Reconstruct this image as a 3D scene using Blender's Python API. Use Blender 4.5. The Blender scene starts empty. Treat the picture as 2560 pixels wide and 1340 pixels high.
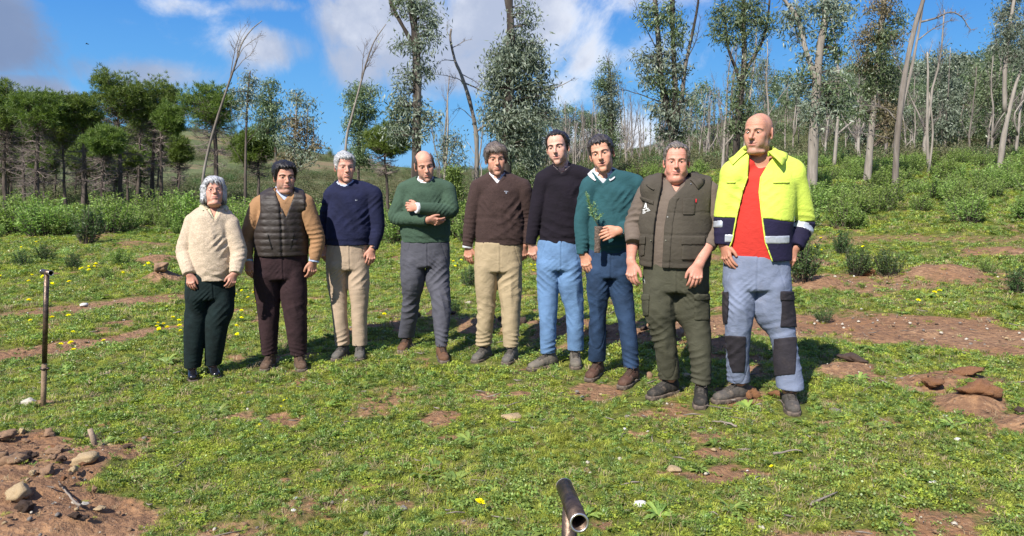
import bpy, bmesh, math, random
import numpy as np
from mathutils import Vector
from mathutils.bvhtree import BVHTree
from mathutils.noise import seed_set
R = math.radians
SC = bpy.context.scene
COL = SC.collection
rng = np.random.default_rng(7)
random.seed(7)

# ------------------------------------------------------------------ camera
FPX, EYE = 1850.0, 1.6            # focal length in pixels of the 2560 px wide photograph, eye height
PITCH = math.atan((670 - 445) / FPX)
cam = bpy.data.cameras.new('camera')
cam.sensor_width = 36.0
cam.lens = 36.0 * FPX / 2560
cam.clip_start, cam.clip_end = 0.05, 3000
camo = bpy.data.objects.new('camera', cam)
camo.location = (0, 0, EYE)
camo.rotation_euler = (math.pi / 2 - PITCH, 0, 0)
COL.objects.link(camo)
SC.camera = camo

# ------------------------------------------------------------------ sky, sun, exposure
SUN_EL, SUN_AZ = 43.0, math.atan2(-0.55, -0.835)      # the sun stands behind the camera to the left
SUN_DIR = np.array([math.cos(R(SUN_EL)) * math.sin(SUN_AZ), math.cos(R(SUN_EL)) * math.cos(SUN_AZ), math.sin(R(SUN_EL))])
sl = bpy.data.lights.new('sun', 'SUN')
sl.energy, sl.angle, sl.color = 5.0, R(0.53), (1.0, 0.95, 0.87)
so = bpy.data.objects.new('sun', sl)
so.rotation_euler = Vector(SUN_DIR).to_track_quat('Z', 'Y').to_euler()
so.location = (-20, -20, 30)
COL.objects.link(so)
SC.view_settings.view_transform = 'Standard'
SC.view_settings.look = 'None'
SC.view_settings.exposure = 0.80
SC.view_settings.gamma = 1.0
SC.view_settings.use_curve_mapping = False
SC.cycles.max_bounces = 6
SC.cycles.diffuse_bounces = 3
SC.cycles.glossy_bounces = 2
SC.cycles.transmission_bounces = 3
SC.cycles.use_denoising = True

def ray(px, py):
    x, z = (px - 1280) / FPX, -(py - 670) / FPX
    c, s = math.cos(PITCH), math.sin(PITCH)
    return np.array([x, c + z * s, -s + z * c])

def pix(px, py, Y):
    """the point of the place that the photograph shows at this pixel, Y metres in front of the camera"""
    r = ray(px, py)
    return np.array([0, 0, EYE]) + r * (Y / r[1])

class NT:
    """small helper to wire nodes"""
    def __init__(s, tree): s.t = tree; s.n = tree.nodes; s.l = tree.links
    def add(s, typ, ins=None, **kw):
        nd = s.n.new(typ)
        for k, v in kw.items(): setattr(nd, k, v)
        for k, v in (ins or {}).items():
            if isinstance(v, bpy.types.NodeSocket): s.l.new(v, nd.inputs[k])
            else: nd.inputs[k].default_value = v
        return nd
    def math(s, op, a, b=0.0, c=0.0, clamp=False):
        return s.add('ShaderNodeMath', {0: a, 1: b, 2: c}, operation=op, use_clamp=clamp).outputs[0]
    def vmath(s, op, a, b=(0, 0, 0), c=(0, 0, 0)):
        nd = s.add('ShaderNodeVectorMath', {0: a, 1: b}, operation=op)
        if op == 'MULTIPLY_ADD': nd.inputs[2].default_value = c
        return nd.outputs['Value' if op in ('LENGTH', 'DOT_PRODUCT') else 'Vector']
    def noise(s, vec, scale, detail=3, rough=0.55, dist=0.0):
        return s.add('ShaderNodeTexNoise', {'Vector': vec, 'Scale': scale, 'Detail': detail, 'Roughness': rough, 'Distortion': dist}).outputs['Fac']
    def ramp(s, v, lo, hi, a=0.0, b=1.0, smooth=True):
        return s.add('ShaderNodeMapRange', {'Value': v, 1: lo, 2: hi, 3: a, 4: b}, interpolation_type='SMOOTHSTEP' if smooth else 'LINEAR').outputs[0]
    def mix(s, f, a, b, blend='MIX'):
        nd = s.add('ShaderNodeMix', data_type='RGBA', blend_type=blend)
        for i, v in ((0, f), (6, a), (7, b)):
            if isinstance(v, bpy.types.NodeSocket): s.l.new(v, nd.inputs[i])
            else: nd.inputs[i].default_value = v if i == 0 else tuple(v)[:3] + (1,)
        return nd.outputs[2]

def build_world():
    w = bpy.data.worlds.new('World'); SC.world = w; w.use_nodes = True
    N = NT(w.node_tree); N.n.clear()
    sky = N.add('ShaderNodeTexSky', sky_type='NISHITA')
    sky.sun_disc = False
    sky.sun_elevation = R(SUN_EL); sky.sun_rotation = SUN_AZ % (2 * math.pi)
    sky.altitude = 300; sky.air_density = 1.0; sky.dust_density = 0.3; sky.ozone_density = 3.0
    hs = N.add('ShaderNodeHueSaturation', {'Hue': 0.502, 'Saturation': 1.62, 'Value': 1.0, 'Color': sky.outputs[0]})
    d = N.add('ShaderNodeTexCoord').outputs['Generated']
    # clouds: soft masses standing in fixed directions of the sky, broken up by noise, and a loose field elsewhere
    blobs = [(1000, 60, 240, 120, .95), (1280, 60, 270, 170, 1.0), (1130, 150, 300, 100, .85), (1460, 130, 90, 80, .8), (1370, 230, 130, 70, .62),
             (900, 160, 130, 80, .7), (690, 120, 120, 60, .72), (360, 185, 150, 45, .72), (0, 70, 90, 115, 1.0), (30, 225, 110, 45, .9),
             (1530, 350, 150, 70, 1.0), (1400, 390, 120, 60, .9), (1730, 350, 90, 50, .7), (450, 15, 90, 30, .6), (690, 10, 90, 25, .55), (1330, -60, 420, 120, .8), (1690, -40, 120, 60, .5)]
    tot = None
    nz = N.noise(d, 8.0, 9, 0.64, 0.5); nz2 = N.noise(d, 27.0, 6, 0.65, 0.4)
    for (px, py, rx, ry, k) in blobs:
        c = ray(px, py); c = c / np.linalg.norm(c)
        s = np.array([FPX / rx, 0.8, FPX / ry])
        q = N.vmath('MULTIPLY_ADD', d, tuple(s), tuple(-c * s))
        v = N.ramp(N.vmath('LENGTH', q), 0.15, 1.35, k, 0.0)
        tot = v if tot is None else N.math('MAXIMUM', tot, v)
    sep = N.add('ShaderNodeSeparateXYZ', {0: d})
    away = N.ramp(N.math('ABSOLUTE', sep.outputs[0]), 0.62, 0.9)           # outside the view: an even field of the same clouds
    away = N.math('MAXIMUM', away, N.ramp(sep.outputs[1], 0.45, 0.1))
    away = N.math('MAXIMUM', away, N.ramp(sep.outputs[2], 0.45, 0.65))
    tot = N.math('MAXIMUM', tot, N.math('MULTIPLY', away, 0.33))
    e = N.math('ADD', N.math('MULTIPLY', tot, 0.95), N.math('MULTIPLY_ADD', nz, 1.9, -1.0))
    e = N.math('ADD', e, N.math('MULTIPLY_ADD', nz2, 0.40, -0.20))
    dens = N.ramp(e, 0.0, 0.72, 0.0, 0.95)
    thick = N.ramp(e, 0.25, 0.95)
    q = N.vmath('ADD', d, (0.03, 0.0, -0.07))
    under = N.ramp(N.noise(q, 6.5, 7, 0.6), 0.40, 0.62)
    c = ray(30, 90); c = c / np.linalg.norm(c)
    dark = N.ramp(N.vmath('LENGTH', N.vmath('MULTIPLY_ADD', d, (9, 1, 12), tuple(-c * np.array([9, 1, 12])))), 0.3, 1.6, 1.0, 0.0)
    lit = N.mix(under, (9.6, 9.9, 10.6), (4.6, 5.3, 6.9))
    lit = N.mix(N.math('MULTIPLY', thick, 0.55), lit, (5.2, 5.8, 7.4))
    lit = N.mix(N.math('MULTIPLY', dark, 0.92), lit, (2.0, 2.8, 4.7))
    c = ray(1540, 350); c = c / np.linalg.norm(c)
    bright = N.ramp(N.vmath('LENGTH', N.vmath('MULTIPLY_ADD', d, (6, 1, 14), tuple(-c * np.array([6, 1, 14])))), 0.5, 1.5, 1.0, 0.0)
    lit = N.mix(N.math('MULTIPLY', bright, 0.75), lit, (9.8, 10.3, 11.2))
    grad = N.mix(N.ramp(sep.outputs[2], 0.0, 0.42), (1.9, 5.2, 9.4), (0.14, 1.65, 7.4))
    blue = N.mix(0.9, hs.outputs[0], grad)
    skyc = N.mix(dens, blue, lit)
    bg = N.add('ShaderNodeBackground', {'Color': skyc, 'Strength': 0.058})
    out = N.add('ShaderNodeOutputWorld')
    N.l.new(bg.outputs[0], out.inputs[0])
build_world()

# ------------------------------------------------------------------ numbers and meshes
def vnoise(x, y, seed=0):
    """value noise on a hashed lattice, 0..1"""
    xi, yi = np.floor(x).astype(np.int64), np.floor(y).astype(np.int64)
    xf, yf = x - xi, y - yi
    u, v = xf * xf * (3 - 2 * xf), yf * yf * (3 - 2 * yf)
    def h(a, b):
        n = (a * 374761393 + b * 668265263 + seed * 982451653) & 0xffffffff
        n = ((n ^ (n >> 13)) * 1274126177) & 0xffffffff
        return ((n ^ (n >> 16)) & 0xffff) / 65535.0
    return (h(xi, yi) * (1 - u) + h(xi + 1, yi) * u) * (1 - v) + (h(xi, yi + 1) * (1 - u) + h(xi + 1, yi + 1) * u) * v

def fbm(x, y, f, octv=4, seed=0):
    t = 0; a = 0.5
    for i in range(octv):
        t = t + a * vnoise(x * f + 13.7 * i, y * f - 7.1 * i, seed + i); f *= 2.03; a *= 0.5
    return t / (1 - 0.5 ** octv)

def sst(a, b, x):
    t = np.clip((x - a) / (b - a), 0, 1); return t * t * (3 - 2 * t)

def mesh_from(name, V, quads=None, tris=None, smooth=True):
    me = bpy.data.meshes.new(name)
    V = np.asarray(V, np.float32)
    q = np.asarray(quads, np.int32).reshape(-1, 4) if quads is not None and len(quads) else np.zeros((0, 4), np.int32)
    t = np.asarray(tris, np.int32).reshape(-1, 3) if tris is not None and len(tris) else np.zeros((0, 3), np.int32)
    me.vertices.add(len(V)); me.vertices.foreach_set('co', V.ravel())
    li = np.concatenate([q.ravel(), t.ravel()])
    me.loops.add(len(li)); me.loops.foreach_set('vertex_index', li)
    st = np.concatenate([np.arange(len(q)) * 4, len(q) * 4 + np.arange(len(t)) * 3]).astype(np.int32)
    me.polygons.add(len(st)); me.polygons.foreach_set('loop_start', st)
    if smooth: me.polygons.foreach_set('use_smooth', np.ones(len(st), bool))
    me.update(calc_edges=True); me.validate()
    return me

def fattr(me, name, vals):
    a = me.attributes.new(name, 'FLOAT', 'POINT'); a.data.foreach_set('value', np.asarray(vals, np.float32))
def cattr(me, name, vals):
    a = me.color_attributes.new(name, 'FLOAT_COLOR', 'POINT')
    v = np.ones((len(vals), 4), np.float32); v[:, :3] = vals; a.data.foreach_set('color', v.ravel())

def put(name, me, mat=None, parent=None, loc=None, kind=None, label=None, cat=None, group=None):
    o = bpy.data.objects.new(name, me); COL.objects.link(o)
    if mat is not None and me is not None:
        if len(me.materials) == 0: me.materials.append(mat)
        elif me.materials[0] != mat:
            o.material_slots[0].link = 'OBJECT'; o.material_slots[0].material = mat
    if parent is not None: o.parent = parent
    if loc is not None: o.location = tuple(float(v) for v in loc)
    return tag(o, label, cat, group, kind)
def tag(o, label=None, cat=None, group=None, kind=None):
    if label: o['label'] = label
    if cat: o['category'] = cat
    if group: o['group'] = group
    if kind: o['kind'] = kind
    return o
def empty(name, loc, label, cat, group=None):
    o = bpy.data.objects.new(name, None); COL.objects.link(o); o.location = tuple(float(v) for v in loc); o.empty_display_size = 0.1
    return tag(o, label, cat, group)
def copy_tree(o, parent=None):
    c = o.copy(); COL.objects.link(c)
    if parent: c.parent = parent
    for ch in o.children: copy_tree(ch, c)
    return c

class MB:
    """collects tubes, leaves and loose faces for one mesh"""
    def __init__(s): s.V = []; s.Q = []; s.T = []; s.A = []; s.n = 0
    def raw(s, V, Q=None, T=None, a=0.5):
        V = np.asarray(V, np.float32).reshape(-1, 3)
        if Q is not None and len(Q): s.Q.append(np.asarray(Q, np.int32).reshape(-1, 4) + s.n)
        if T is not None and len(T): s.T.append(np.asarray(T, np.int32).reshape(-1, 3) + s.n)
        s.V.append(V); s.A.append(np.broadcast_to(np.asarray(a, np.float32), (len(V),)).copy()); s.n += len(V)
    def tube(s, P, r, ns=6, a=0.5, cap=True, squash=1.0, side=None):
        P = np.asarray(P, float); n = len(P); r = np.broadcast_to(np.asarray(r, float), (n,))
        T = np.gradient(P, axis=0); T /= np.linalg.norm(T, axis=1)[:, None] + 1e-9
        ref = np.array([0, 0, 1.]) if abs(T[0, 2]) < 0.9 else np.array([1., 0, 0])
        if side is not None: ref = np.asarray(side, float)
        th = np.arange(ns) * 2 * np.pi / ns
        rings = []
        for i in range(n):
            u = ref - T[i] * (ref @ T[i]); u /= np.linalg.norm(u) + 1e-9; ref = u
            v = np.cross(T[i], u)
            rings.append(P[i] + r[i] * (np.cos(th)[:, None] * u + squash * np.sin(th)[:, None] * v))
        V = np.concatenate(rings)
        i, j = np.meshgrid(np.arange(n - 1), np.arange(ns), indexing='ij'); j2 = (j + 1) % ns
        Q = np.stack([i * ns + j, i * ns + j2, (i + 1) * ns + j2, (i + 1) * ns + j], -1).reshape(-1, 4)
        Tt = None
        if cap:
            V = np.concatenate([V, P[:1], P[-1:]]); k = np.arange(ns); k2 = (k + 1) % ns
            Tt = np.concatenate([np.stack([np.full(ns, n * ns), k2, k], -1), np.stack([np.full(ns, n * ns + 1), (n - 1) * ns + k, (n - 1) * ns + k2], -1)])
        s.raw(V, Q, Tt, a)
    def leaves(s, C, D, L, W, a=None, fold=0.25):
        """one folded diamond per leaf: C base points, D long axes, L lengths, W widths"""
        n = len(C)
        if n == 0: return
        D = D / (np.linalg.norm(D, axis=1)[:, None] + 1e-9)
        ref = rng.normal(size=(n, 3)); S = np.cross(D, ref); S /= np.linalg.norm(S, axis=1)[:, None] + 1e-9
        Nn = np.cross(S, D)
        L = np.broadcast_to(L, (n,))[:, None]; W = np.broadcast_to(W, (n,))[:, None]
        mid = C + D * L * 0.45 + Nn * W * fold
        V = np.stack([C, mid + S * W * 0.5, C + D * L, mid - S * W * 0.5], 1).reshape(-1, 3)
        Q = np.arange(n * 4).reshape(n, 4)
        a = rng.random(n) if a is None else a
        s.raw(V, Q, None, np.repeat(a, 4))
    def mesh(s, name, smooth=True, attr='var'):
        V = np.concatenate(s.V); Q = np.concatenate(s.Q) if s.Q else None; T = np.concatenate(s.T) if s.T else None
        me = mesh_from(name, V, Q, T, smooth)
        if attr: fattr(me, attr, np.concatenate(s.A))
        return me

def crom(P, m):
    """Catmull-Rom: m points per span through the rows of P"""
    P = np.asarray(P, float)
    if len(P) < 3: return np.concatenate([P[0] + (P[-1] - P[0]) * np.linspace(0, 1, m + 1)[:, None]])
    Q = np.concatenate([2 * P[:1] - P[1:2], P, 2 * P[-1:] - P[-2:-1]])
    out = []
    for i in range(1, len(Q) - 2):
        t = np.arange(m)[:, None] / m
        a, b, c, d = Q[i - 1], Q[i], Q[i + 1], Q[i + 2]
        out.append(0.5 * (2 * b + (c - a) * t + (2 * a - 5 * b + 4 * c - d) * t ** 2 + (3 * b - a - 3 * c + d) * t ** 3))
    return np.concatenate(out + [P[-1:]])

# ------------------------------------------------------------------ materials
def new_mat(name):
    m = bpy.data.materials.new(name); m.use_nodes = True
    N = NT(m.node_tree); N.n.clear()
    out = N.add('ShaderNodeOutputMaterial'); b = N.add('ShaderNodeBsdfPrincipled')
    N.l.new(b.outputs[0], out.inputs[0])
    return m, N, b, out
def setin(N, b, k, v):
    if isinstance(v, bpy.types.NodeSocket): N.l.new(v, b.inputs[k])
    else: b.inputs[k].default_value = (tuple(v) + (1,)) if k in ('Base Color', 'Sheen Tint') else v
def mul(c, k): return tuple(max(0.0, min(1.0, v * k)) for v in c)

_mats = {}
def cloth(name, col, rough=0.85, var=0.18, vs=9.0, weave=900.0, bump=0.25, heather=0.0, sheen=0.15, dirt=0.0, spec=0.25, metal=0.0, crinkle=0.22):
    if name in _mats: return _mats[name]
    col = mul(col, .74)
    m, N, b, out = new_mat(name)
    p = N.add('ShaderNodeTexCoord').outputs['Object']
    c = N.mix(N.ramp(N.noise(p, vs, 4), 0.3, 0.7), mul(col, 1 - var), mul(col, 1 + var))
    f = N.noise(p, weave * 0.35, 2)
    if heather: c = N.mix(N.ramp(f, 0.42, 0.62, 0, heather), c, mul(col, 2.1))
    if dirt: c = N.mix(N.ramp(N.noise(p, 14, 6, 0.7), 0.5, 0.75, 0, dirt), c, (0.24, 0.18, 0.13))
    wv = N.noise(p, weave, 2)
    cr = N.noise(N.vmath('MULTIPLY', p, (1.0, 1.0, 1.35)), 13, 3, .5, 1.6)
    cr2 = N.noise(N.vmath('MULTIPLY', p, (0.8, 0.8, 1.8)), 34, 2, .5, 1.0)
    b0 = N.add('ShaderNodeBump', {'Strength': crinkle, 'Distance': 0.022, 'Height': N.math('ADD', cr, N.math('MULTIPLY', cr2, .30))})
    bp = N.add('ShaderNodeBump', {'Strength': bump, 'Distance': 0.004, 'Height': N.math('ADD', wv, N.math('MULTIPLY', N.noise(p, 45, 3), 1.2)), 'Normal': b0.outputs[0]})
    setin(N, b, 'Base Color', c); setin(N, b, 'Roughness', rough); setin(N, b, 'Normal', bp.outputs[0])
    setin(N, b, 'Specular IOR Level', spec); setin(N, b, 'Sheen Weight', sheen); setin(N, b, 'Metallic', metal)
    setin(N, b, 'Sheen Tint', mul(col, 1.5)); setin(N, b, 'Sheen Roughness', 0.6)
    _mats[name] = m
    return m
def leafmat(name, c0, c1, rough=0.45, trans=0.35, tcol=None, spec=0.4, objvar=0.25, gain=1.7):
    c0, c1 = mul(c0, gain), mul(c1, gain)
    m, N, b, out = new_mat(name)
    v = N.add('ShaderNodeAttribute', attribute_name='var').outputs['Fac']
    oi = N.add('ShaderNodeObjectInfo').outputs['Random']
    c = N.mix(N.ramp(v, 0, 1, smooth=False), c0, c1)
    hs = N.add('ShaderNodeHueSaturation', {'Color': c, 'Value': N.ramp(oi, 0, 1, 1 - objvar, 1 + objvar, False), 'Hue': N.ramp(oi, 0, 1, 0.49, 0.51, False)})
    setin(N, b, 'Base Color', hs.outputs[0]); setin(N, b, 'Roughness', rough); setin(N, b, 'Specular IOR Level', spec)
    tr = N.add('ShaderNodeBsdfTranslucent', {'Color': N.mix(1.0, hs.outputs[0], tcol or (1.1, 1.25, 0.6), 'MULTIPLY')})
    mx = N.add('ShaderNodeMixShader', {0: trans, 1: b.outputs[0], 2: tr.outputs[0]})
    N.l.new(mx.outputs[0], out.inputs[0])
    return m
def barkmat(name, c0, c1, scale=3.0, stretch=0.25, lo=0.4, hi=0.6, bump=0.5):
    m, N, b, out = new_mat(name)
    p = N.add('ShaderNodeTexCoord').outputs['Object']
    q = N.vmath('MULTIPLY', p, (1, 1, stretch))
    n = N.noise(q, scale, 6, 0.65, 0.4)
    c = N.mix(N.ramp(n, lo, hi), c0, c1)
    c = N.mix(N.ramp(N.noise(q, scale * 9, 3), 0.35, 0.75, 0, 0.45), c, mul(c0, 0.45))
    bp = N.add('ShaderNodeBump', {'Strength': bump, 'Distance': 0.02, 'Height': N.noise(q, scale * 6, 5, 0.7)})
    setin(N, b, 'Base Color', c); setin(N, b, 'Roughness', 0.9); setin(N, b, 'Normal', bp.outputs[0]); setin(N, b, 'Specular IOR Level', 0.2)
    return m
def plain(name, col, rough=0.6, metal=0.0, spec=0.4, var=0.15, vs=20.0, bump=0.0, bs=80.0, col2=None):
    if name in _mats: return _mats[name]
    m, N, b, out = new_mat(name)
    p = N.add('ShaderNodeTexCoord').outputs['Object']
    c = N.mix(N.ramp(N.noise(p, vs, 5, 0.65), 0.35, 0.68), mul(col, 1 - var), col2 or mul(col, 1 + var))
    setin(N, b, 'Base Color', c); setin(N, b, 'Roughness', rough); setin(N, b, 'Metallic', metal); setin(N, b, 'Specular IOR Level', spec)
    if bump:
        bp = N.add('ShaderNodeBump', {'Strength': bump, 'Distance': 0.01, 'Height': N.noise(p, bs, 5, 0.65)})
        setin(N, b, 'Normal', bp.outputs[0])
    _mats[name] = m
    return m
# ------------------------------------------------------------------ the lie of the land
RX = [-300, -60, -20, 0, 26, 50, 66, 104, 160, 320]
RZ = [3.2, 3.2, 2.6, 2.9, 4.4, 12.0, 15.5, 20.5, 25, 28]
def zg0(x, y):
    x, y = np.asarray(x, float), np.asarray(y, float)
    s = 0.045 * np.logaddexp(0, (x + 2.6) * 2) / 2 * np.exp(-np.maximum(0, x - 4) * 0.03)
    s = s + 0.012 * (np.minimum(y, 40) - 5.5) / (1 + np.exp(-x))
    s = s + 0.062 * np.clip(np.logaddexp(0, y - 9.5), 0, 17) / (1 + np.exp(-(x - 3) / 2))
    s = s + 0.010 * np.clip(y - 12, 0, 30) / (1 + np.exp(-(x - 0.5)))
    t = np.clip((y - 38) / 112, 0, 1)
    ridge = np.interp(x * 150 / np.clip(y, 60, 150), RX, RZ)
    s = s + ridge * t ** 1.15 - 0.02 * np.maximum(0, y - 155)
    s = s + 8.5 * np.exp(-((x + 72) / 36) ** 2 - ((y - 165) / 45) ** 2)
    return s
def hit(px, py, h=0.0):
    """where the line of sight through a pixel of the photograph meets the ground (h above it)"""
    r = ray(px, py); r = r / r[1]
    Y = np.concatenate([np.linspace(0.5, 40, 3000), np.linspace(40, 200, 800)])
    g = EYE + r[2] * Y - zg0(r[0] * Y, Y) - h
    i = int(np.argmax(g < 0)) if (g < 0).any() else len(Y) - 1
    if i == 0: return np.array([0, 0, EYE]) + r * Y[0]
    t = g[i - 1] / (g[i - 1] - g[i]); y = Y[i - 1] + t * (Y[i] - Y[i - 1])
    return np.array([0, 0, EYE]) + r * y

def seg_d(x, y, P):
    """distance to a polyline and position along it (0..1)"""
    best = np.full(np.shape(x), 1e9); tt = np.zeros(np.shape(x)); n = len(P) - 1
    for i in range(n):
        a, b = P[i], P[i + 1]; d = b - a
        t = np.clip(((x - a[0]) * d[0] + (y - a[1]) * d[1]) / (d @ d), 0, 1)
        q = np.hypot(x - a[0] - t * d[0], y - a[1] - t * d[1])
        m = q < best; best = np.where(m, q, best); tt = np.where(m, (i + t) / n, tt)
    return best, tt
def line(*pp): return np.array([hit(*p)[:2] for p in pp])
# worn tracks: (line, half width at both ends, bareness)
TRACKS = [(line((-90, 900), (130, 866), (300, 838), (440, 812)), .40, .18, 1.0),
          (line((90, 778), (300, 757), (460, 738)), .38, .50, .72),
          (line((1560, 850), (1800, 812), (2060, 806), (2300, 822), (2700, 860)), .40, .62, .95),
          (line((1980, 700), (2150, 712), (2420, 692)), .5, .75, .66),
          (line((2000, 608), (2240, 600), (2600, 606)), .5, .5, .5)]
# heaps of dug soil: centre, radius, height, bareness
HEAPS = [(*hit(50, 1240)[:2], .50, .12, .95), (*hit(-60, 1150)[:2], .48, .12, .95), (*hit(110, 1330)[:2], .40, .06, .85),
         (*hit(230, 1150)[:2], .20, .05, .8), (*hit(108, 1015)[:2], .13, .05, 1.0), (*hit(300, 1160)[:2], .15, .03, .8),
         (*hit(2430, 1015)[:2], .22, .07, 1.0), (*hit(2310, 960)[:2], .22, .06, .85), (*hit(2110, 925)[:2], .24, .06, .9), (*hit(2400, 955)[:2], .25, .04, .8),
         (*hit(960, 1000)[:2], .32, .0, .62), (*hit(1490, 975)[:2], .28, .0, .8), (*hit(1100, 1045)[:2], .16, .0, .8), (*hit(1290, 985)[:2], .13, .0, .85), (*hit(1220, 990)[:2], .12, .0, .8),
         (*hit(2040, 715)[:2], .40, .12, .9), (*hit(2350, 690)[:2], .5, .14, .9), (*hit(2010, 668)[:2], .45, .14, .85), (*hit(2520, 640)[:2], .5, .10, .8),
         (*hit(760, 1275)[:2], .20, .02, .55), (*hit(1750, 1100)[:2], .16, .01, .7), (*hit(2560, 1060)[:2], .16, .05, .8),
         (*hit(405, 705)[:2], .32, .22, .9), (*hit(395, 655)[:2], .5, .15, .7), (*hit(330, 620)[:2], .7, .15, .6), (*hit(250, 600)[:2], .6, .12, .5)]
# the ridge of turned earth behind the group, dark and lumpy
FEET = [hit(x, y, .1)[:2] for x, y in ((480, 915), (531, 909), (674, 884), (748, 885), (856, 860), (900, 860), (1016, 841), (1104, 864), (1211, 863), (1280, 867), (1370, 883), (1438, 876), (1493, 902), (1580, 919), (1672, 944), (1753, 959), (1846, 955), (1975, 972))]
TOES = [hit(x, y, .02)[:2] for x, y in ((483, 945), (541, 935), (660, 920), (757, 922), (818, 907), (896, 910), (985, 890), (1113, 900), (1170, 908), (1252, 914), (1325, 918), (1443, 938), (1450, 962), (1545, 968), (1625, 988), (1750, 1012), (1800, 992), (1983, 1022))]
def foot_dist(x, y):
    d = np.full(np.shape(x), 9.0)
    for a, b in zip(FEET, TOES): d = np.minimum(d, seg_d(x, y, [a, a + (b - a) * .24 / max(.1, np.linalg.norm(b - a))])[0])
    return d
RIDGE = line((930, 835), (1130, 812), (1330, 822), (1560, 850), (1800, 880))
def relief(x, y):
    z = 0.0
    near = np.exp(-np.maximum(0, np.hypot(x, y) - 7) / 9)
    z = z + near * (0.05 * (fbm(x, y, 0.9, 3, 3) - .5) + 0.028 * (fbm(x, y, 4.0, 3, 5) - .5))
    z = z + (1 - near) * 0.25 * (fbm(x, y, 0.12, 4, 9) - .5)
    for (cx, cy, r, h, k) in HEAPS:
        if h > 0:
            d = np.hypot((x - cx), (y - cy)) / (r * (0.75 + 0.5 * fbm(x, y, 5, 2, 21)))
            z = z + h * np.exp(-d * d * 1.6) * (0.6 + 0.8 * fbm(x, y, 12, 3, 23))
    d, t = seg_d(x, y, RIDGE)
    z = z + 0.10 * np.exp(-(d / .30) ** 2) * (0.3 + 1.4 * fbm(x, y, 4, 3, 31))
    d, t = seg_d(x, y, TRACKS[0][0]); z = z - 0.03 * np.exp(-(d / .35) ** 2)
    return z * sst(.10, .40, foot_dist(x, y))
def zg(x, y): return zg0(x, y) + relief(np.asarray(x, float), np.asarray(y, float))
def soil(x, y):
    """0 = full plant cover, 1 = bare earth"""
    s = sst(.64, .78, fbm(x, y, 1.7, 4, 41)) * 0.7
    s = np.maximum(s, sst(.68, .77, fbm(x * .6, y, 4.6, 3, 43)) * 0.8)
    nz = fbm(x, y, 3.0, 4, 45)
    for (P, w0, w1, k) in TRACKS:
        d, t = seg_d(x, y, P)
        s = np.maximum(s, k * sst(1.25, .55, d / (w0 + (w1 - w0) * t) + (nz - .5) * 1.3))
    for (cx, cy, r, h, k) in HEAPS:
        d = np.hypot(x - cx, y - cy) / r + (nz - .5) * 1.4
        s = np.maximum(s, k * sst(1.15, .6, d))
    d, t = seg_d(x, y, RIDGE)
    s = np.maximum(s, .72 * sst(1.3, .5, d / .32 + (nz - .5) * 2.0))
    far = sst(22, 40, np.hypot(x, y))
    return s * (1 - .6 * far)

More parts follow.
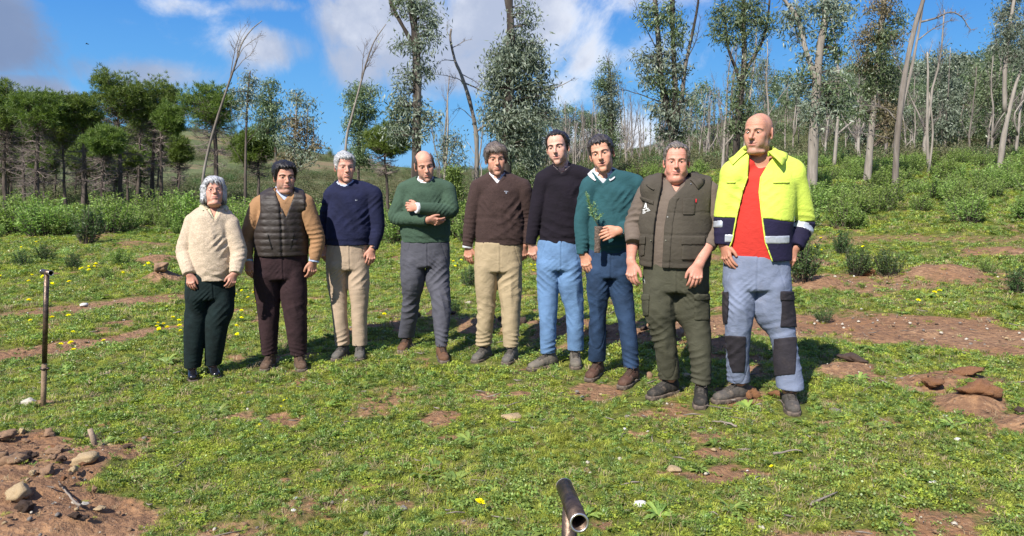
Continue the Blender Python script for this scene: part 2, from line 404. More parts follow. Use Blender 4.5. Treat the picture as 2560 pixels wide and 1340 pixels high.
def build_ground():
    tx = np.linspace(-1, 1, 431); gx = np.sign(tx) * np.sinh(6.4 * np.abs(tx)) * 0.62
    ty = np.linspace(-0.70, 1.0, 431); gy = 4.2 + np.sign(ty) * np.sinh(6.3 * np.abs(ty)) * 0.85
    X, Y = np.meshgrid(gx, gy, indexing='ij')
    Z = zg(X, Y); S = soil(X, Y)
    near = np.exp(-np.maximum(0, np.hypot(X, Y) - 6) / 5)
    Z = Z + near * S * (0.075 * (fbm(X, Y, 7, 4, 61) - .5) + .02 * (vnoise(X * 24, Y * 24, 63) - .5)) * sst(.1, .3, foot_dist(X, Y)) - S * 0.010
    n, m = X.shape
    i, j = np.meshgrid(np.arange(n - 1), np.arange(m - 1), indexing='ij')
    Q = np.stack([i * m + j, (i + 1) * m + j, (i + 1) * m + j + 1, i * m + j + 1], -1).reshape(-1, 4)
    me = mesh_from('ground', np.stack([X, Y, Z], -1).reshape(-1, 3), Q)
    fattr(me, 'soil', S.ravel())
    mt, N, b, out = new_mat('earth_and_turf')
    p = N.add('ShaderNodeTexCoord').outputs['Object']
    s = N.add('ShaderNodeAttribute', attribute_name='soil').outputs['Fac']
    n1 = N.noise(p, 1.3, 5, 0.6); n2 = N.noise(p, 14, 6, 0.7); n3 = N.noise(p, 70, 4, 0.7)
    earth = N.mix(N.ramp(n1, .3, .7), (0.30, 0.150, 0.066), (0.40, 0.245, 0.135))
    earth = N.mix(N.ramp(n2, .35, .75), (0.18, 0.10, 0.058), earth)
    earth = N.mix(N.ramp(n3, .55, .75, 0, .85), earth, (0.42, 0.30, 0.20))
    turf = N.mix(N.ramp(n2, .3, .7), (0.085, 0.105, 0.020), (0.150, 0.170, 0.034))
    turf = N.mix(N.ramp(n3, .5, .72, 0, .55), turf, (0.12, 0.085, 0.045))
    sepp = N.add('ShaderNodeSeparateXYZ', {0: p})
    farf = N.ramp(sepp.outputs[1], 30, 70)
    hillc = N.mix(N.ramp(N.noise(p, 0.16, 6, 0.65), .42, .60), (0.085, 0.105, 0.040), (0.125, 0.140, 0.060))
    hillc = N.mix(N.ramp(N.noise(N.vmath('MULTIPLY', p, (.5, 1, 1)), 0.10, 6, 0.7), .50, .62, 0, .8), hillc, (0.21, 0.145, 0.085))
    hillc = N.mix(N.ramp(N.noise(p, 1.1, 5, 0.7), .5, .7, 0, .6), hillc, (0.045, 0.060, 0.024))
    turf = N.mix(farf, turf, hillc)
    k = N.ramp(N.math('ADD', s, N.math('MULTIPLY_ADD', n2, 1.2, -.6)), .2, .72)
    c = N.mix(N.math('MULTIPLY', k, N.math('MULTIPLY_ADD', farf, -.6, 1)), turf, earth)
    vo = N.add('ShaderNodeTexVoronoi', {'Vector': p, 'Scale': 26.0})
    hgt = N.math('ADD', N.math('MULTIPLY', n2, 1.0), N.math('MULTIPLY', n3, .5))
    hgt = N.math('ADD', hgt, N.math('MULTIPLY', vo.outputs[0], -.6))
    bp = N.add('ShaderNodeBump', {'Strength': 0.9, 'Distance': 0.03, 'Height': hgt})
    setin(N, b, 'Base Color', c); setin(N, b, 'Roughness', .95); setin(N, b, 'Normal', bp.outputs[0]); setin(N, b, 'Specular IOR Level', .15)
    put('ground', me, mt, kind='structure')
build_ground()

# ------------------------------------------------------------------ turf: weeds, grass and clover as one mass
KINDS = bpy.data.collections.new('turf_kinds')     # sources of the scattered tufts, used only through the scatter
def scatter_group(coll, name):
    g = bpy.data.node_groups.new(name, 'GeometryNodeTree')
    g.interface.new_socket('Geometry', in_out='INPUT', socket_type='NodeSocketGeometry')
    g.interface.new_socket('Geometry', in_out='OUTPUT', socket_type='NodeSocketGeometry')
    N = NT(g)
    gi, go = N.add('NodeGroupInput'), N.add('NodeGroupOutput')
    ci = N.add('GeometryNodeCollectionInfo', {'Separate Children': True, 'Reset Children': True}); ci.inputs['Collection'].default_value = coll
    def at(nm, ty):
        nd = N.add('GeometryNodeInputNamedAttribute', {'Name': nm}, data_type=ty); return nd.outputs['Attribute']
    rot = N.add('ShaderNodeCombineXYZ', {2: at('rz', 'FLOAT')})
    rx = at('rx', 'FLOAT'); N.l.new(rx, rot.inputs[0])
    ip = N.add('GeometryNodeInstanceOnPoints', {'Points': gi.outputs[0], 'Instance': ci.outputs[0], 'Pick Instance': True, 'Instance Index': at('kindno', 'INT'), 'Rotation': rot.outputs[0], 'Scale': at('size', 'FLOAT')})
    N.l.new(ip.outputs[0], go.inputs[0])
    return g
def scatter(name, P, kind, size, coll, label=None):
    me = bpy.data.meshes.new(name); me.vertices.add(len(P)); me.vertices.foreach_set('co', np.asarray(P, np.float32).ravel())
    a = me.attributes.new('kindno', 'INT', 'POINT'); a.data.foreach_set('value', np.asarray(kind, np.int32))
    fattr(me, 'size', size); fattr(me, 'rz', rng.random(len(P)) * 6.283); fattr(me, 'rx', rng.normal(size=len(P)) * .18)
    o = put(name, me, kind='stuff', label=label)
    md = o.modifiers.new('scatter', 'NODES'); md.node_group = scatter_group(coll, name + '_scatter')
    return o
def blade_tuft(n, L, W, spread, lean, rad):
    mb = MB()
    for k in range(n):
        a = rng.random() * 6.283; r = rad * math.sqrt(rng.random())
        b = np.array([r * math.cos(a + 1), r * math.sin(a + 1), -.004])
        l = L * (0.55 + .7 * rng.random()); d = np.array([math.cos(a), math.sin(a), 0]); s = np.array([-d[1], d[0], 0]) * W * (.7 + .6 * rng.random()) / 2
        le = lean * (.4 + 1.1 * rng.random())
        p1 = b + d * l * .35 * le + np.array([0, 0, l * .5]); p2 = b + d * l * le + np.array([0, 0, l * max(.12, 0.85 - .5 * le)])
        mb.raw([b - s, b + s, p1 + s * .9, p1 - s * .9, p2], [[0, 1, 2, 3]], [[3, 2, 4]], rng.random())
    return mb
def rosette(n, L, W, up):
    mb = MB(); a0 = rng.random() * 6
    for k in range(n):
        a = a0 + k * 2.4 + rng.normal() * .2; l = L * (.6 + .6 * rng.random()); w = W * (.7 + .5 * rng.random()) / 2
        d = np.array([math.cos(a), math.sin(a), 0]); s = np.array([-d[1], d[0], 0]); e = up * (.5 + rng.random())
        z = np.array([0, 0, 1.])
        P = [d * 0.004, d * l * .35 + z * l * .35 * e, d * l * .7 + z * l * .5 * e, d * l + z * l * .38 * e]
        ws = [w * .25, w * .8, w, w * .1]; V = []
        for q, ww in zip(P, ws): V += [q - s * ww + z * ww * .35, q, q + s * ww + z * ww * .35]
        Q = []
        for i in range(3):
            for j in range(2): Q.append([i * 3 + j, i * 3 + j + 1, i * 3 + j + 4, i * 3 + j + 3])
        mb.raw(V, Q, None, rng.random())
    return mb
def clover(n, rad, h, sz):
    mb = MB()
    C = np.stack([rng.normal(size=n) * rad * .5, rng.normal(size=n) * rad * .5, h * (.3 + .8 * rng.random(n))], 1)
    D = rng.normal(size=(n, 3)); D[:, 2] = np.abs(D[:, 2]) * .5
    mb.leaves(C, D, sz * (.7 + .6 * rng.random(n)), sz * .75, fold=.15)
    return mb
def feathery(n, L):
    mb = MB()
    for k in range(n):
        a = rng.random() * 6.283; d = np.array([math.cos(a), math.sin(a), .25 + .9 * rng.random()]); d /= np.linalg.norm(d)
        l = L * (.6 + .6 * rng.random()); t = np.linspace(.2, 1, 7)[:, None]
        C = d * l * t - np.array([0, 0, .3]) * l * t ** 2
        C = np.repeat(C, 2, 0); s = np.cross(d, [0, 0, 1.]); sg = np.tile([1, -1], 7)[:, None]
        D = s * sg + d * .6 + rng.normal(size=C.shape) * .25
        mb.leaves(C, D, l * .32, l * .09, np.full(14, rng.random()))
    return mb
def build_turf():
    g1 = leafmat('grass_blade', (0.125, 0.150, 0.024), (0.280, 0.282, 0.052), .5, .42, spec=.3, objvar=.34, gain=1.75)
    g2 = leafmat('weed_leaf', (0.070, 0.115, 0.026), (0.160, 0.205, 0.045), .42, .34, spec=.4, objvar=.32, gain=1.65)
    g3 = leafmat('clover_leaf', (0.125, 0.165, 0.022), (0.245, 0.265, 0.042), .5, .40, spec=.3, objvar=.32, gain=1.65)
    g4 = leafmat('dry_stalk', (0.22, 0.16, 0.085), (0.38, 0.30, 0.17), .7, .2, (1, .9, .7), objvar=.3, gain=1.1)
    defs = [(lambda: blade_tuft(26, .050, .0036, 1, .8, .026), g1), (lambda: blade_tuft(34, .036, .0034, 1, 1.1, .034), g1), (lambda: clover(42, .045, .022, .013), g3),
            (lambda: rosette(10, .050, .018, .35), g2), (lambda: feathery(10, .055), g2), (lambda: blade_tuft(12, .060, .0028, 1, 1.5, .035), g4),
            (lambda: clover(36, .05, .035, .017), g2), (lambda: rosette(13, .085, .024, .5), g2)]
    for i, (fn, m) in enumerate(defs):
        me = fn().mesh('turf_kind', smooth=False); me.materials.append(m)
        o = bpy.data.objects.new('turf_kind_%d' % i, me); KINDS.objects.link(o)
    Ps = []
    for (y0, y1, dens, sz) in [(1.9, 4.0, 1250, .86), (4.0, 5.5, 900, .95), (5.5, 8, 430, 1.3), (8, 12, 200, 1.6), (12, 20, 80, 2.2), (20, 42, 17, 3.4)]:
        n = int(dens * ((y1 - y0) * (0.8 * (y0 + y1) + 2.4)))
        y = y0 + (y1 - y0) * rng.random(n); x = (rng.random(n) * 2 - 1) * (0.8 * y + 1.2)
        s = soil(x, y)
        keep = rng.random(n) > np.clip(s * 1.15 - .06, 0, .95)
        keep &= foot_dist(x, y) > .075 + .05 * rng.random(n)
        x, y, s = x[keep], y[keep], s[keep]
        Ps.append(np.stack([x, y, np.full(len(x), sz), s], 1))
    A = np.concatenate(Ps); x, y = A[:, 0], A[:, 1]
    z = zg(x, y) - 0.012 * A[:, 3]
    w1, w2 = fbm(x, y, .8, 3, 71), fbm(x, y, 1.6, 3, 73)
    r = rng.random(len(x)); kind = np.where(r < .40, 0, 1)
    kind = np.where((w1 > .54) & (rng.random(len(x)) < .38), 2, kind)
    kind = np.where((w2 > .5) & (rng.random(len(x)) < .45), 4, kind)
    kind = np.where((w2 < .46) & (rng.random(len(x)) < .30), 6, kind)
    q = rng.random(len(x)); kind = np.where(q < .03, 3, kind); kind = np.where(q > .994, 7, kind)
    kind = np.where((rng.random(len(x)) < .09 + .3 * A[:, 3] + .10 * (fbm(x, y, 2.2, 3, 77) > .52)), 5, kind)
    size = .80 * A[:, 2] * (.55 + .75 * rng.random(len(x))) * (.75 + .6 * fbm(x, y, 1.1, 3, 75)) * (1 - .35 * A[:, 3])
    scatter('grass', np.stack([x, y, z], 1), kind, size, KINDS, 'short green grass and weeds covering the clearing')
# ------------------------------------------------------------------ implicit surfaces (bodies, clothes, boots) meshed by surface nets
class Grid:
    def __init__(s, lo, hi, h):
        s.lo = np.asarray(lo, float); s.h = h
        s.n = (np.ceil((np.asarray(hi, float) - s.lo) / h).astype(int) + 1)
        s.ax = [(s.lo[k] + h * np.arange(s.n[k])).astype(np.float32) for k in range(3)]
    def new(s): return np.full(tuple(s.n), 1.0, np.float32)
    def sl(s, lo, hi):
        i0 = np.clip(np.floor((np.asarray(lo) - s.lo) / s.h).astype(int), 0, s.n)
        i1 = np.clip(np.ceil((np.asarray(hi) - s.lo) / s.h).astype(int) + 1, 0, s.n)
        return tuple(slice(a, b) for a, b in zip(i0, i1))
    def xyz(s, sl=None):
        sl = sl or (slice(None),) * 3
        return s.ax[0][sl[0]][:, None, None], s.ax[1][sl[1]][None, :, None], s.ax[2][sl[2]][None, None, :]
def smin(a, b, k):
    if k <= 0: return np.minimum(a, b)
    h = np.maximum(k - np.abs(a - b), 0) / k
    return np.minimum(a, b) - h * h * k * 0.25
def smax(a, b, k): return -smin(-a, -b, k)
def e_seg(F, g, c0, c1, a0, a1, b0, b1, side, m=.08):
    c0, c1 = np.asarray(c0, float), np.asarray(c1, float)
    rm = max(a0, a1, b0, b1) + m
    sl = g.sl(np.minimum(c0, c1) - rm, np.maximum(c0, c1) + rm)
    X, Y, Z = g.xyz(sl)
    if 0 in (X.shape[0], Y.shape[1], Z.shape[2]): return
    d = c1 - c0; L2 = d @ d + 1e-12; w = d / math.sqrt(L2)
    u = np.asarray(side, float) - w * (np.asarray(side, float) @ w); u /= np.linalg.norm(u) + 1e-9; v = np.cross(w, u)
    px, py, pz = X - c0[0], Y - c0[1], Z - c0[2]
    t0 = (px * d[0] + py * d[1] + pz * d[2]) / L2
    t = np.clip(t0, 0, 1)
    qu = px * u[0] + py * u[1] + pz * u[2]; qv = px * v[0] + py * v[1] + pz * v[2]
    qw = (t0 - t) * math.sqrt(L2)
    a = a0 + (a1 - a0) * t; b = b0 + (b1 - b0) * t; mn = np.minimum(a, b)
    e = np.sqrt((qu / a) ** 2 + (qv / b) ** 2 + (qw / mn) ** 2) + 1e-6
    r = np.sqrt(qu ** 2 + qv ** 2 + qw ** 2)
    f = np.where(e > .3, r - r / e, (e - 1) * mn).astype(np.float32)
    F[sl] = np.minimum(F[sl], f)
def chain(g, P, ra, rb=None, side=(1, 0, 0), up=4, m=.08):
    """a tube of elliptical section through P, as a field of its own"""
    P = np.asarray(P, float); ra = np.broadcast_to(np.asarray(ra, float), (len(P),)); rb = ra if rb is None else np.broadcast_to(np.asarray(rb, float), (len(P),))
    D = crom(np.column_stack([P, ra, rb]), up); F = g.new()
    for i in range(len(D) - 1):
        e_seg(F, g, D[i, :3], D[i + 1, :3], D[i, 3], D[i + 1, 3], D[i, 4], D[i + 1, 4], side, m)
    return F
def ell(g, c, r, rot=None, m=.06):
    c = np.asarray(c, float); r = np.asarray(r, float); F = g.new()
    sl = g.sl(c - r.max() - m, c + r.max() + m); X, Y, Z = g.xyz(sl)
    p = [X - c[0], Y - c[1], Z - c[2]]
    if rot is not None: p = [p[0] * rot[0, k] + p[1] * rot[1, k] + p[2] * rot[2, k] for k in range(3)]
    e = np.sqrt((p[0] / r[0]) ** 2 + (p[1] / r[1]) ** 2 + (p[2] / r[2]) ** 2) + 1e-6
    q = np.sqrt(p[0] ** 2 + p[1] ** 2 + p[2] ** 2)
    F[sl] = np.where(e > .3, q - q / e, (e - 1) * r.min())
    return F
def plane(g, p, n):
    """negative on the side n points away from"""
    X, Y, Z = g.xyz(); n = np.asarray(n, float) / np.linalg.norm(n)
    return ((X - p[0]) * n[0] + (Y - p[1]) * n[1] + (Z - p[2]) * n[2]).astype(np.float32)
def wav(g, f, seed, aniso=(1, 1, 1)):
    """smooth pseudo noise about -1..1"""
    r = np.random.default_rng(seed); X, Y, Z = g.xyz(); t = 0
    for i in range(5):
        d = r.normal(size=3); d /= np.linalg.norm(d); d = d * np.asarray(aniso) * f * (0.7 + .8 * r.random())
        t = t + np.sin(X * d[0] + Y * d[1] + Z * d[2] + r.random() * 6.28)
    return (t / 2.6).astype(np.float32)
def bump_at(g, c, r):
    X, Y, Z = g.xyz()
    return np.exp(-(((X - c[0]) ** 2 + (Y - c[1]) ** 2 + (Z - c[2]) ** 2) / r ** 2)).astype(np.float32)
def folds(g, c, r, axis, amp, wl, seed):
    """broken creases across `axis` around c, about wl apart: rounded ridges, tight valleys, uneven strength"""
    a = np.asarray(axis, float) / np.linalg.norm(axis); X, Y, Z = g.xyz(); k = 6.283 / wl
    ph = (X * a[0] + Y * a[1] + Z * a[2]) * k + 4.2 * wav(g, 6.5, seed) + 2.0 * wav(g, 17, seed + 7)
    s = 1 - 2.1 * np.abs(np.sin(ph * .5)) ** .8
    s = -s * np.clip(.02 + 1.15 * wav(g, 13, seed + 1), 0, 1.1)
    return (amp * bump_at(g, c, r) * s).astype(np.float32)
def snets(F, g, name):
    F = F.copy(); big = np.float32(g.h)
    for ax in range(3):
        for e in (0, -1):
            ix = [slice(None)] * 3; ix[ax] = e; F[tuple(ix)] = np.maximum(F[tuple(ix)], big)
    s = F < 0; c = np.zeros(tuple(np.array(F.shape) - 1), np.int8)
    O = [(a, b, d) for a in (0, 1) for b in (0, 1) for d in (0, 1)]
    for a, b, d in O: c += s[a:F.shape[0] - 1 + a, b:F.shape[1] - 1 + b, d:F.shape[2] - 1 + d]
    I = np.argwhere((c > 0) & (c < 8))
    if len(I) == 0: return np.zeros((0, 3)), np.zeros((0, 4), int)
    vid = np.full(c.shape, -1, np.int32); vid[I[:, 0], I[:, 1], I[:, 2]] = np.arange(len(I))
    acc = np.zeros((len(I), 3)); cnt = np.zeros(len(I))
    val = {o: F[I[:, 0] + o[0], I[:, 1] + o[1], I[:, 2] + o[2]] for o in O}
    for o in O:
        for k in range(3):
            if o[k]: continue
            p = tuple(1 if q == k else o[q] for q in range(3)); f1, f2 = val[o], val[p]
            m = (f1 < 0) != (f2 < 0); t = np.where(m, f1 / np.where(m, f1 - f2, 1), 0)
            q = np.zeros((len(I), 3)); q[:] = o; q[:, k] = t
            acc += q * m[:, None]; cnt += m
    V = g.lo + (I + acc / cnt[:, None]) * g.h
    Qs = []
    for k in range(3):
        a, b = [q for q in range(3) if q != k]
        sh = [slice(None)] * 3; sh[k] = slice(0, -1); s0 = s[tuple(sh)]; sh[k] = slice(1, None); s1 = s[tuple(sh)]
        E = np.argwhere(s0 != s1); E = E[(E[:, a] > 0) & (E[:, b] > 0) & (E[:, a] < F.shape[a] - 1) & (E[:, b] < F.shape[b] - 1)]
        ins = s0[E[:, 0], E[:, 1], E[:, 2]]
        def cell(da, db):
            C = E.copy(); C[:, a] -= da; C[:, b] -= db; return vid[C[:, 0], C[:, 1], C[:, 2]]
        q = np.stack([cell(1, 1), cell(0, 1), cell(0, 0), cell(1, 0)], 1)
        flip = ins if k != 1 else ~ins
        q[~flip] = q[~flip][:, ::-1]
        Qs.append(q)
    return V, np.concatenate(Qs)
def main_piece(V, Q):
    lab = np.arange(len(V))
    for _ in range(400):
        m = lab[Q].min(1); new = lab.copy(); np.minimum.at(new, Q.ravel(), np.repeat(m, 4)); new = new[new]
        if (new == lab).all(): break
        lab = new
    u, c = np.unique(lab[Q[:, 0]], return_counts=True); Q = Q[lab[Q[:, 0]] == u[np.argmax(c)]]
    ids, inv = np.unique(Q, return_inverse=True); return V[ids], inv.reshape(-1, 4)
class Pts:
    """points that answer like a grid, so that creases can be laid on finished surfaces"""
    def __init__(s, V): s.V = V.astype(np.float32)
    def xyz(s, sl=None): return s.V[:, 0], s.V[:, 1], s.V[:, 2]
def vnormals(V, Q):
    n = np.zeros_like(V); f = np.cross(V[Q[:, 2]] - V[Q[:, 0]], V[Q[:, 3]] - V[Q[:, 1]])
    for k in range(4): np.add.at(n, Q[:, k], f)
    return n / (np.linalg.norm(n, axis=1)[:, None] + 1e-12)
def sdf_obj(name, F, g, mat, parent, org, one=False, disp=None, **kw):
    V, Q = snets(F, g, name)
    if disp is not None and len(V): V = V - vnormals(V, Q) * disp(Pts(V))[:, None]
    if one and len(V): V, Q = main_piece(V, Q)
    if len(V) == 0: return None
    return put(name, mesh_from(name, V - org, Q), mat, parent, **kw)
# ------------------------------------------------------------------ boots (built once, copied to every foot)
def boot_meshes(kind='boot'):
    g = Grid((-.075, -.24, -.01), (.075, .12, .20), .0045)
    X, Y, Z = g.xyz()
    low = kind == 'loafer'
    foot = chain(g, [(0, .058, .05), (0, .01, .058), (0, -.06, .052), (0, -.115, .043), (0, -.165, .040)], [.034, .037, .041, .046, .037], [.042, .052, .046, .036, .027])
    shaft = chain(g, [(0, .018, .05), (0, .022, .10), (0, .026, .16)], [.036, .037, .043], [.050, .050, .055])
    U = smin(foot, shaft, .035)
    toecap = np.sin(np.clip((Y + .125) / .006, -1.57, 1.57)) * .0011
    U = U + toecap + .0012 * wav(g, 120, 3) + folds(g, (0, -.085, .08), .04, (0, 1, .3), .0018, .018, 4) + .0012 * np.sin(np.clip((Z - .105) / .004, -3.14, 3.14))
    U = np.maximum(U, .016 - Z); U = np.maximum(U, Z - (.085 if low else .155))
    V, Q = snets(U, g, 'u'); up = mesh_from('boot_upper', V, Q)
    fp = chain(g, [(0, .06, .02), (0, .0, .02), (0, -.06, .02), (0, -.12, .02), (0, -.168, .02)], [.040, .041, .043, .051, .042], [.06, .06, .06, .06, .06])
    lug = .0022 * np.sign(np.sin(Y * 330)) * (Z < .012)
    S = np.maximum(np.maximum(fp + (0 if low else 1) * lug, -Z), Z - (.018 if low else .030))
    V2, Q2 = snets(S, g, 's'); sole = mesh_from('boot_sole', V2, Q2)
    bv = BVHTree.FromPolygons([tuple(v) for v in V], [tuple(q) for q in Q])
    mb = MB()
    def top(x, y):
        h = bv.ray_cast(Vector((x, y, .4)), Vector((0, 0, -1)))
        if h[0] is None or h[0].z > .150:
            h = bv.ray_cast(Vector((x, -.3, .13)), Vector((0, 1, 0)))
        return np.array(h[0]) + np.array([0, -.0015, .002]) if h[0] is not None else np.array([x, y, .06])
    rows = np.linspace(-.108, -.036, 6)
    for i in range(5):
        for sx in (1, -1):
            P = [top(sx * w, rows[i] + (rows[i + 1] - rows[i]) * t) for w, t in ((.024, 0), (.012, .25), (0, .5), (-.012, .75), (-.024, 1))]
            mb.tube(P, .0028, 5)
    for sx in (1, -1):      # bow
        P = [top(0, -.034) + np.array(d) for d in ((0, 0, 0), (sx * .018, -.008, .014), (sx * .034, -.014, .006), (sx * .028, -.02, -.008), (sx * .006, -.012, .0))]
        mb.tube(crom(P, 3), .0024, 5)
    return up, sole, mb.mesh('boot_laces')
BOOT = boot_meshes('boot'); LOAFER = boot_meshes('loafer')

def rotz(a): c, s = math.cos(a), math.sin(a); return np.array([[c, -s, 0], [s, c, 0], [0, 0, 1.]])
def rotx(a): c, s = math.cos(a), math.sin(a); return np.array([[1, 0, 0], [0, c, -s], [0, s, c]])
def roty(a): c, s = math.cos(a), math.sin(a); return np.array([[c, 0, s], [0, 1, 0], [-s, 0, c]])

# ------------------------------------------------------------------ hands
def hand_field(wr, tip, pn, mirror, elbow, sc=1.0, curl=1.0, spread=0.0, thumb=1.0, fr=.030, bare=0.3, h=.0028):
    """wr wrist, tip direction of the fingers, pn palm normal, mirror +-1 side of the thumb; five separate fingers"""
    sc = sc * .93; w = tip - wr; w = w / np.linalg.norm(w); n = pn - w * (pn @ w); n /= np.linalg.norm(n); t = np.cross(n, w) * mirror
    def W(a, b, c): return wr + sc * (a * w + b * t + c * n)
    pts = [W(0, 0, 0), W(.20, .06, .06), W(.20, -.06, -.03)]
    fe = wr + (elbow - wr) * bare
    lo = np.min(pts + [fe], 0) - .06; hi = np.max(pts + [fe], 0) + .06
    g = Grid(lo, hi, h)
    palm = chain(g, [W(-.01, 0, 0), W(.03, .004, .002), (W(.065, .002, .003)), W(.088, 0, .002)], np.array([.026, .034, .040, .041]) * sc, np.array([.020, .0175, .0145, .0125]) * sc, side=t, m=.05)
    F = palm
    base = [(.090, .031), (.096, .0105), (.092, -.0105), (.082, -.030)]; ln = [.070, .078, .072, .056]
    for k in range(4):
        p = W(base[k][0], base[k][1], 0); P = [W(.055, base[k][1] * .85, 0), p]; ang = 0
        dv = (w + t * (.045 * (1.5 - k) * (1 + spread))); dv /= np.linalg.norm(dv)
        for j, (fr_, cu) in enumerate(((.43, .38 + .10 * k), (.31, .62), (.26, .42))):
            ang += cu * curl
            p = p + sc * ln[k] * fr_ * (dv * math.cos(ang) + n * math.sin(ang)); P.append(p)
        r = np.array([.0095, .0098, .0092, .0085, .0070]) * sc * (.9 if k == 3 else 1)
        f = chain(g, P, r, m=.03, up=3)
        F = smin(F, f, .005)
    T = [W(.012, .022, .006), W(.042, .043, .012 * thumb), W(.072, .054, .020 * thumb), W(.098, .055, .028 * thumb)]
    F = smin(F, chain(g, T, np.array([.014, .0125, .0108, .0085]) * sc, m=.03), .012)
    for k in range(4):
        F = smin(F, ell(g, W(base[k][0] - .004, base[k][1], -.009), (.0075 * sc,) * 3), .008)
    arm = chain(g, [W(.0, 0, 0), wr + (elbow - wr) * bare * .5, fe], [.027 * sc, fr * .98, fr * 1.12], [.021 * sc, fr * .86, fr * 1.08], side=t)
    F = smin(F, arm, .02)
    V, Q = snets(F, g, 'hand')
    return V, Q

# ------------------------------------------------------------------ heads, in metres, face towards -Y, origin between the ears
def head_field(h):
    jaw, cheek, fat, nose, brow = (h.get(k, d) for k, d in (('jaw', 1.0), ('cheek', 1.0), ('fat', 0.0), ('nose', 1.0), ('brow', 1.0)))
    smile = h.setdefault('smile', 0.45)
    g = Grid((-.105, -.135, -.20), (.105, .125, .135), .0026)
    sk = ell(g, (0, .014, .030), (.074, .096, .086))
    sk = smin(sk, ell(g, (0, -.052, .045), (.055, .036, .050)), .03)
    face = ell(g, (0, -.026, -.034), (.0575 * (1 + .08 * fat), .063, .076))
    F = smin(sk, face, .035)
    for s in (1, -1):
        F = smin(F, ell(g, (s * (.038 + .004 * fat) * jaw, -.016, -.066), (.019 + .007 * fat, .026, .022)), .030)
        F = smin(F, ell(g, (s * .043, -.062, -.014), (.018 * cheek, .018, .015)), .024)
        F = smin(F, ell(g, (s * .034, -.060, -.045), (.018 + .006 * fat, .018, .022)), .028)
    F = smin(F, ell(g, (0, -.076, -.099), (.023 * jaw, .017, .016)), .028)
    F = smin(F, ell(g, (0, -.074, -.062), (.028, .020, .024)), .026)
    if fat > 0.2: F = smin(F, ell(g, (0, -.035, -.105), (.052, .045, .026 * fat + .008)), .03)
    F = smin(F, chain(g, [(-.043, -.070, .021), (-.020, -.084, .0235), (0, -.085, .021), (.020, -.084, .0235), (.043, -.070, .021)], .0106 * brow), .012)
    base = F
    for s in (1, -1):      # sockets
        F = smax(F, -ell(g, (s * .0310, -.100, .0055), (.0195, .0205, .0120)), .010)
    nz = chain(g, [(0, -.083, .020), (0, -.094, .004), (0, -.1065 - .004 * nose, -.014), (0, -.112 - .005 * nose, -.024)], np.array([.0068, .0072, .0086, .0112]) * (.7 + .3 * nose))
    for s in (1, -1): nz = smin(nz, ell(g, (s * .0115, -.100, -.0275), (.0085, .010, .0075)), .008)
    F = smin(F, nz, .010)
    for s in (1, -1):      # lids around a narrow slit, eye bags
        lid = ell(g, (s * .0315, -.0752, .0055), (.0165, .0140, .0118))
        slit = ell(g, (s * .0315, -.090, .0046), (.0130, .014, .0030 + .0022 * h.get('eye', .6)))
        F = smin(F, smax(lid, -slit, .002), .004)
        F = smax(F, -ell(g, (s * .0075, -.1045, -.0325), (.0035, .006, .0028)), .002)
        fold = chain(g, [(s * .018, -.098, -.026), (s * .029, -.094, -.044), (s * .033 , -.088, -.062)], [.0034, .0040, .0022], m=.03)
        F = smax(F, -fold, .008 + .004 * (1 - h.get('age', .5)))
    up = 0.0085 * smile
    for s in (1, -1):
        F = smin(F, chain(g, [(0, -.0945, -.0545), (s * .012, -.0925, -.0535 + up * .2), (s * .024, -.084, -.0575 + up)], [.0046, .0044, .0018], m=.03), .005)
        F = smin(F, chain(g, [(0, -.0930, -.0655), (s * .012, -.0905, -.0650 + up * .3), (s * .022, -.084, -.0600 + up)], [.0056, .0050, .0018], m=.03), .005)
        mo = chain(g, [(0, -.1000, -.0602), (s * .013, -.0965, -.0598 + up * .3), (s * .0265, -.0870, -.0588 + up)], [.0021 + .0022 * h.get('open', 0), .0021 + .0016 * h.get('open', 0), .0016], m=.03)
        F = smax(F, -mo, .002)
    F = smax(F, -chain(g, [(-.014, -.094, -.0800), (0, -.0975, -.0805), (.014, -.094, -.0800)], .0030, m=.03), .012)
    if h.get('age', .5) > .4:
        for k in range(3): F = F + .0009 * h['age'] * np.exp(-((g.xyz()[2] - (.046 + .013 * k)) / .0022) ** 2) * (g.xyz()[1] < -.05)
    for s in (1, -1):
        rot = rotz(s * .38) @ rotx(-.22)
        ear = ell(g, (s * .0795, .016, .000), (.0075, .0195, .0325), rot)
        ear = smax(ear, -ell(g, (s * .0875, .012, .003), (.0070, .0115, .0200), rot), .004)
        ear = smin(ear, ell(g, (s * .0770, .007, -.028), (.0055, .0085, .0085)), .008)
        F = smin(F, ear, .007)
    return g, F, base

HAIRLINES = {   # (y, z) of the hair's lower edge from the brow round to the nape, and how far the temples recede
    'short': ([-.11, -.078, -.055, -.036, -.012, .004, .018, .045, .065, .12], [.072, .066, .036, -.006, -.022, .020, .020, -.030, -.070, -.080], .25),
    'recede': ([-.11, -.078, -.045, -.028, -.012, .004, .018, .045, .065, .12], [.098, .090, .058, .010, -.014, .020, .020, -.030, -.070, -.080], .8),
    'full': ([-.11, -.080, -.060, -.036, -.008, .006, .020, .045, .065, .12], [.060, .054, .030, -.012, -.030, -.012, -.012, -.050, -.085, -.090], .1),
    'bob': ([-.12, -.086, -.066, -.050, -.022, .0, .02, .045, .065, .12], [.046, .044, .010, -.055, -.090, -.098, -.1, -.105, -.11, -.11], .0)}

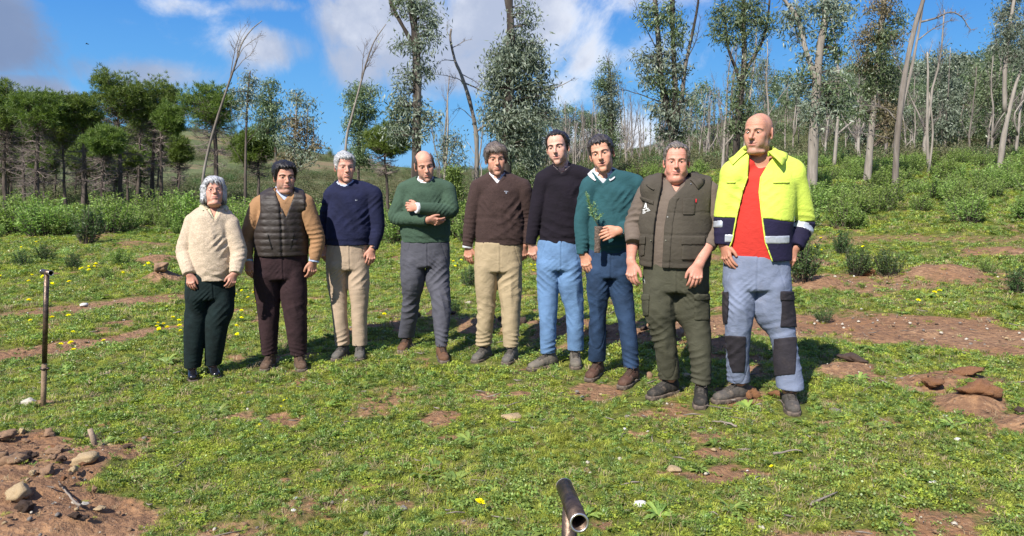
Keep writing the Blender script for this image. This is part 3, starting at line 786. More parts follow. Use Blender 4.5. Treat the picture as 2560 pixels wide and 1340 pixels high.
HW = np.array([.94, 1, 1.0])
def build_head(h, Rm, C, sc, NB, org, skin):
    """returns skin vertices/faces/colours in world space and makes the hair, brow and eye parts afterwards"""
    g, F, base = head_field(h)
    X, Y, Z = g.xyz()
    nb = Rm.T @ (NB - C) / (sc * HW)                            # the neck's foot seen from the head
    n0 = np.array([0, .022, -.055])
    nk = chain(g, [n0, n0 + (nb - n0) * .5 + np.array([0, .008, 0]), nb, nb + (nb - n0) * .4], [.054 + .008 * h.get('fat', 0), .055 + .008 * h.get('fat', 0), .060, .072], [.056, .056, .060, .07])
    for s in (1, -1):
        nk = smin(nk, chain(g, [(s * .044, .02, -.06), (s * .028, -.010, -.11) if nb[2] < -.13 else (s * .03, -.01, -.10), nb + np.array([s * .012, -.045, .01])], .009, m=.04), .02)
    F = smin(F, nk, .013)
    V, Q = snets(F, g, 'head')
    # true skin colour: lips, flushed cheeks and nose, beard shadow, cropped hair; shade of the mouth crease painted in too
    skin = mul(skin, 1.10); sk = np.array(skin); c = np.tile(sk, (len(V), 1)); x, y, z = V.T; ax = np.abs(x)
    def blend(mask, col): c[:] = c * (1 - mask[:, None]) + np.array(col) * mask[:, None]
    up = 0.0085 * h.get('smile', 0)
    fr = (y < -.04)
    blend(.35 * h.get('flush', .6) * np.exp(-((ax - .042) / .022) ** 2 - ((z + .022) / .022) ** 2) * fr, (.50, .17, .12))
    blend(.40 * h.get('flush', .6) * np.exp(-(x / .016) ** 2 - ((z + .022) / .016) ** 2) * (y < -.09), (.50, .18, .13))
    blend(.30 * (ax > .074), (.52, .20, .14))
    lip = np.exp(-((x / .023) ** 4)) * (sst(-.0725, -.069, z) - sst(-.0535 , -.0505, z)) * (y < -.078)
    blend(.68 * lip, (.36, .11, .095))
    blend(.70 * np.exp(-(x / .0235) ** 6) * np.exp(-((z + .0600 - up * .9 * (ax / .024) ** 2) / .0016) ** 2) * (y < -.078), (.15, .045, .038))  # dark crease between the lips: shade put into the colour
    if h.get('open', 0): blend(.9 * np.exp(-(x / .017) ** 4) * np.exp(-((z + .060 - up * .3) / .0026) ** 2) * (y < -.08), (.60, .56, .50) if h.get('teeth') else (.13, .04, .035))
    sh = h.get('stubble', 0)
    if sh:
        m = sst(-.022, -.060, z) * sst(.03, -.03, y) * (1 - .9 * lip) * sst(-.150, -.095, z)
        m = np.maximum(m, sst(.05, .062, ax) * sst(-.02, -.04, z) * (y < .0))
        blend(sh * m, h.get('stubcol', (.16, .13, .115)))
    if h.get('crop'):
        m = sst(-.035, .0, y) * sst(.055, .03, z - .25 * y) * (ax > .045) * (z > -.07) + .0
        blend(h['crop'] * m, (.13, .105, .09))
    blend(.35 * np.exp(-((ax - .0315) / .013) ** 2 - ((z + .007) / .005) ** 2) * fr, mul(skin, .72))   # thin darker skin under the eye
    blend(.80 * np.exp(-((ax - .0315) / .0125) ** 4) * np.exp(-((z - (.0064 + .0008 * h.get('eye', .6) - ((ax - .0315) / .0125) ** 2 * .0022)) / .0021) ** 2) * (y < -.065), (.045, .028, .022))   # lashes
    blend(.22 * np.exp(-(z - .05) ** 2 / .0012) * fr * h.get('flush', .6), (.50, .20, .14))
    c *= (1 + .05 * np.sin(V @ np.array([160, 90, 130])) * np.sin(V @ np.array([-70, 140, 110])))[:, None]
    Wv = (V * sc * HW) @ Rm.T + C
    return g, F, base, V, Wv, Q, c

def head_extras(h, g, F, base, Rm, C, sc, org, parent, V, Q):
    T = lambda P: (np.asarray(P) * sc * HW) @ Rm.T + C - org
    X, Y, Z = g.xyz()
    # eyes
    for s in (1, -1):
        bm = bmesh.new(); bmesh.ops.create_uvsphere(bm, u_segments=16, v_segments=12, radius=1.0)
        P = np.array([v.co[:] for v in bm.verts]); fs = [[v.index for v in f.verts] for f in bm.faces]; bm.free()
        P = P[:, [0, 2, 1]] * np.array([1, -1, 1])
        look = np.array([h.get('gaze', 0), -1, -.05]); look /= np.linalg.norm(look); d = P @ look
        col = np.where(d[:, None] > .95, (.010, .008, .008), np.where(d[:, None] > .80, h.get('iris', (.07, .04, .025)), (.40, .36, .34)))
        me = mesh_from('eye', T(P * .0121 + np.array([s * .0315, -.0762, .0050])), [f for f in fs if len(f) == 4], [f for f in fs if len(f) == 3])
        cattr(me, 'Col', col); put('eye', me, EYEMAT, parent)
    bv = BVHTree.FromPolygons([tuple(v) for v in V], [tuple(q) for q in Q])
    def on(p, lift):
        q, nn, _, _ = bv.find_nearest(Vector(p)); return np.array(q) + np.array(nn) * lift, np.array(nn)
    hm = hairmat(h.get('browcol', h['haircol']))
    if h.get('brows', 1):
        for s in (1, -1):
            mb = MB(); pts = crom([(s * .0125, -.092, .0195), (s * .026, -.093, .0245), (s * .040, -.080, .0235), (s * .049, -.066, .017)], 14)
            for p in pts:
                for k in range(int(7 * h.get('brows', 1))):
                    q, nn = on(p + np.array([0, -.005, 0]) + rng.normal(size=3) * (.002, .001, .0014), .0003)
                    d = np.array([s * .8, .25, .35 + .5 * rng.normal()]); d -= nn * (d @ nn); d /= np.linalg.norm(d)
                    d = d + nn * .12; l = .0065 * (.6 + .6 * rng.random())
                    w = np.cross(d, nn) * .0005
                    mb.raw(T(np.array([q - w, q + w, q + d * l])), None, [[0, 1, 2]], rng.random())
            put('eyebrow', mb.mesh('eyebrow'), hm, parent)
    st = h.get('hair')
    if not st: return
    if st == 'sides':
        yy, zz, rec = HAIRLINES['short']
    else: yy, zz, rec = HAIRLINES[st]
    L = np.interp(g.ax[1], yy, zz).astype(np.float32)[None, :, None]
    L = L + rec * .035 * np.exp(-((np.abs(X) - .046) / .020) ** 2) * (Y < -.03)
    L = L + .006 * np.sin(X * 260 + 2) * (Y < -.02) + .004 * np.sin(X * 610)
    hl = (L - Z) * .75
    th = .004 + h.get('thick', .010) * sst(.0, .07, Z) + h.get('sidethick', .006) * sst(.04, .07, np.abs(X) + 0 * Z)
    th = th * sst(-.012, .022, Z - L)[...] + .0012
    wv = h.get('wave', .003) * wav(g, h.get('wavef', 95), 5, (1.3, .7, 1.0)) + .0016 * wav(g, 260, 6, (1.4, .6, 1))
    B = base
    if st == 'bob':
        for s in (1, -1):
            B = smin(B, chain(g, [(s * .064, .008, .03), (s * .074, .016, -.03), (s * (.082 if s < 0 else .070), .012, -.070)], [.026, .024, .020], [.045, .045, .040], side=(1, 0, 0)), .02)
        B = smin(B, ell(g, (0, .055, -.045), (.075, .05, .065)), .03)
        B = smin(B, ell(g, (0, -.035, .075), (.060, .056, .040)), .02)
    H = B - th + wv
    H = smax(H, hl, .006)
    if st == 'bob':
        keep = np.maximum(np.abs(X) - (.050 - .12 * np.clip(Z, -.1, .03)), 0)
        facem = np.where((Y < -.028), (.057 + .25 * np.clip(.05 - Z, -.05, .02)) - np.abs(X), -.05)
        facem = np.minimum(facem, .060 - Z - .012 * np.sin(X * 200)) ; H = smax(H, facem, .008)
        H = np.maximum(H, -.070 - Z + .008 * np.sin(X * 300))
    if st == 'sides':
        H = smax(H, (Z - (.062 + .55 * (Y - .02))) * .8, .006) if False else smax(H, .064 - np.sqrt((X / 1.0) ** 2 + np.maximum(0, (Y - .035) * .9) ** 2 + 0 * Z), .006)
        H = np.maximum(H, -(Y + .055) * .6 )
    for s in (1, -1):      # leave the ears free
        if st not in ('bob', 'full'): H = smax(H, -ell(g, (s * .082, .013, .002), (.020, .019, .034)), .003)
    HV, HQ = snets(H, g, 'hair')
    if len(HV) == 0: return
    # strands over the shell
    ln = h.get('len', .022)
    P = HV
    nn = np.zeros_like(P); fa, fb, fc = P[HQ[:, 1]] - P[HQ[:, 0]], P[HQ[:, 3]] - P[HQ[:, 0]], None
    fn = np.cross(fa, fb)
    for k in range(4): np.add.at(nn, HQ[:, k], fn)
    nn /= np.linalg.norm(nn, axis=1)[:, None] + 1e-12
    cen = P - np.array([0, .01, .01])
    if (nn * cen).sum(1).mean() < 0: nn = -nn
    n = int(h.get('nstrand', 2600) * 1.5); ix = rng.integers(0, len(P), n); p = P[ix] - nn[ix] * .0015; nv = nn[ix]
    ok = np.ones(n, bool)
    fl = h.get('flow', 'back')
    if fl == 'down': d = np.stack([p[:, 0] * 5, p[:, 1] * 1.5 - .1, -.35 - 4 * (.1 - p[:, 2])], 1)
    elif fl == 'fwd': d = np.stack([p[:, 0] * 4 + .25, -np.ones(n) * .8, -.25 - 3 * np.abs(p[:, 0])], 1)
    elif fl == 'curl': d = rng.normal(size=(n, 3)) + np.array([0, -.1, .0])
    else: d = np.stack([p[:, 0] * 3 + .25, np.ones(n) * .8, -.15 - (p[:, 1] > .02) * 1.0], 1)
    d = d + rng.normal(size=(n, 3)) * (.14 if fl != 'curl' else .5)
    d -= nv * (d * nv).sum(1)[:, None]; d /= np.linalg.norm(d, axis=1)[:, None] + 1e-9
    l = (ln * (.5 + .8 * rng.random(n)))[:, None]; lift = .5 * h.get('lift', .22) * (.4 + rng.random(n))[:, None]
    w = np.cross(d, nv) * (h.get('sw', .0007) * (.6 + .8 * rng.random(n)))[:, None]
    m1 = p + d * l * .5 + nv * l * lift; e = p + d * l + nv * l * lift * .6
    if fl == 'curl': e = e + rng.normal(size=(n, 3)) * ln * .3
    if st == 'bob': e[:, 2] -= .004
    Vs = np.stack([p - w, p + w, m1 - w * .9, m1 + w * .9, e], 1).reshape(-1, 3); b = np.arange(n)[:, None] * 5
    mb = MB(); mb.raw(T(HV), HQ, None, .45 + .35 * np.sin(HV @ np.array([310, 90, 150])) * .6)
    mb.raw(T(Vs), b + np.array([[0, 1, 3, 2]]), b + np.array([[2, 3, 4]]), np.repeat(rng.random(n), 5))
    put('hair', mb.mesh('hair'), hairmat(h['haircol'], h.get('haircol2')), parent)

def hairmat(c0, c1=None):
    key = 'hair_%s' % (tuple(round(v, 3) for v in c0),)
    if key in _mats: return _mats[key]
    m, N, b, out = new_mat('hair_tone')
    v = N.add('ShaderNodeAttribute', attribute_name='var').outputs['Fac']
    p = N.add('ShaderNodeTexCoord').outputs['Object']
    v = N.math('MULTIPLY_ADD', N.noise(p, 160, 3), .7, N.math('MULTIPLY', v, .5))
    c = N.mix(N.ramp(v, .3, .85), mul(c0, .75), c1 or mul(c0, 1.6))
    setin(N, b, 'Base Color', c); setin(N, b, 'Roughness', .45); setin(N, b, 'Specular IOR Level', .35)
    _mats[key] = m
    return m
def make_skin():
    m, N, b, out = new_mat('skin')
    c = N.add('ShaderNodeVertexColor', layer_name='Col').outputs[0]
    p = N.add('ShaderNodeTexCoord').outputs['Object']
    c = N.mix(N.ramp(N.noise(p, 45, 5, .65), .35, .7, 0, .30), c, (.42, .16, .11))
    c = N.mix(N.ramp(N.noise(p, 210, 3, .6), .58, .72, 0, .25), c, (.28, .13, .085))
    bp = N.add('ShaderNodeBump', {'Strength': .35, 'Distance': .003, 'Height': N.noise(p, 260, 5, .65)})
    setin(N, b, 'Base Color', c); setin(N, b, 'Roughness', .55); setin(N, b, 'Normal', bp.outputs[0])
    setin(N, b, 'Subsurface Weight', .12); b.inputs['Subsurface Radius'].default_value = (.010, .004, .002); b.inputs['Subsurface Scale'].default_value = 1.0
    setin(N, b, 'Specular IOR Level', .32)
    return m
SKIN = make_skin()
def make_eye():
    m, N, b, out = new_mat('eye'); setin(N, b, 'Base Color', N.add('ShaderNodeVertexColor', layer_name='Col').outputs[0]); setin(N, b, 'Roughness', .12); return m
EYEMAT = make_eye()
# ------------------------------------------------------------------ people
UP = np.array([0, 0, 1.])
class Person:
    def __init__(s, S):
        s.S = S
        an = [hit(px, py, S.get('cuffh', .105)) for px, py in S['ankle']]
        s.ank = an; s.D = (an[0][1] + an[1][1]) / 2
        s.org = np.array([(an[0][0] + an[1][0]) / 2, s.D, float(zg0((an[0][0] + an[1][0]) / 2, s.D))])
        s.face = math.atan2(-s.org[0], s.org[1])                       # turns the figure towards the camera
        s.fw = np.array([-s.org[0], -s.org[1], 0]) ; s.fw /= np.linalg.norm(s.fw)
        s.u = np.array([-s.fw[1], s.fw[0], 0])
        s.parent = None
    def J(s, p):
        return pix(p[0], p[1], s.D + (p[2] if len(p) > 2 else 0))
    def rows(s, rows, grow=0.0):
        P, A, B = [], [], []
        for r in rows:
            xl, xr, y, b = r[:4]; dy = r[4] if len(r) > 4 else 0
            P.append(pix((xl + xr) / 2, y, s.D + dy)); A.append((xr - xl) / 2 / FPX * (s.D + dy) + grow); B.append(b + grow)
        return np.array(P), np.array(A), np.array(B)
    def torso_grid(s, h=.0072):
        pts = [s.J(p) for p in s.S['armL'] + s.S['armR']] + list(s.rows(s.S['torso'])[0]) + [s.J(s.S['neck'])]
        lo, hi = np.min(pts, 0), np.max(pts, 0)
        return Grid(lo - [.13, .22, .06], hi + [.13, .22, .10], h)
    def torso_field(s, g, grow=0.0, seed=1, loose=1.0):
        S = s.S
        P, A, B = s.rows(S['torso'], grow)
        F = chain(g, P, A, B, side=s.u, up=5, m=.09)
        nb = s.J(S['neck']) + np.array([0, .015, 0])
        L, Rr = s.J(S['shL']), s.J(S['shR'])
        rs = S.get('shr', .066) + grow
        for Q in (L, Rr):
            mid = nb * .45 + Q * .55 + UP * S.get('trap', .012)
            F = smin(F, chain(g, [nb + UP * .00, mid, Q], [.070 + grow, .066 + grow, rs], [.080 + grow, .082 + grow, rs * 1.08], side=UP, up=4), .036)
        return F
    def sleeve(s, g, arm, r, grow=0.0, end=None, seed=1):
        P = [s.J(p) for p in arm[:3]]; r = [v * .93 for v in r]
        sh, el, wr = P
        if end is not None: wr = s.J(end)
        F = chain(g, [sh, sh * .5 + el * .5 + s.fw * .0, el, el * .45 + wr * .55, wr], np.array([r[0], (r[0] + r[1]) / 2 + .003, r[1], (r[1] + r[2]) / 2 + .002, r[2]]) + grow, np.array([r[0] * 1.08, (r[0] + r[1]) / 2 + .006, r[1] * 1.04, (r[1] + r[2]) / 2 + .002, r[2]]) + grow, side=s.u, up=4)
        d = wr - el; d = d / np.linalg.norm(d); dd = el - sh; dd = dd / np.linalg.norm(dd)
        am = s.S.get('crease', 1.0)
        F = F + folds(g, el, .11, d + dd + .35 * s.u, .0075 * am, .042, seed) + folds(g, wr - d * .05, .075, d + .2 * s.fw, .0055 * am, .030, seed + 3) + folds(g, sh * .7 + el * .3, .10, dd + .9 * s.u, .0055 * am, .055, seed + 5)
        F = smax(F, plane(g, wr, d), .004)
        return F
    def body(s):
        """head, neck, hands and the body under the clothes as one skin mesh: the person"""
        S = s.S; h = S['head']
        top, chin = h['top'], h['chin']
        Cpx = ((top[0] + chin[0]) / 2, (top[1] + chin[1]) / 2); dyh = h.get('dy', -.02)
        C0 = pix(*Cpx, s.D + dyh)
        Hm = abs(chin[1] - top[1]) / FPX * (s.D + dyh)
        sc = h.get('sc') or max(.98, min(1.08, Hm / .238))
        Rm = rotz(s.face + R(h.get('yaw', 0))) @ rotx(R(h.get('pitch', 0))) @ roty(-R(h.get('roll', 0)))
        C = C0 + Rm @ np.array([0, .0, -.004]) * sc
        NB = s.J(S['neck']) + np.array([0, .03, 0])
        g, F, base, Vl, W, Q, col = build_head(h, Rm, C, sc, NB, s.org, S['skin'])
        Vs, Qs, Cs = [W], [Q], [col]; n = len(W)
        S = dict(S, skin=tuple(S['skin']))
        for key in ('L', 'R'):
            arm = S['arm' + key]; hd = S['hand' + key]
            wr, tip, el = s.J(arm[2]), s.J(arm[3]), s.J(arm[1])
            mir = 1 if key == 'L' else -1                   # viewer's left: thumb towards the viewer's right
            inward = s.u * mir; r = R(hd.get('roll', 55))
            pn = inward * math.cos(r) - s.fw * math.sin(r)
            if 'pn' in hd: pn = s.u * hd['pn'][0] - s.fw * hd['pn'][1] + UP * hd['pn'][2]
            hv, hq = hand_field(wr, tip, pn, hd.get('mir', -mir), el, hd.get('sc', S.get('handsc', 1.0)), hd.get('curl', 1.0), hd.get('spread', 0), hd.get('thumb', 1), S.get('fore', .030), hd.get('bare', .3))
            Vs.append(hv); Qs.append(hq + n); n += len(hv)
            cc = np.tile(np.array(S['skin']) * np.array(S.get('handtone', (.92, .86, .84))), (len(hv), 1)); Cs.append(cc)
        # trunk and limbs below the clothes
        g2 = Grid(np.min([s.J(S['armL'][1]), s.J(S['armR'][1])] + s.ank, 0) - [.12, .2, .12], np.max([s.J(S['shL']), s.J(S['shR'])], 0) + [.12, .2, .14], .016)
        T = s.torso_field(g2, -.024); T = np.maximum(T, s.rows(S['torso'])[0][0][2] + .03 - g2.xyz()[2])
        pv, pa, pb = s.rows(S['pelvis'], -.02); T = smin(T, np.maximum(chain(g2, pv, pa, pb, side=s.u), pv[-1][2] + .05 - g2.xyz()[2]), .02)
        for k, a in ((0, 'L'), (1, 'R')):
            lp, la, lb = s.rows(s.legrows(k), -.028)
            T = smin(T, chain(g2, lp, la, la, side=s.u), .0)
            P = [s.J(p) for p in S['arm' + a][:3]]
            T = smin(T, chain(g2, [P[0], P[1], P[1] * .3 + P[2] * .7], [.045, .038, .027]), .03)
        bv, bq = snets(T, g2, 'b'); Vs.append(bv); Qs.append(bq + n); Cs.append(np.tile(np.array(S['skin']), (len(bv), 1)))
        me = mesh_from('person', np.concatenate(Vs) - s.org, np.concatenate(Qs))
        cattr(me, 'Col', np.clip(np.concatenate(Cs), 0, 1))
        s.parent = put('person', me, SKIN, None, s.org, None, S['label'], 'person', 'people standing in a row for a group picture')
        head_extras(h, g, F, base, Rm, C, sc, s.org, s.parent, Vl, Q)
        s.headT = lambda P: (np.asarray(P) * sc * HW) @ Rm.T + C
        s.NB = NB; s.C = C; s.sc = sc; s.Rm = Rm
        return s.parent
    def legrows(s, k):
        S = s.S; rows = S['legL' if k == 0 else 'legR']; dy = s.ank[k][1] - s.D; n = len(rows)
        out = []
        for i, (xl, xr, y) in enumerate(rows):
            w = (xr - xl) / 2 / FPX * s.D
            t = (i / (n - 1)) ** 1.2
            out.append((xl, xr, y, w * (1.12 if i < n - 1 else 1.0), dy * t - .012 * math.sin(t * 3.1)))
        return out
    def trousers(s, mat, name='trousers', seed=11, am=1.0, extra=None):
        S = s.S
        pv, pa, pb = s.rows(S['pelvis']); L0, L1 = s.rows(s.legrows(0)), s.rows(s.legrows(1))
        allp = np.concatenate([pv, L0[0], L1[0]])
        g = Grid(allp.min(0) - [.14, .20, .03], allp.max(0) + [.14, .20, .05], .0066)
        zc = pv[-1][2]
        F = chain(g, pv, pa, pb, side=s.u, m=.09); F = smax(F, zc + .004 - g.xyz()[2], .03)
        crot = pv[-1]; legs = []
        for k, (lp, la, lb) in enumerate((L0, L1)):
            sgn = -1 if k == 0 else 1
            hip = pv[-1] + s.u * sgn * pa[-1] * .50 + UP * .05
            leg = chain(g, np.concatenate([[hip], lp, [lp[-1] - UP * .012]]), [pa[-1] * .46] + list(la) + [la[-1]], [pb[-1] * .92] + list(lb) + [lb[-1]], side=s.u, up=4, m=.09)
            kn, cu = lp[1] * .55 + lp[2] * .45, lp[-1]; legs.append((sgn, lp, kn, cu))
            leg = smax(leg, plane(g, cu, -UP + .03 * s.u), .004)
            F = smin(F, leg, .012)
        F = np.maximum(F, plane(g, pv[0] + UP * .035, UP))
        jean = name == 'jeans'
        def creases(q):
            X, Y, Z = q.xyz(); t = .0012 * am * wav(q, 62, seed + 20, (1, 1, 1.7)) + .0036 * am * wav(q, 20, seed + 8, (1.3, 1.3, .6))
            fy = (X - pv[0][0]) * s.u[0] + (Y - pv[0][1]) * s.u[1]; yf = (X - pv[0][0]) * s.fw[0] + (Y - pv[0][1]) * s.fw[1]
            for sgn, lp, kn, cu in legs:
                m = sst(-.02, .03, fy * sgn)
                t = t + m * am * (folds(q, cu + UP * .040, .085, UP + .30 * sgn * s.u, .0085, .038, seed + sgn) + folds(q, cu + UP * .17, .12, UP - .75 * sgn * s.u, .0040, .060, seed + 3 * sgn)
                    + folds(q, kn, .13, UP + .80 * sgn * s.u, .0060, .058, seed + 5 + sgn) + folds(q, kn + UP * .12, .13, UP - .6 * sgn * s.u, .0045, .060, seed + 9 + sgn)
                    + folds(q, lp[0] + s.fw * .05, .13, UP - .8 * sgn * s.u, .0055, .045, seed + 13 + sgn) + folds(q, crot + s.fw * .10 + s.u * sgn * .05 + UP * .02, .10, UP * .75 + s.u * sgn * .75, .0058, .030, seed + 17 + sgn)
                    + folds(q, lp[0] * .5 + kn * .5 + s.fw * .06, .20, s.u * 1.0 + .18 * UP, .0045, .075, seed + 23 + sgn))
                e = np.abs((fy * sgn - pa[0] * .70) - (pv[0][2] - .03 - Z) * .30)
                t = t + .0034 * np.exp(-(e / .004) ** 2) * (yf > .02) * (Z > pv[0][2] - .17)
                t = t + .0020 * np.exp(-((yf - .0) / .0035) ** 2)                                  # side seams
            t = t + .0040 * np.exp(-((fy - .012) / .005) ** 2) * (yf > .03) * (Z > zc - .03) - .0022 * np.exp(-((fy - .002) / .010) ** 2) * (yf > .03) * (Z > zc + .02)
            return t
        s.tg, s.tF, s.tdisp = g, F, creases
        o = sdf_obj(name, F, g, mat, s.parent, s.org, disp=creases)
        return o, g, F
    def shoes(s, mats, kind='boot', toes=None):
        up, sole, lace = BOOT if kind == 'boot' else LOAFER
        for k in (0, 1):
            a = s.ank[k]; t = hit(*s.S['toe'][k], .03)
            d = t - a; yaw = math.atan2(d[0], -d[1])
            dx = np.array([d[0], d[1]]); dx /= np.linalg.norm(dx)
            yaw = max(-1.15, min(1.15, yaw))
            sc = s.S.get('shoesc', 1.0)
            z = float(zg(a[0], a[1])) * .5 + float(zg(a[0] + dx[0] * .1, a[1] + dx[1] * .1)) * .5
            z = max(z, a[2] - .125)
            o = put('shoe' if kind != 'boot' else 'boot', up, mats[0], s.parent, np.array([a[0], a[1] - .0, z - .008]) - s.org)
            o.rotation_euler = (0, 0, yaw); o.scale = (sc, sc, sc)
            put('sole', sole, mats[1], o)
            if kind == 'boot': put('laces', lace, mats[2], o)
    def neck_hole(s, g, r=.066):
        n = s.S['neck']; nb = s.J(n); ax = UP * .95 + s.fw * s.S.get('neckfw', .26); ax /= np.linalg.norm(ax)
        return chain(g, [nb - ax * .008, nb + ax * .16], r, m=.07), nb
    def vcut(s, g, depth, half=.060, r=.066, slim=1.0):
        """the opening of a V neck: negative inside"""
        hole, nb = s.neck_hole(g, r)
        X, Y, Z = g.xyz(); xs = (X - nb[0]) * s.u[0] + (Y - nb[1]) * s.u[1]; yf = (X - nb[0]) * s.fw[0] + (Y - nb[1]) * s.fw[1]
        z0 = nb[2] + .045 - depth
        v = np.maximum(np.abs(xs) - half * slim * np.clip((Z - z0) / (depth - .01), -1, 1.3), -(yf - .02))
        return smin(hole, v * .8, .006), nb, z0
    def collar(s, mat, r=.067, fall=.040, point=.024, gap=26, name='collar', rise=.034, flare=.022, front=.050, name2=None, tip_out=.0, off=(0, 0), over=()):
        nb = s.J(s.S['neck']) + s.u * off[0] + np.array([0, .02 + off[1], 0])
        nt = 64; th = np.linspace(R(gap), 2 * math.pi - R(gap), nt)
        rows = []
        for t in th:
            rad = s.fw * math.cos(t) + s.u * math.sin(t); f = (math.cos(t) + 1) / 2; pt = max(0.0, math.cos(t)) ** 3
            rr = r * (1 + .04 * math.sin(t * 2) ** 2)
            zt = rise - front * f
            pr = []
            for v in (0, .5, 1): pr.append(nb + rad * (rr - .003 + .0 * v) + UP * (zt - .030 + .030 * v))
            pr.append(nb + rad * (rr + .004) + UP * (zt + .003))
            for v in (.33, .66, 1.0):
                side = s.u * (1 if math.sin(t) > 0 else -1) * pt * tip_out * v
                pr.append(nb + rad * (rr + .006 + flare * v * (.75 + .5 * f)) + side + UP * (zt - (fall + point * pt) * v + .004 * math.sin(v * 3.1)))
            rows.append(pr)
        V = np.array(rows); m = V.shape[1]
        i, j = np.meshgrid(np.arange(nt - 1), np.arange(m - 1), indexing='ij')
        Q = np.stack([i * m + j, i * m + j + 1, (i + 1) * m + j + 1, (i + 1) * m + j], -1).reshape(-1, 4)
        P = V.reshape(-1, 3)
        for ob in over:                      # the fall lies on the garment, never in it
            bm = bmesh.new(); bm.from_mesh(ob.data); bv = BVHTree.FromBMesh(bm); bm.free()
            for a in range(len(P)):
                if a % m < 3: continue
                q, nn, _, dd = bv.find_nearest(Vector(P[a] - s.org))
                if q is None or dd > .08: continue
                k = (Vector(P[a] - s.org) - q).dot(nn)
                if k < .010: P[a] = np.array(q + nn * .010) + s.org
        o = put(name, mesh_from(name, P - s.org, Q), mat, s.parent)
        md = o.modifiers.new('thickness', 'SOLIDIFY'); md.thickness = .0025; md.offset = 0
        return o
    def shirt(s, mat, gap=.013, low=.16, hole=.057, name='shirt', opening=None):
        """what shows of the shirt in the neck opening"""
        nb = s.J(s.S['neck'])
        g = Grid(nb - [.17, .2, low], nb + [.17, .15, .07], .006)
        F = s.torso_field(g, -gap)
        hl, _ = s.neck_hole(g, hole); F = np.maximum(F, -hl)
        if opening:
            c, _, _ = s.vcut(g, opening, .030, hole); F = np.maximum(F, -c)
        X, Y, Z = g.xyz(); q = np.sqrt((X - nb[0]) ** 2 + (Y - nb[1]) ** 2)
        F = np.maximum(F, q - .112); F = np.maximum(F, nb[2] - low + .02 - Z)
        cc, _, _ = s.vcut(g, .135, .075, .078); F = np.maximum(F, cc - .004)
        return sdf_obj(name, F, g, mat, s.parent, s.org)
    def sweater(s, mat, neck=('v', .075), seed=21, am=1.0, name='sweater', shirtmat=None, hem_in=.006):
        S = s.S; g = s.torso_grid(); F = s.torso_field(g)
        P, A, B = s.rows(S['torso']); nb = s.J(S['neck'])
        F = F + am * (.0046 * wav(g, 15, seed, (1.4, 1.4, .5)) + .0026 * wav(g, 34, seed + 2, (1, 1, 1.2)))
        F = F + folds(g, P[0] + UP * .07, .26, UP + .22 * s.u, .0055 * am, .065, seed + 3) + folds(g, P[-2] + s.fw * .1, .20, UP * .5 + s.u * .9, .0040 * am, .09, seed + 13) + folds(g, P[1] + s.fw * .1, .20, UP * .8 - s.u * .6, .0040 * am, .08, seed + 15)
        for q, sg in ((s.J(S['armL'][0]), 1), (s.J(S['armR'][0]), -1)):
            F = F + folds(g, q - UP * .12 + s.u * sg * .05 + s.fw * .08, .11, UP * .75 + s.u * sg * .8, .0095 * am, .055, seed + 4)
        F = smin(F, s.sleeve(g, S['armL'], S['sl'], seed=seed + 5), .007)
        F = smin(F, s.sleeve(g, S['armR'], S['sl'], seed=seed + 9), .007)
        X, Y, Z = g.xyz()
        F = F + hem_in * sst(P[0][2] + .062, P[0][2] + .040, Z) * (np.abs((X - P[0][0]) * s.u[0] + (Y - P[0][1]) * s.u[1]) < A[0] + .012)
        hem = plane(g, P[0], -UP); trunk = np.abs((X - P[0][0]) * s.u[0] + (Y - P[0][1]) * s.u[1]) - (A[0] + .016)
        F = np.maximum(F, np.minimum(hem, -trunk) if S.get('armclear', 1) else hem)
        s.sg, s.sF = g, F
        if neck[0] == 'v': c, nb, z0 = s.vcut(g, neck[1])
        else: c, nb = s.neck_hole(g, .077)
        rim = np.maximum(np.abs(c) - .012, 0)
        F = F - .0035 * (np.abs(c - .008) < .011)            # ribbed band round the opening
        F = smax(F, -c, .003)
        ar = [(s.J(S['arm' + k][0]), s.J(S['arm' + k][1]), s.J(S['arm' + k][2])) for k in 'LR']
        def creases(q):
            t = .0010 * am * wav(q, 55, seed + 30, (1, 1, 1.6))
            for i, (sh, el, wr) in enumerate(ar):
                d = (wr - el) / np.linalg.norm(wr - el); dd = (el - sh) / np.linalg.norm(el - sh); sg = -1 if i == 0 else 1
                t = t + am * (folds(q, el, .10, d + dd + .4 * s.u, .0045, .034, seed + 31 + i) + folds(q, el * .4 + wr * .6, .09, d + .3 * s.u, .0032, .030, seed + 33 + i) + folds(q, sh - UP * .10 - s.u * sg * .06 + s.fw * .10, .09, UP * .8 - s.u * sg * .8, .0045, .034, seed + 35 + i))
            t = t + am * folds(q, P[0] + UP * .06, .20, UP + .4 * s.u, .0028, .038, seed + 37)
            return t
        o = sdf_obj(name, F, g, mat, s.parent, s.org, disp=creases)
        if shirtmat: s.shirt(shirtmat)
        return o
    def patch(s, name, F, g, region, mat, thick=.006, parent=None, disp=None):
        """a piece of cloth sewn on a garment: the garment's surface raised inside a region"""
        G = np.maximum(F - thick, region)
        G = np.maximum(G, -(F + .012))
        return sdf_obj(name, G, g, mat, parent or s.parent, s.org, one=True, disp=disp)
    def box_px(s, g, x0, x1, y0, y1, front=True, slope=0.0):
        """region seen between pixel columns and rows from the front of the figure"""
        a, b = s.J((x0, y1)), s.J((x1, y0)); X, Y, Z = g.xyz()
        k = s.D / np.maximum(Y, .5)                          # follow the lines of sight
        Xp = X * k; Zp = EYE + (Z - EYE) * k + slope * (Xp - a[0])
        q = np.maximum(np.maximum(a[0] - Xp, Xp - b[0]), np.maximum(a[2] - Zp, Zp - b[2]))
        if front: q = np.maximum(q, (Y - s.D - .02) * np.float32(1))
        return q.astype(np.float32)
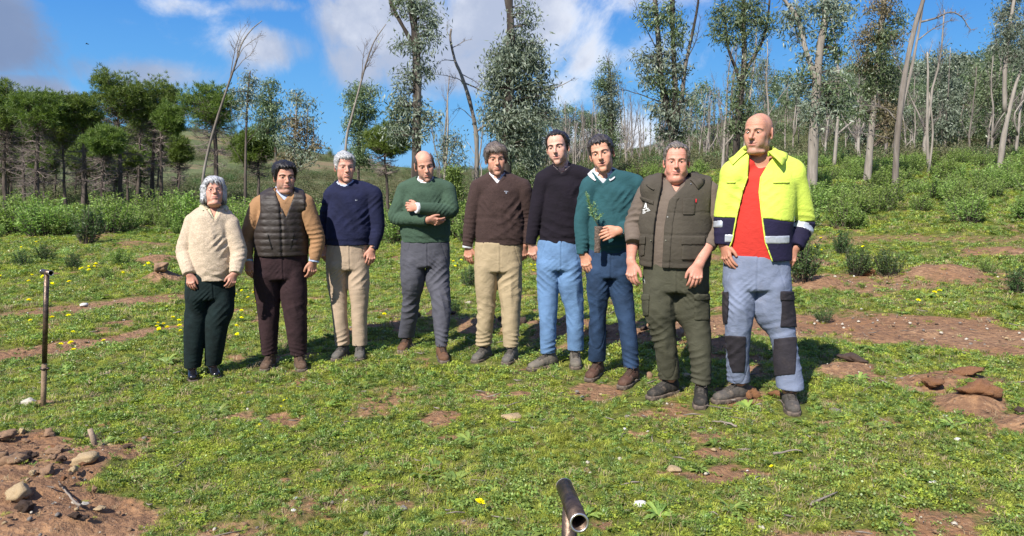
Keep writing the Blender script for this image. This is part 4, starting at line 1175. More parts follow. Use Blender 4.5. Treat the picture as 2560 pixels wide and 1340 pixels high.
    def decal(s, name, polys, mat, surf, lift=.0025):
        """flat print laid on a garment; polys are pixel outlines"""
        dg = bpy.context.evaluated_depsgraph_get(); bm = bmesh.new(); bm.from_mesh(surf.data)
        bv = BVHTree.FromBMesh(bm); V, T = [], []
        for p in polys:
            idx = []
            for q in p:
                o = Vector((0, 0, EYE)) - Vector(s.org); d = Vector(ray(*q)).normalized()
                hloc = bv.ray_cast(o, d)[0]
                if hloc is None: hloc = Vector(s.J(q) - s.org) + Vector((0, -.12, 0))
                idx.append(len(V)); V.append(np.array(hloc) - np.array(d) * lift)
            for k in range(1, len(idx) - 1): T.append([idx[0], idx[k + 1], idx[k]])
        bm.free()
        return put(name, mesh_from(name, V, None, T, False), mat, s.parent)
    def watch(s, key, strap, face):
        arm = s.S['arm' + key]; wr, el = s.J(arm[2]), s.J(arm[1]); d = (el - wr) / np.linalg.norm(el - wr)
        c = wr + d * .012; mb = MB(); uu = np.cross(d, s.fw); uu /= np.linalg.norm(uu); vv = np.cross(uu, d)
        th = np.linspace(0, 6.283, 21)[:-1]; ra, rb = .0300, .0255
        for (z0, z1, k) in ((-.009, .009, 1),):
            V = []
            for zz, rr in ((z0, 1), (z0, 1.09), (z1, 1.09), (z1, 1)):
                V += [c + d * zz + (uu * ra * math.cos(t) + vv * rb * math.sin(t)) * rr for t in th]
            Q = [[a * 20 + i, a * 20 + (i + 1) % 20, ((a + 1) % 4) * 20 + (i + 1) % 20, ((a + 1) % 4) * 20 + i] for a in range(4) for i in range(20)]
            mb.raw(np.array(V) - s.org, Q)
        w = put('watch', mb.mesh('watch', smooth=False), strap, s.parent)
        n = s.fw * .8 + uu * (.5 if key == 'R' else -.5); n -= d * (n @ d); n /= np.linalg.norm(n)
        m2 = MB(); p = c + n * .027; m2.tube(np.array([p, p + n * .008]) - s.org, .018, 18); put('watch_face', m2.mesh('watch_face', smooth=False), face, w)
# ------------------------------------------------------------------ the nine people, read off the photograph (pixels of 2560 x 1340)
def HL(**k): return dict(roll=55, curl=.55, **k)
SPEC = {}
SPEC[1] = dict(label='white-haired woman in a cream wool sweater, glasses and dark green trousers', skin=(.50, .265, .19),
    ankle=[(480, 915), (531, 909)], toe=[(483, 945), (541, 935)], neck=(534, 528), shL=(482, 551), shR=(577, 558), shr=.058, trap=.004,
    torso=[(486, 586, 698, .150), (478, 591, 645, .158), (477, 589, 595, .160), (483, 584, 555, .135)], sl=(.074, .070, .050), crease=.8,
    armL=[(484, 556), (461, 628, -.04), (473, 686, -.15), (478, 716, -.17)], armR=[(576, 563), (597, 633, -.03), (588, 684, -.13), (576, 714, -.16)],
    handL=dict(roll=70, curl=.8, sc=.88), handR=dict(roll=70, curl=.8, sc=.88), fore=.027,
    pelvis=[(468, 585, 690, .128), (466, 586, 720, .130), (465, 586, 748, .128)], legL=[(464, 525, 772), (461, 516, 812), (461, 509, 862), (462, 501, 918)], legR=[(521, 584, 772), (514, 570, 812), (513, 562, 862), (513, 553, 912)],
    cuffh=.085, shoesc=.86,
    head=dict(top=(536, 450), chin=(533, 511), yaw=4, pitch=-15, roll=-3, jaw=.95, fat=.25, nose=.95, smile=1, eye=.3, age=.8, flush=.9, haircol=(.22, .22, .225), haircol2=(.56, .56, .56), hair='bob', thick=.006, len=.026, flow='down', nstrand=4200, lift=.05, sw=.0008, brows=.25, browcol=(.28, .25, .22), sc=.99))
SPEC[2] = dict(label='dark-haired man in a brown quilted vest over a tan sweater', skin=(.46, .245, .165),
    ankle=[(674, 884), (748, 885)], toe=[(660, 920), (757, 922)], neck=(710, 488), shL=(649, 512), shR=(764, 509), shr=.070,
    torso=[(640, 765, 634, .135), (641, 764, 600, .142), (645, 763, 560, .140), (648, 766, 522, .130)], sl=(.078, .066, .047),
    armL=[(645, 520), (617, 600, .0), (619, 652, -.08), (630, 704, -.11)], armR=[(766, 516), (794, 598, .02), (785, 652, -.02), (776, 704, -.03)],
    handL=dict(roll=62, curl=.75, sc=1.06), handR=dict(roll=62, curl=.75, sc=1.06),
    pelvis=[(638, 767, 636, .128), (635, 767, 665, .135), (634, 767, 698, .138)], legL=[(636, 702, 730), (643, 699, 772), (649, 696, 828), (654, 694, 885)], legR=[(701, 767, 730), (707, 767, 772), (717, 768, 828), (727, 768, 887)],
    head=dict(top=(712, 404), chin=(711, 482), yaw=10, pitch=2, roll=0, jaw=1.0, fat=.35, eye=.35, age=.4, stubble=.45, haircol=(.012, .010, .010), hair='short', thick=.013, sidethick=.007, len=.026, flow='back', lift=.3, brows=1.3, open=.6))
SPEC[3] = dict(label='grey-haired smiling man in a navy crew neck sweater and beige chinos', skin=(.52, .275, .20),
    ankle=[(856, 860), (900, 860)], toe=[(818, 907), (896, 910)], neck=(863, 463), shL=(832, 484), shR=(932, 485), shr=.070,
    torso=[(816, 928, 612, .122), (816, 931, 575, .126), (819, 934, 530, .126), (824, 934, 495, .116)], sl=(.076, .062, .046),
    armL=[(829, 490, .0), (812, 560, .03), (808, 616, -.02), (810, 664, -.04)], armR=[(936, 492), (945, 570), (932, 622, -.03), (922, 674, -.05)],
    handL=dict(roll=40, curl=.7), handR=dict(roll=75, curl=.7, sc=1.05),
    pelvis=[(818, 922, 616, .112), (815, 924, 645, .120), (815, 924, 675, .120)], legL=[(817, 870, 705), (826, 869, 750), (831, 870, 800), (837, 875, 861)], legR=[(868, 924, 705), (876, 920, 750), (880, 917, 800), (882, 919, 863)],
    head=dict(top=(861, 378), chin=(863, 456), yaw=10, pitch=3, roll=0, jaw=1.05, smile=1.2, eye=.25, age=.9, flush=.8, open=.9, teeth=True, haircol=(.20, .20, .20), haircol2=(.50, .50, .49), hair='short', thick=.007, sidethick=.004, len=.020, flow='fwd', lift=.14, brows=.5, browcol=(.26, .24, .22), nose=1.2))
SPEC[4] = dict(label='balding man in a green sweater with folded arms', skin=(.50, .265, .185),
    ankle=[(1016, 841), (1104, 864)], toe=[(985, 890), (1113, 900)], neck=(1064, 458), shL=(1014, 474), shR=(1117, 475), shr=.072, armclear=0,
    torso=[(1003, 1126, 605, .120), (1001, 1125, 570, .125), (1000, 1124, 525, .128), (1009, 1121, 488, .116)], sl=(.078, .068, .048), crease=1.2,
    armL=[(1011, 480), (990, 543, -.05), (1068, 551, -.20), (1104, 556, -.17)], armR=[(1120, 482), (1126, 527, -.06), (1044, 520, -.235), (1018, 517, -.20)],
    handL=dict(pn=(0, .8, .5), mir=-1, curl=.5, bare=.2), handR=dict(pn=(.1, .95, -.1), mir=1, curl=1.35, sc=1.06, bare=.2),
    pelvis=[(1004, 1125, 610, .112), (1002, 1126, 640, .118), (1001, 1126, 668, .118)], legL=[(1002, 1062, 698), (1006, 1052, 740), (1002, 1045, 790), (996, 1036, 842)], legR=[(1064, 1126, 698), (1075, 1127, 740), (1083, 1127, 792), (1088, 1120, 865)],
    head=dict(top=(1057, 372), chin=(1066, 455), yaw=7, pitch=11, roll=9, jaw=.92, smile=.7, eye=.5, age=.8, nose=1.3, haircol=(.05, .04, .036), haircol2=(.10, .085, .075), hair='sides', thick=.002, sidethick=.002, len=.012, flow='back', lift=.12, brows=.7, nstrand=1800, stubble=.25))
SPEC[5] = dict(label='man with wavy greying hair in a dark brown V-neck sweater and khaki trousers', skin=(.50, .26, .175),
    ankle=[(1211, 863), (1280, 867)], toe=[(1170, 908), (1252, 914)], neck=(1243, 446), shL=(1199, 468), shR=(1306, 468), shr=.072,
    torso=[(1186, 1311, 611, .122), (1189, 1311, 575, .130), (1189, 1311, 525, .132), (1194, 1309, 482, .120)], sl=(.078, .064, .047),
    armL=[(1196, 476), (1178, 546), (1169, 616), (1171, 664)], armR=[(1309, 476), (1319, 546, .03), (1313, 612), (1306, 664)],
    handL=dict(roll=62, curl=.75, sc=1.04), handR=dict(roll=62, curl=.75, sc=1.04),
    pelvis=[(1186, 1307, 614, .116), (1184, 1306, 645, .122), (1184, 1306, 680, .122)], legL=[(1186, 1244, 708), (1191, 1240, 760), (1190, 1234, 810), (1187, 1231, 862)], legR=[(1243, 1305, 708), (1250, 1302, 760), (1255, 1300, 812), (1258, 1299, 866)],
    head=dict(top=(1240, 357), chin=(1239, 437), yaw=6, pitch=5, roll=3, jaw=1.05, eye=.4, age=.7, fat=.15, nose=1.1, haircol=(.12, .095, .078), haircol2=(.42, .39, .35), hair='full', thick=.010, sidethick=.007, wave=.0045, wavef=80, len=.032, flow='fwd', lift=.16, nstrand=3400, brows=.9, stubble=.2))
SPEC[6] = dict(label='young dark-haired man in a black sweater and light blue jeans', skin=(.55, .315, .235),
    ankle=[(1370, 883), (1438, 876)], toe=[(1325, 918), (1443, 938)], neck=(1404, 427), shL=(1361, 449), shR=(1464, 444), shr=.072,
    torso=[(1345, 1456, 608, .116), (1349, 1457, 565, .120), (1349, 1461, 512, .122), (1354, 1465, 470, .114)], sl=(.076, .061, .045),
    armL=[(1358, 457), (1339, 545), (1327, 610), (1335, 662)], armR=[(1466, 453), (1478, 545, .10), (1460, 607, .08), (1444, 655, .06)],
    handL=dict(roll=62, curl=.7), handR=dict(roll=62, curl=.7),
    pelvis=[(1343, 1456, 611, .112), (1341, 1457, 645, .118), (1341, 1457, 676, .118)], legL=[(1342, 1398, 706), (1346, 1394, 770), (1349, 1391, 825), (1352, 1388, 882)], legR=[(1393, 1457, 706), (1412, 1460, 770), (1416, 1460, 825), (1418, 1460, 875)],
    head=dict(top=(1394, 326), chin=(1395, 413), yaw=-12, pitch=2, roll=8, jaw=.94, fat=.1, smile=.6, eye=.45, age=.25, flush=.6, open=.5, haircol=(.016, .012, .011), hair='recede', thick=.009, sidethick=.004, len=.022, flow='back', lift=.12, brows=1.2, stubble=.22))
SPEC[7] = dict(label='man in a teal sweater and dark jeans holding a seedling', skin=(.52, .275, .18),
    ankle=[(1493, 902), (1580, 919)], toe=[(1450, 962), (1545, 968)], neck=(1508, 446), shL=(1476, 465), shR=(1587, 459), shr=.072,
    torso=[(1467, 1584, 629, .118), (1466, 1587, 592, .122), (1465, 1590, 535, .124), (1470, 1592, 485, .116)], sl=(.076, .062, .046),
    armL=[(1473, 474), (1455, 558), (1457, 636, -.03), (1471, 680, -.06)], armR=[(1590, 468), (1590, 562, .0), (1548, 577, -.20), (1484, 595, -.238)],
    handL=dict(roll=75, curl=.6), handR=dict(pn=(-.15, .95, -.25), mir=1, curl=.55, sc=1.02, bare=.2),
    pelvis=[(1466, 1583, 633, .114), (1464, 1581, 665, .118), (1464, 1580, 695, .118)], legL=[(1466, 1525, 725), (1471, 1517, 782), (1471, 1516, 842), (1470, 1515, 901)], legR=[(1522, 1581, 725), (1539, 1587, 785), (1551, 1593, 850), (1559, 1599, 918)],
    head=dict(top=(1501, 336), chin=(1508, 432), yaw=-6, pitch=3, roll=12, jaw=.98, smile=.5, eye=.55, age=.9, nose=1.3, open=.7, haircol=(.035, .03, .03), haircol2=(.12, .11, .11), hair='short', thick=.011, sidethick=.003, wave=.004, wavef=150, len=.012, flow='curl', lift=.22, nstrand=3600, brows=.7, cheek=1.1))
SPEC[8] = dict(label='stout man in an olive work vest and olive cargo trousers', skin=(.53, .25, .18), handtone=(.95, .95, .95),
    ankle=[(1672, 944), (1753, 959)], toe=[(1625, 988), (1750, 1012)], neck=(1691, 464), shL=(1632, 474), shR=(1762, 472), shr=.074, cuffh=.11,
    torso=[(1604, 1770, 660, .155), (1599, 1775, 610, .172), (1598, 1777, 560, .170), (1606, 1776, 505, .150)], sl=(.083, .070, .052), crease=1.2,
    armL=[(1621, 486, .05), (1586, 560, .06), (1577, 655, -.0), (1579, 702, -.03)], armR=[(1771, 484, -.01), (1788, 570, -.05), (1748, 660, -.20), (1736, 712, -.22)],
    cuffs=[(1583, 606, -.015), (1769, 618, -.125)],
    handL=dict(roll=60, curl=.8, sc=1.08, bare=.75), handR=dict(roll=80, curl=.75, sc=1.08, bare=.75), fore=.040,
    pelvis=[(1608, 1772, 664, .150), (1606, 1771, 700, .152), (1606, 1771, 730, .148)], legL=[(1607, 1690, 765), (1621, 1690, 815), (1638, 1695, 880), (1644, 1701, 944)], legR=[(1680, 1773, 765), (1705, 1774, 815), (1721, 1778, 880), (1728, 1777, 958)],
    head=dict(top=(1691, 359), chin=(1691, 450), yaw=2, pitch=2, roll=0, jaw=1.15, fat=1.0, eye=.25, age=.7, flush=1.2, nose=1.0, haircol=(.085, .065, .05), haircol2=(.22, .19, .16), hair='recede', thick=.008, sidethick=.002, len=.014, flow='fwd', lift=.4, brows=.45, browcol=(.14, .10, .07), sc=1.02))
SPEC[9] = dict(label='tall bald man in a yellow high-visibility jacket and a red shirt', skin=(.43, .215, .14),
    ankle=[(1846, 955), (1975, 972)], toe=[(1800, 992), (1983, 1022)], neck=(1899, 400), shL=(1836, 432), shR=(1977, 428), shr=.072, cuffh=.11,
    torso=[(1806, 1975, 645, .148), (1808, 1978, 585, .160), (1812, 1985, 515, .158), (1823, 1985, 460, .134)], sl=(.084, .072, .054), crease=1.1,
    armL=[(1833, 444), (1812, 540, .02), (1807, 612, .0), (1824, 668, -.06)], armR=[(1982, 442), (2010, 556, .03), (1988, 618, -.06), (1964, 668, -.09)],
    handL=dict(roll=45, curl=.5, sc=1.08), handR=dict(roll=75, curl=.6, sc=1.1),
    pelvis=[(1812, 1970, 650, .138), (1809, 1974, 690, .140), (1808, 1976, 725, .138)], legL=[(1808, 1886, 765), (1811, 1876, 830), (1815, 1872, 885), (1819, 1876, 954)], legR=[(1881, 1983, 765), (1919, 1988, 830), (1934, 1996, 890), (1941, 2008, 970)],
    head=dict(top=(1900, 281), chin=(1893, 384), yaw=-20, pitch=1, roll=0, jaw=1.1, fat=.3, eye=.4, age=.9, nose=1.35, stubble=.34, stubcol=(.27, .21, .165), crop=.30, haircol=(.10, .08, .06), brows=.6, sc=1.06))
ONLY = globals().get('ONLY_PEOPLE')
PEOPLE = {}
for _k in SPEC:
    if ONLY and _k not in ONLY: continue
    PEOPLE[_k] = Person(SPEC[_k]); PEOPLE[_k].body()

MUD = lambda n, c, k=.7, r=.75: cloth(n, c, r, .2, 18, 500, .5, dirt=k, sheen=0, spec=.3)
SOLE = plain('rubber_sole', (.035, .03, .026), .8, col2=(.16, .12, .09), vs=22)
LACE = plain('boot_lace', (.02, .017, .015), .8, col2=(.07, .06, .05))
SHIRT_W = cloth('white_shirt', (.72, .72, .75), .7, .04, 8, 1200, .2, sheen=.05)
SHIRT_B = cloth('pale_blue_shirt', (.48, .56, .74), .7, .06, 8, 1200, .2, sheen=.05)
def dress(k):
    p = PEOPLE.get(k)
    return p
p = dress(1)
if p:
    p.trousers(cloth('dark_green_corduroy', (.0065, .016, .016), .9, .3, 12, 700, .3), am=.6)
    p.shoes([plain('black_polished_leather', (.008, .008, .010), .22, spec=.6, bump=.1), SOLE, LACE], 'loafer')
    so = p.sweater(cloth('cream_wool', (.56, .445, .325), .95, .10, 10, 420, .9, heather=.35, sheen=.5), ('v', .112), am=.9)
    dots = cloth('dotted_blouse', (.62, .57, .38), .8, .2, 150, 900, .2)
    p.shirt(dots, opening=.098); p.collar(dots, r=.061, fall=.030, point=.026, gap=34, flare=.034, front=.056, rise=.088, tip_out=.03, over=(so,))
    frame = plain('glasses_frame', (.20, .15, .12), .3, metal=.6)
    mb = MB(); th = np.linspace(0, 6.283, 25)
    for s_ in (1, -1):
        mb.tube(p.headT(np.stack([s_ * .0325 + .0225 * np.cos(th), -.1035 + .010 * (np.cos(th) * s_ * .5) ** 2 + .0 * th, .0015 + .0165 * np.sin(th)], 1)) - p.org, .0012, 5)
        mb.tube(p.headT([(s_ * .055, -.100, .006), (s_ * .070, -.075, .008), (s_ * .081, .0, .006)]) - p.org, .0012, 5)
    mb.tube(p.headT([(-.010, -.104, .004), (0, -.107, .006), (.010, -.104, .004)]) - p.org, .0012, 5)
    put('glasses', mb.mesh('glasses'), frame, p.parent)
    for s_ in (1, -1):
        m2 = MB(); m2.tube(p.headT([(s_ * .0815, -.004, -.036), (s_ * .0815, -.004, -.046)]) - p.org, .0065, 10); put('earring', m2.mesh('earring'), plain('pearl', (.8, .78, .72), .2), p.parent)
p = dress(2)
if p:
    tan = cloth('tan_knit', (.37, .205, .10), .9, .1, 9, 700, .4, sheen=.3)
    p.trousers(cloth('aubergine_corduroy', (.034, .017, .019), .9, .25, 10, 600, .4, sheen=.35), am=.8)
    p.shoes([MUD('brown_muddy_leather', (.12, .072, .045)), SOLE, plain('brown_lace', (.05, .03, .02), .8)])
    so = p.sweater(tan, ('v', .085), am=.6); p.shirt(SHIRT_B)
    p.collar(SHIRT_B, r=.060, fall=.024, point=.022, gap=24, front=.062, rise=.080, over=(so,), flare=.006)
    # quilted vest: the trunk without arms, puffed between horizontal seams, open at the throat
    g = p.torso_grid(); F = p.torso_field(g, .014); P, A, B = p.rows(p.S['torso']); X, Y, Z = g.xyz()
    xs = (X - P[1][0]) * p.u[0] + (Y - P[1][1]) * p.u[1]
    ph = Z * 6.283 / .106 + .25 * wav(g, 7, 3)
    F = F + .003 - .0072 * np.sqrt(np.abs(np.sin(ph)) + .02) + .0036 * wav(g, 55, 5, (1.6, 1.6, .5)) * np.abs(np.sin(ph))
    F = F + .012 * np.exp(-((xs - .006) / .010) ** 2)
    l, r = p.J(p.S['shL']), p.J(p.S['shR']); xl = (l - P[1]) @ p.u; xr = (r - P[1]) @ p.u
    arm = np.maximum(sst(P[1][2] + .02, l[2] - .02, Z), 0)
    F = smax(F, (xs - (xr + .005 - .012 * arm + (1 - arm) * .05)).astype(np.float32), .006); F = smax(F, ((xl - .005 + .012 * arm - (1 - arm) * .05) - xs).astype(np.float32), .006)
    F = np.maximum(F, P[0][2] - .012 - Z)
    hole, nb = p.neck_hole(g, .082); zv = p.J((710, 541))[2]
    yf = (X - nb[0]) * p.fw[0] + (Y - nb[1]) * p.fw[1]; xs2 = (X - nb[0]) * p.u[0] + (Y - nb[1]) * p.u[1]
    cut = np.maximum(np.abs(xs2 - .008) - np.clip((Z - zv) * .40, 0, .068), -(yf - .02)); cut = np.where(Z < zv, .05, cut)
    F = smax(F, -np.minimum(hole, cut), .004)
    vest = cloth('brown_nylon_quilt', (.030, .020, .015), .62, .15, 6, 400, .12, sheen=0, spec=.5)
    o = sdf_obj('quilted_vest', F, g, vest, p.parent, p.org)
    p.collar(vest, r=.094, fall=-.002, point=0, gap=40, rise=.052, flare=.006, front=.050, name='vest_collar')
    zp = np.maximum(np.abs(xs - .006) - .0045, np.maximum(P[0][2] - Z, Z - zv)); zp = np.maximum(zp, -(yf - .02))
    p.patch('zip', F, g, zp, plain('zip_dark', (.02, .018, .016), .35, metal=.5), .004, o)
    for sg in (1, -1):
        q = np.maximum(np.abs((xs * sg - .085) - (Z - P[1][2]) * .22) - .006, np.abs(Z - P[1][2] - .0) - .065); q = np.maximum(q, -(yf - .0))
        p.patch('pocket_welt', F, g, q, plain('zip_dark', (.02,) * 3), .005, o)
    p.watch('L', plain('steel_strap', (.5, .5, .5), .3, metal=.9), plain('pale_dial', (.6, .6, .6), .2))
    for key in ('L', 'R'):
        gg = p.torso_grid(.006); arm = p.S['arm' + key]; wr, el = p.J(arm[2]), p.J(arm[1]); d = (wr - el) / np.linalg.norm(wr - el)
        f = chain(gg, [wr - d * .03, wr + d * .016], .043, .040, side=p.u); f = np.maximum(f, plane(gg, wr + d * .012, d)); sdf_obj('shirt_cuff', f, gg, SHIRT_B, p.parent, p.org)
p = dress(3)
if p:
    p.trousers(cloth('beige_chino', (.47, .355, .25), .85, .08, 9, 900, .25), am=1.0)
    p.shoes([MUD('grey_muddy_boot', (.13, .12, .105), .5), SOLE, LACE])
    o = p.sweater(cloth('navy_knit', (.013, .016, .050), .9, .2, 9, 800, .35, sheen=.3), ('crew',), am=.8); p.shirt(SHIRT_B); p.collar(SHIRT_B, r=.060, fall=.012, point=.0, gap=16, front=.052, flare=.003)
    p.decal('chest_emblem', [[(888, 499), (890, 499), (890, 502), (888, 502)], [(891, 500), (893, 499), (893, 501), (891, 502)]], plain('pale_stitch', (.30, .32, .38)), o)
    p.watch('R', plain('black_strap', (.012, .012, .014), .5), plain('black_dial', (.02, .02, .03), .15))
p = dress(4)
if p:
    p.trousers(cloth('slate_trousers', (.088, .088, .108), .8, .12, 9, 900, .25), am=1.2)
    p.shoes([MUD('chestnut_boot', (.15, .075, .040), .45), SOLE, plain('brown_lace', (.05, .03, .02), .8)])
    p.sweater(cloth('green_knit', (.050, .088, .058), .95, .12, 10, 600, .6, heather=.3, sheen=.45), ('crew',), am=.8); p.shirt(SHIRT_W); p.collar(SHIRT_W, r=.060, fall=.024, point=.006, gap=18, front=.062, flare=.006, rise=.080)
    for key in ('R',):
        gg = p.torso_grid(.006); arm = p.S['arm' + key]; wr, el = p.J(arm[2]), p.J(arm[1]); d = (wr - el) / np.linalg.norm(wr - el)
        f = chain(gg, [wr - d * .03, wr + d * .020], .045, .042, side=UP); f = np.maximum(f, plane(gg, wr + d * .016, d)); sdf_obj('shirt_cuff', f, gg, SHIRT_W, p.parent, p.org)
p = dress(5)
if p:
    p.trousers(cloth('khaki_trousers', (.43, .335, .205), .85, .08, 9, 900, .25), am=1.15)
    p.shoes([MUD('grey_muddy_boot', (.13, .12, .105), .5), SOLE, LACE])
    o = p.sweater(cloth('brown_marl_knit', (.048, .029, .026), .95, .12, 10, 600, .5, heather=.5, sheen=.4), ('v', .085), am=.9); p.shirt(SHIRT_W, opening=.05); p.collar(SHIRT_W, r=.060, fall=.034, point=.016, gap=22, front=.066, flare=.010, over=(), rise=.086)
    st = plain('pale_stitch', (.30, .32, .38))
    p.decal('chest_emblem', [[(1260.5, 477.5), (1264, 477), (1264, 479), (1260.5, 479.5)], [(1264.5, 477.4), (1267.5, 477.6), (1267.5, 479.4), (1264.5, 479)], [(1268, 477.8), (1270.5, 478.4), (1270.5, 479.8), (1268, 479.6)], [(1264, 480.5), (1267, 480.5), (1267.5, 483), (1265.5, 484.5), (1263.6, 483)]], st, o)
    for key in ('L',):
        gg = p.torso_grid(.006); arm = p.S['arm' + key]; wr, el = p.J(arm[2]), p.J(arm[1]); d = (wr - el) / np.linalg.norm(wr - el)
        f = chain(gg, [wr - d * .03, wr + d * .018], .043, .040, side=p.u); f = np.maximum(f, plane(gg, wr + d * .013, d)); sdf_obj('shirt_cuff', f, gg, SHIRT_W, p.parent, p.org)
p = dress(6)
if p:
    p.trousers(cloth('light_blue_denim', (.135, .24, .42), .85, .2, 7, 1100, .3), name='jeans', am=.95)
    p.shoes([MUD('grey_tan_boot', (.17, .15, .12), .6), SOLE, LACE])
    chk = cloth('checked_shirt', (.16, .13, .13), .8, .75, 90, 900, .2)
    p.sweater(cloth('black_knit', (.0115, .0080, .0145), .92, .2, 9, 800, .35, sheen=.25), ('v', .066), am=.7); p.shirt(chk, opening=.05); p.collar(chk, r=.060, fall=.030, point=.010, gap=22, front=.066, flare=.010, rise=.086)
p = dress(7)
if p:
    p.trousers(cloth('dark_blue_denim', (.024, .050, .105), .85, .3, 7, 1100, .3), name='jeans', am=1.1)
    p.shoes([MUD('red_brown_boot', (.105, .052, .034), .4), SOLE, plain('brown_lace', (.05, .03, .02), .8)])
    so = p.sweater(cloth('teal_knit', (.026, .092, .105), .92, .1, 9, 700, .4, sheen=.35), ('v', .080), am=.8); p.shirt(SHIRT_W, opening=.045); p.collar(SHIRT_W, r=.060, fall=.040, point=.020, gap=24, front=.062, flare=.030, rise=.094, tip_out=.012, over=(so,))
    p.watch('R', plain('black_strap', (.012, .012, .014), .5), plain('black_dial', (.02, .02, .03), .15))
p = dress(8)
if p:
    olive = cloth('olive_canvas_trousers', (.072, .070, .046), .85, .15, 9, 900, .3)
    o, g, F = p.trousers(olive, am=1.35)
    X, Y, Z = g.xyz()
    for (x0, x1, y0, y1) in ((1736, 1772, 742, 800), (1604, 1622, 742, 790)):
        p.patch('cargo_pocket', F, g, p.box_px(g, x0, x1, y0, y1), olive, .007, o, p.tdisp); p.patch('pocket_flap', F, g, p.box_px(g, x0 - 1, x1 + 1, y0 - 6, y0 + 9), olive, .011, o, p.tdisp)
    p.shoes([MUD('black_muddy_boot', (.035, .032, .028), .5), SOLE, LACE])
    shc = cloth('taupe_shirt', (.165, .128, .102), .85, .1, 9, 900, .35, sheen=.2)
    S = p.S; g = p.torso_grid(); F = p.torso_field(g, -.012) + .004 * wav(g, 18, 4, (1.4, 1.4, .6))
    for key, cu in (('L', S['cuffs'][0]), ('R', S['cuffs'][1])):
        F = smin(F, p.sleeve(g, S['arm' + key], S['sl'], end=cu, seed=7), .022)
    P, A, B = p.rows(S['torso']); X, Y, Z = g.xyz()
    c, nb, z0 = p.vcut(g, .085, .045, .070); F = smax(F, -c, .003)
    F = np.maximum(F, P[0][2] - .03 - Z + 0 * X)
    so = sdf_obj('shirt', F, g, shc, p.parent, p.org)
    p.collar(shc, r=.074, fall=.038, point=.018, gap=36, front=.060, flare=.026, name='shirt_collar', tip_out=.012, over=(so,))
    # work vest: open down the front, wide armholes, pockets
    vm = cloth('olive_brown_vest', (.078, .066, .050), .85, .12, 9, 800, .3)
    F = p.torso_field(g, .014) + .0045 * wav(g, 16, 9, (1.3, 1.3, .8))
    xs = (X - P[1][0]) * p.u[0] + (Y - P[1][1]) * p.u[1]; yf = (X - P[1][0]) * p.fw[0] + (Y - P[1][1]) * p.fw[1]
    l, r = p.J(S['shL']), p.J(S['shR']); xl = (l - P[1]) @ p.u; xr = (r - P[1]) @ p.u
    arm = sst(P[1][2] + .06, l[2] - .01, Z)
    F = smax(F, xs - (xr + .040 - .030 * (arm * (1 - arm) * 4) + (1 - arm) * .05), .006); F = smax(F, (xl - .100 + .030 * (arm * (1 - arm) * 4) - (1 - arm) * .05) - xs, .006)
    zh = p.J((1690, 664))[2]; F = np.maximum(F, zh - Z)
    for zz in (p.J((1690, 529))[2], p.J((1690, 583))[2]): F = F + .004 * np.exp(-((Z - zz) / .007) ** 2)
    F = F + .004 * np.exp(-((Z - zh - .035) / .007) ** 2)
    hole, nb = p.neck_hole(g, .092)
    xc = lambda px, py: (p.J((px, py)) - P[1]) @ p.u
    zk = [p.J((1690, y))[2] for y in (660, 560, 500, 462)]
    xL = np.interp(Z.ravel(), zk, [xc(1632, 660), xc(1638, 560), xc(1648, 500), xc(1656, 462)])[None, None, :]
    xR = np.interp(Z.ravel(), zk, [xc(1657, 660), xc(1663, 560), xc(1674, 500), xc(1712, 462)])[None, None, :]
    gap = np.maximum(np.maximum(xL - xs, xs - xR), -(yf - .0))
    F = smax(F, -np.minimum(hole, gap), .004)
    vo = sdf_obj('work_vest', F, g, vm, p.parent, p.org)
    p.patch('placket', F, g, np.maximum(np.maximum(xR - xs, xs - xR - .050), np.maximum(-(yf - .02), np.maximum(zh - Z, Z - zk[2] - .02))), vm, .006, vo)
    p.patch('chest_pocket', F, g, p.box_px(g, 1706, 1738, 496, 537), vm, .010, vo); p.patch('pocket_flap', F, g, p.box_px(g, 1703, 1742, 484, 494), vm, .014, vo)
    p.patch('pocket_flap', F, g, p.box_px(g, 1594, 1634, 488, 498, slope=.35), vm, .010, vo)
    p.patch('side_pocket', F, g, p.box_px(g, 1704, 1762, 596, 650), vm, .010, vo); p.patch('pocket_flap', F, g, p.box_px(g, 1703, 1763, 590, 612), vm, .016, vo)
    p.patch('side_pocket', F, g, p.box_px(g, 1600, 1612, 596, 640), vm, .008, vo); p.patch('pocket_flap', F, g, p.box_px(g, 1598, 1613, 590, 612), vm, .013, vo)
    p.patch('red_tag', F, g, p.box_px(g, 1738.5, 1742.5, 497, 507), plain('red_label', (.5, .02, .03)), .013, vo)
    p.collar(vm, r=.098, fall=.052, point=.026, gap=40, rise=.082, flare=.050, front=.052, name='vest_collar', tip_out=.05, over=(vo,))
    snap = plain('snap_metal', (.45, .42, .36), .3, metal=.8)
    for (px, py) in ((1669, 542), (1664, 601), (1727, 459), (1627, 601)):
        o2 = p.decal('snap_button', [[(px + 1.8 * math.cos(a), py + 1.8 * math.sin(a)) for a in np.linspace(0, 6.283, 9)[:-1]]], snap, vo, .010)
    white = plain('white_print', (.75, .75, .72), .7)
    def bar(x0, y0, x1, y1, w): 
        d = np.array([x1 - x0, y1 - y0]); n = np.array([-d[1], d[0]]) / np.linalg.norm(d) * w / 2
        return [(x0 + n[0], y0 + n[1]), (x1 + n[0], y1 + n[1]), (x1 - n[0], y1 - n[1]), (x0 - n[0], y0 - n[1])]
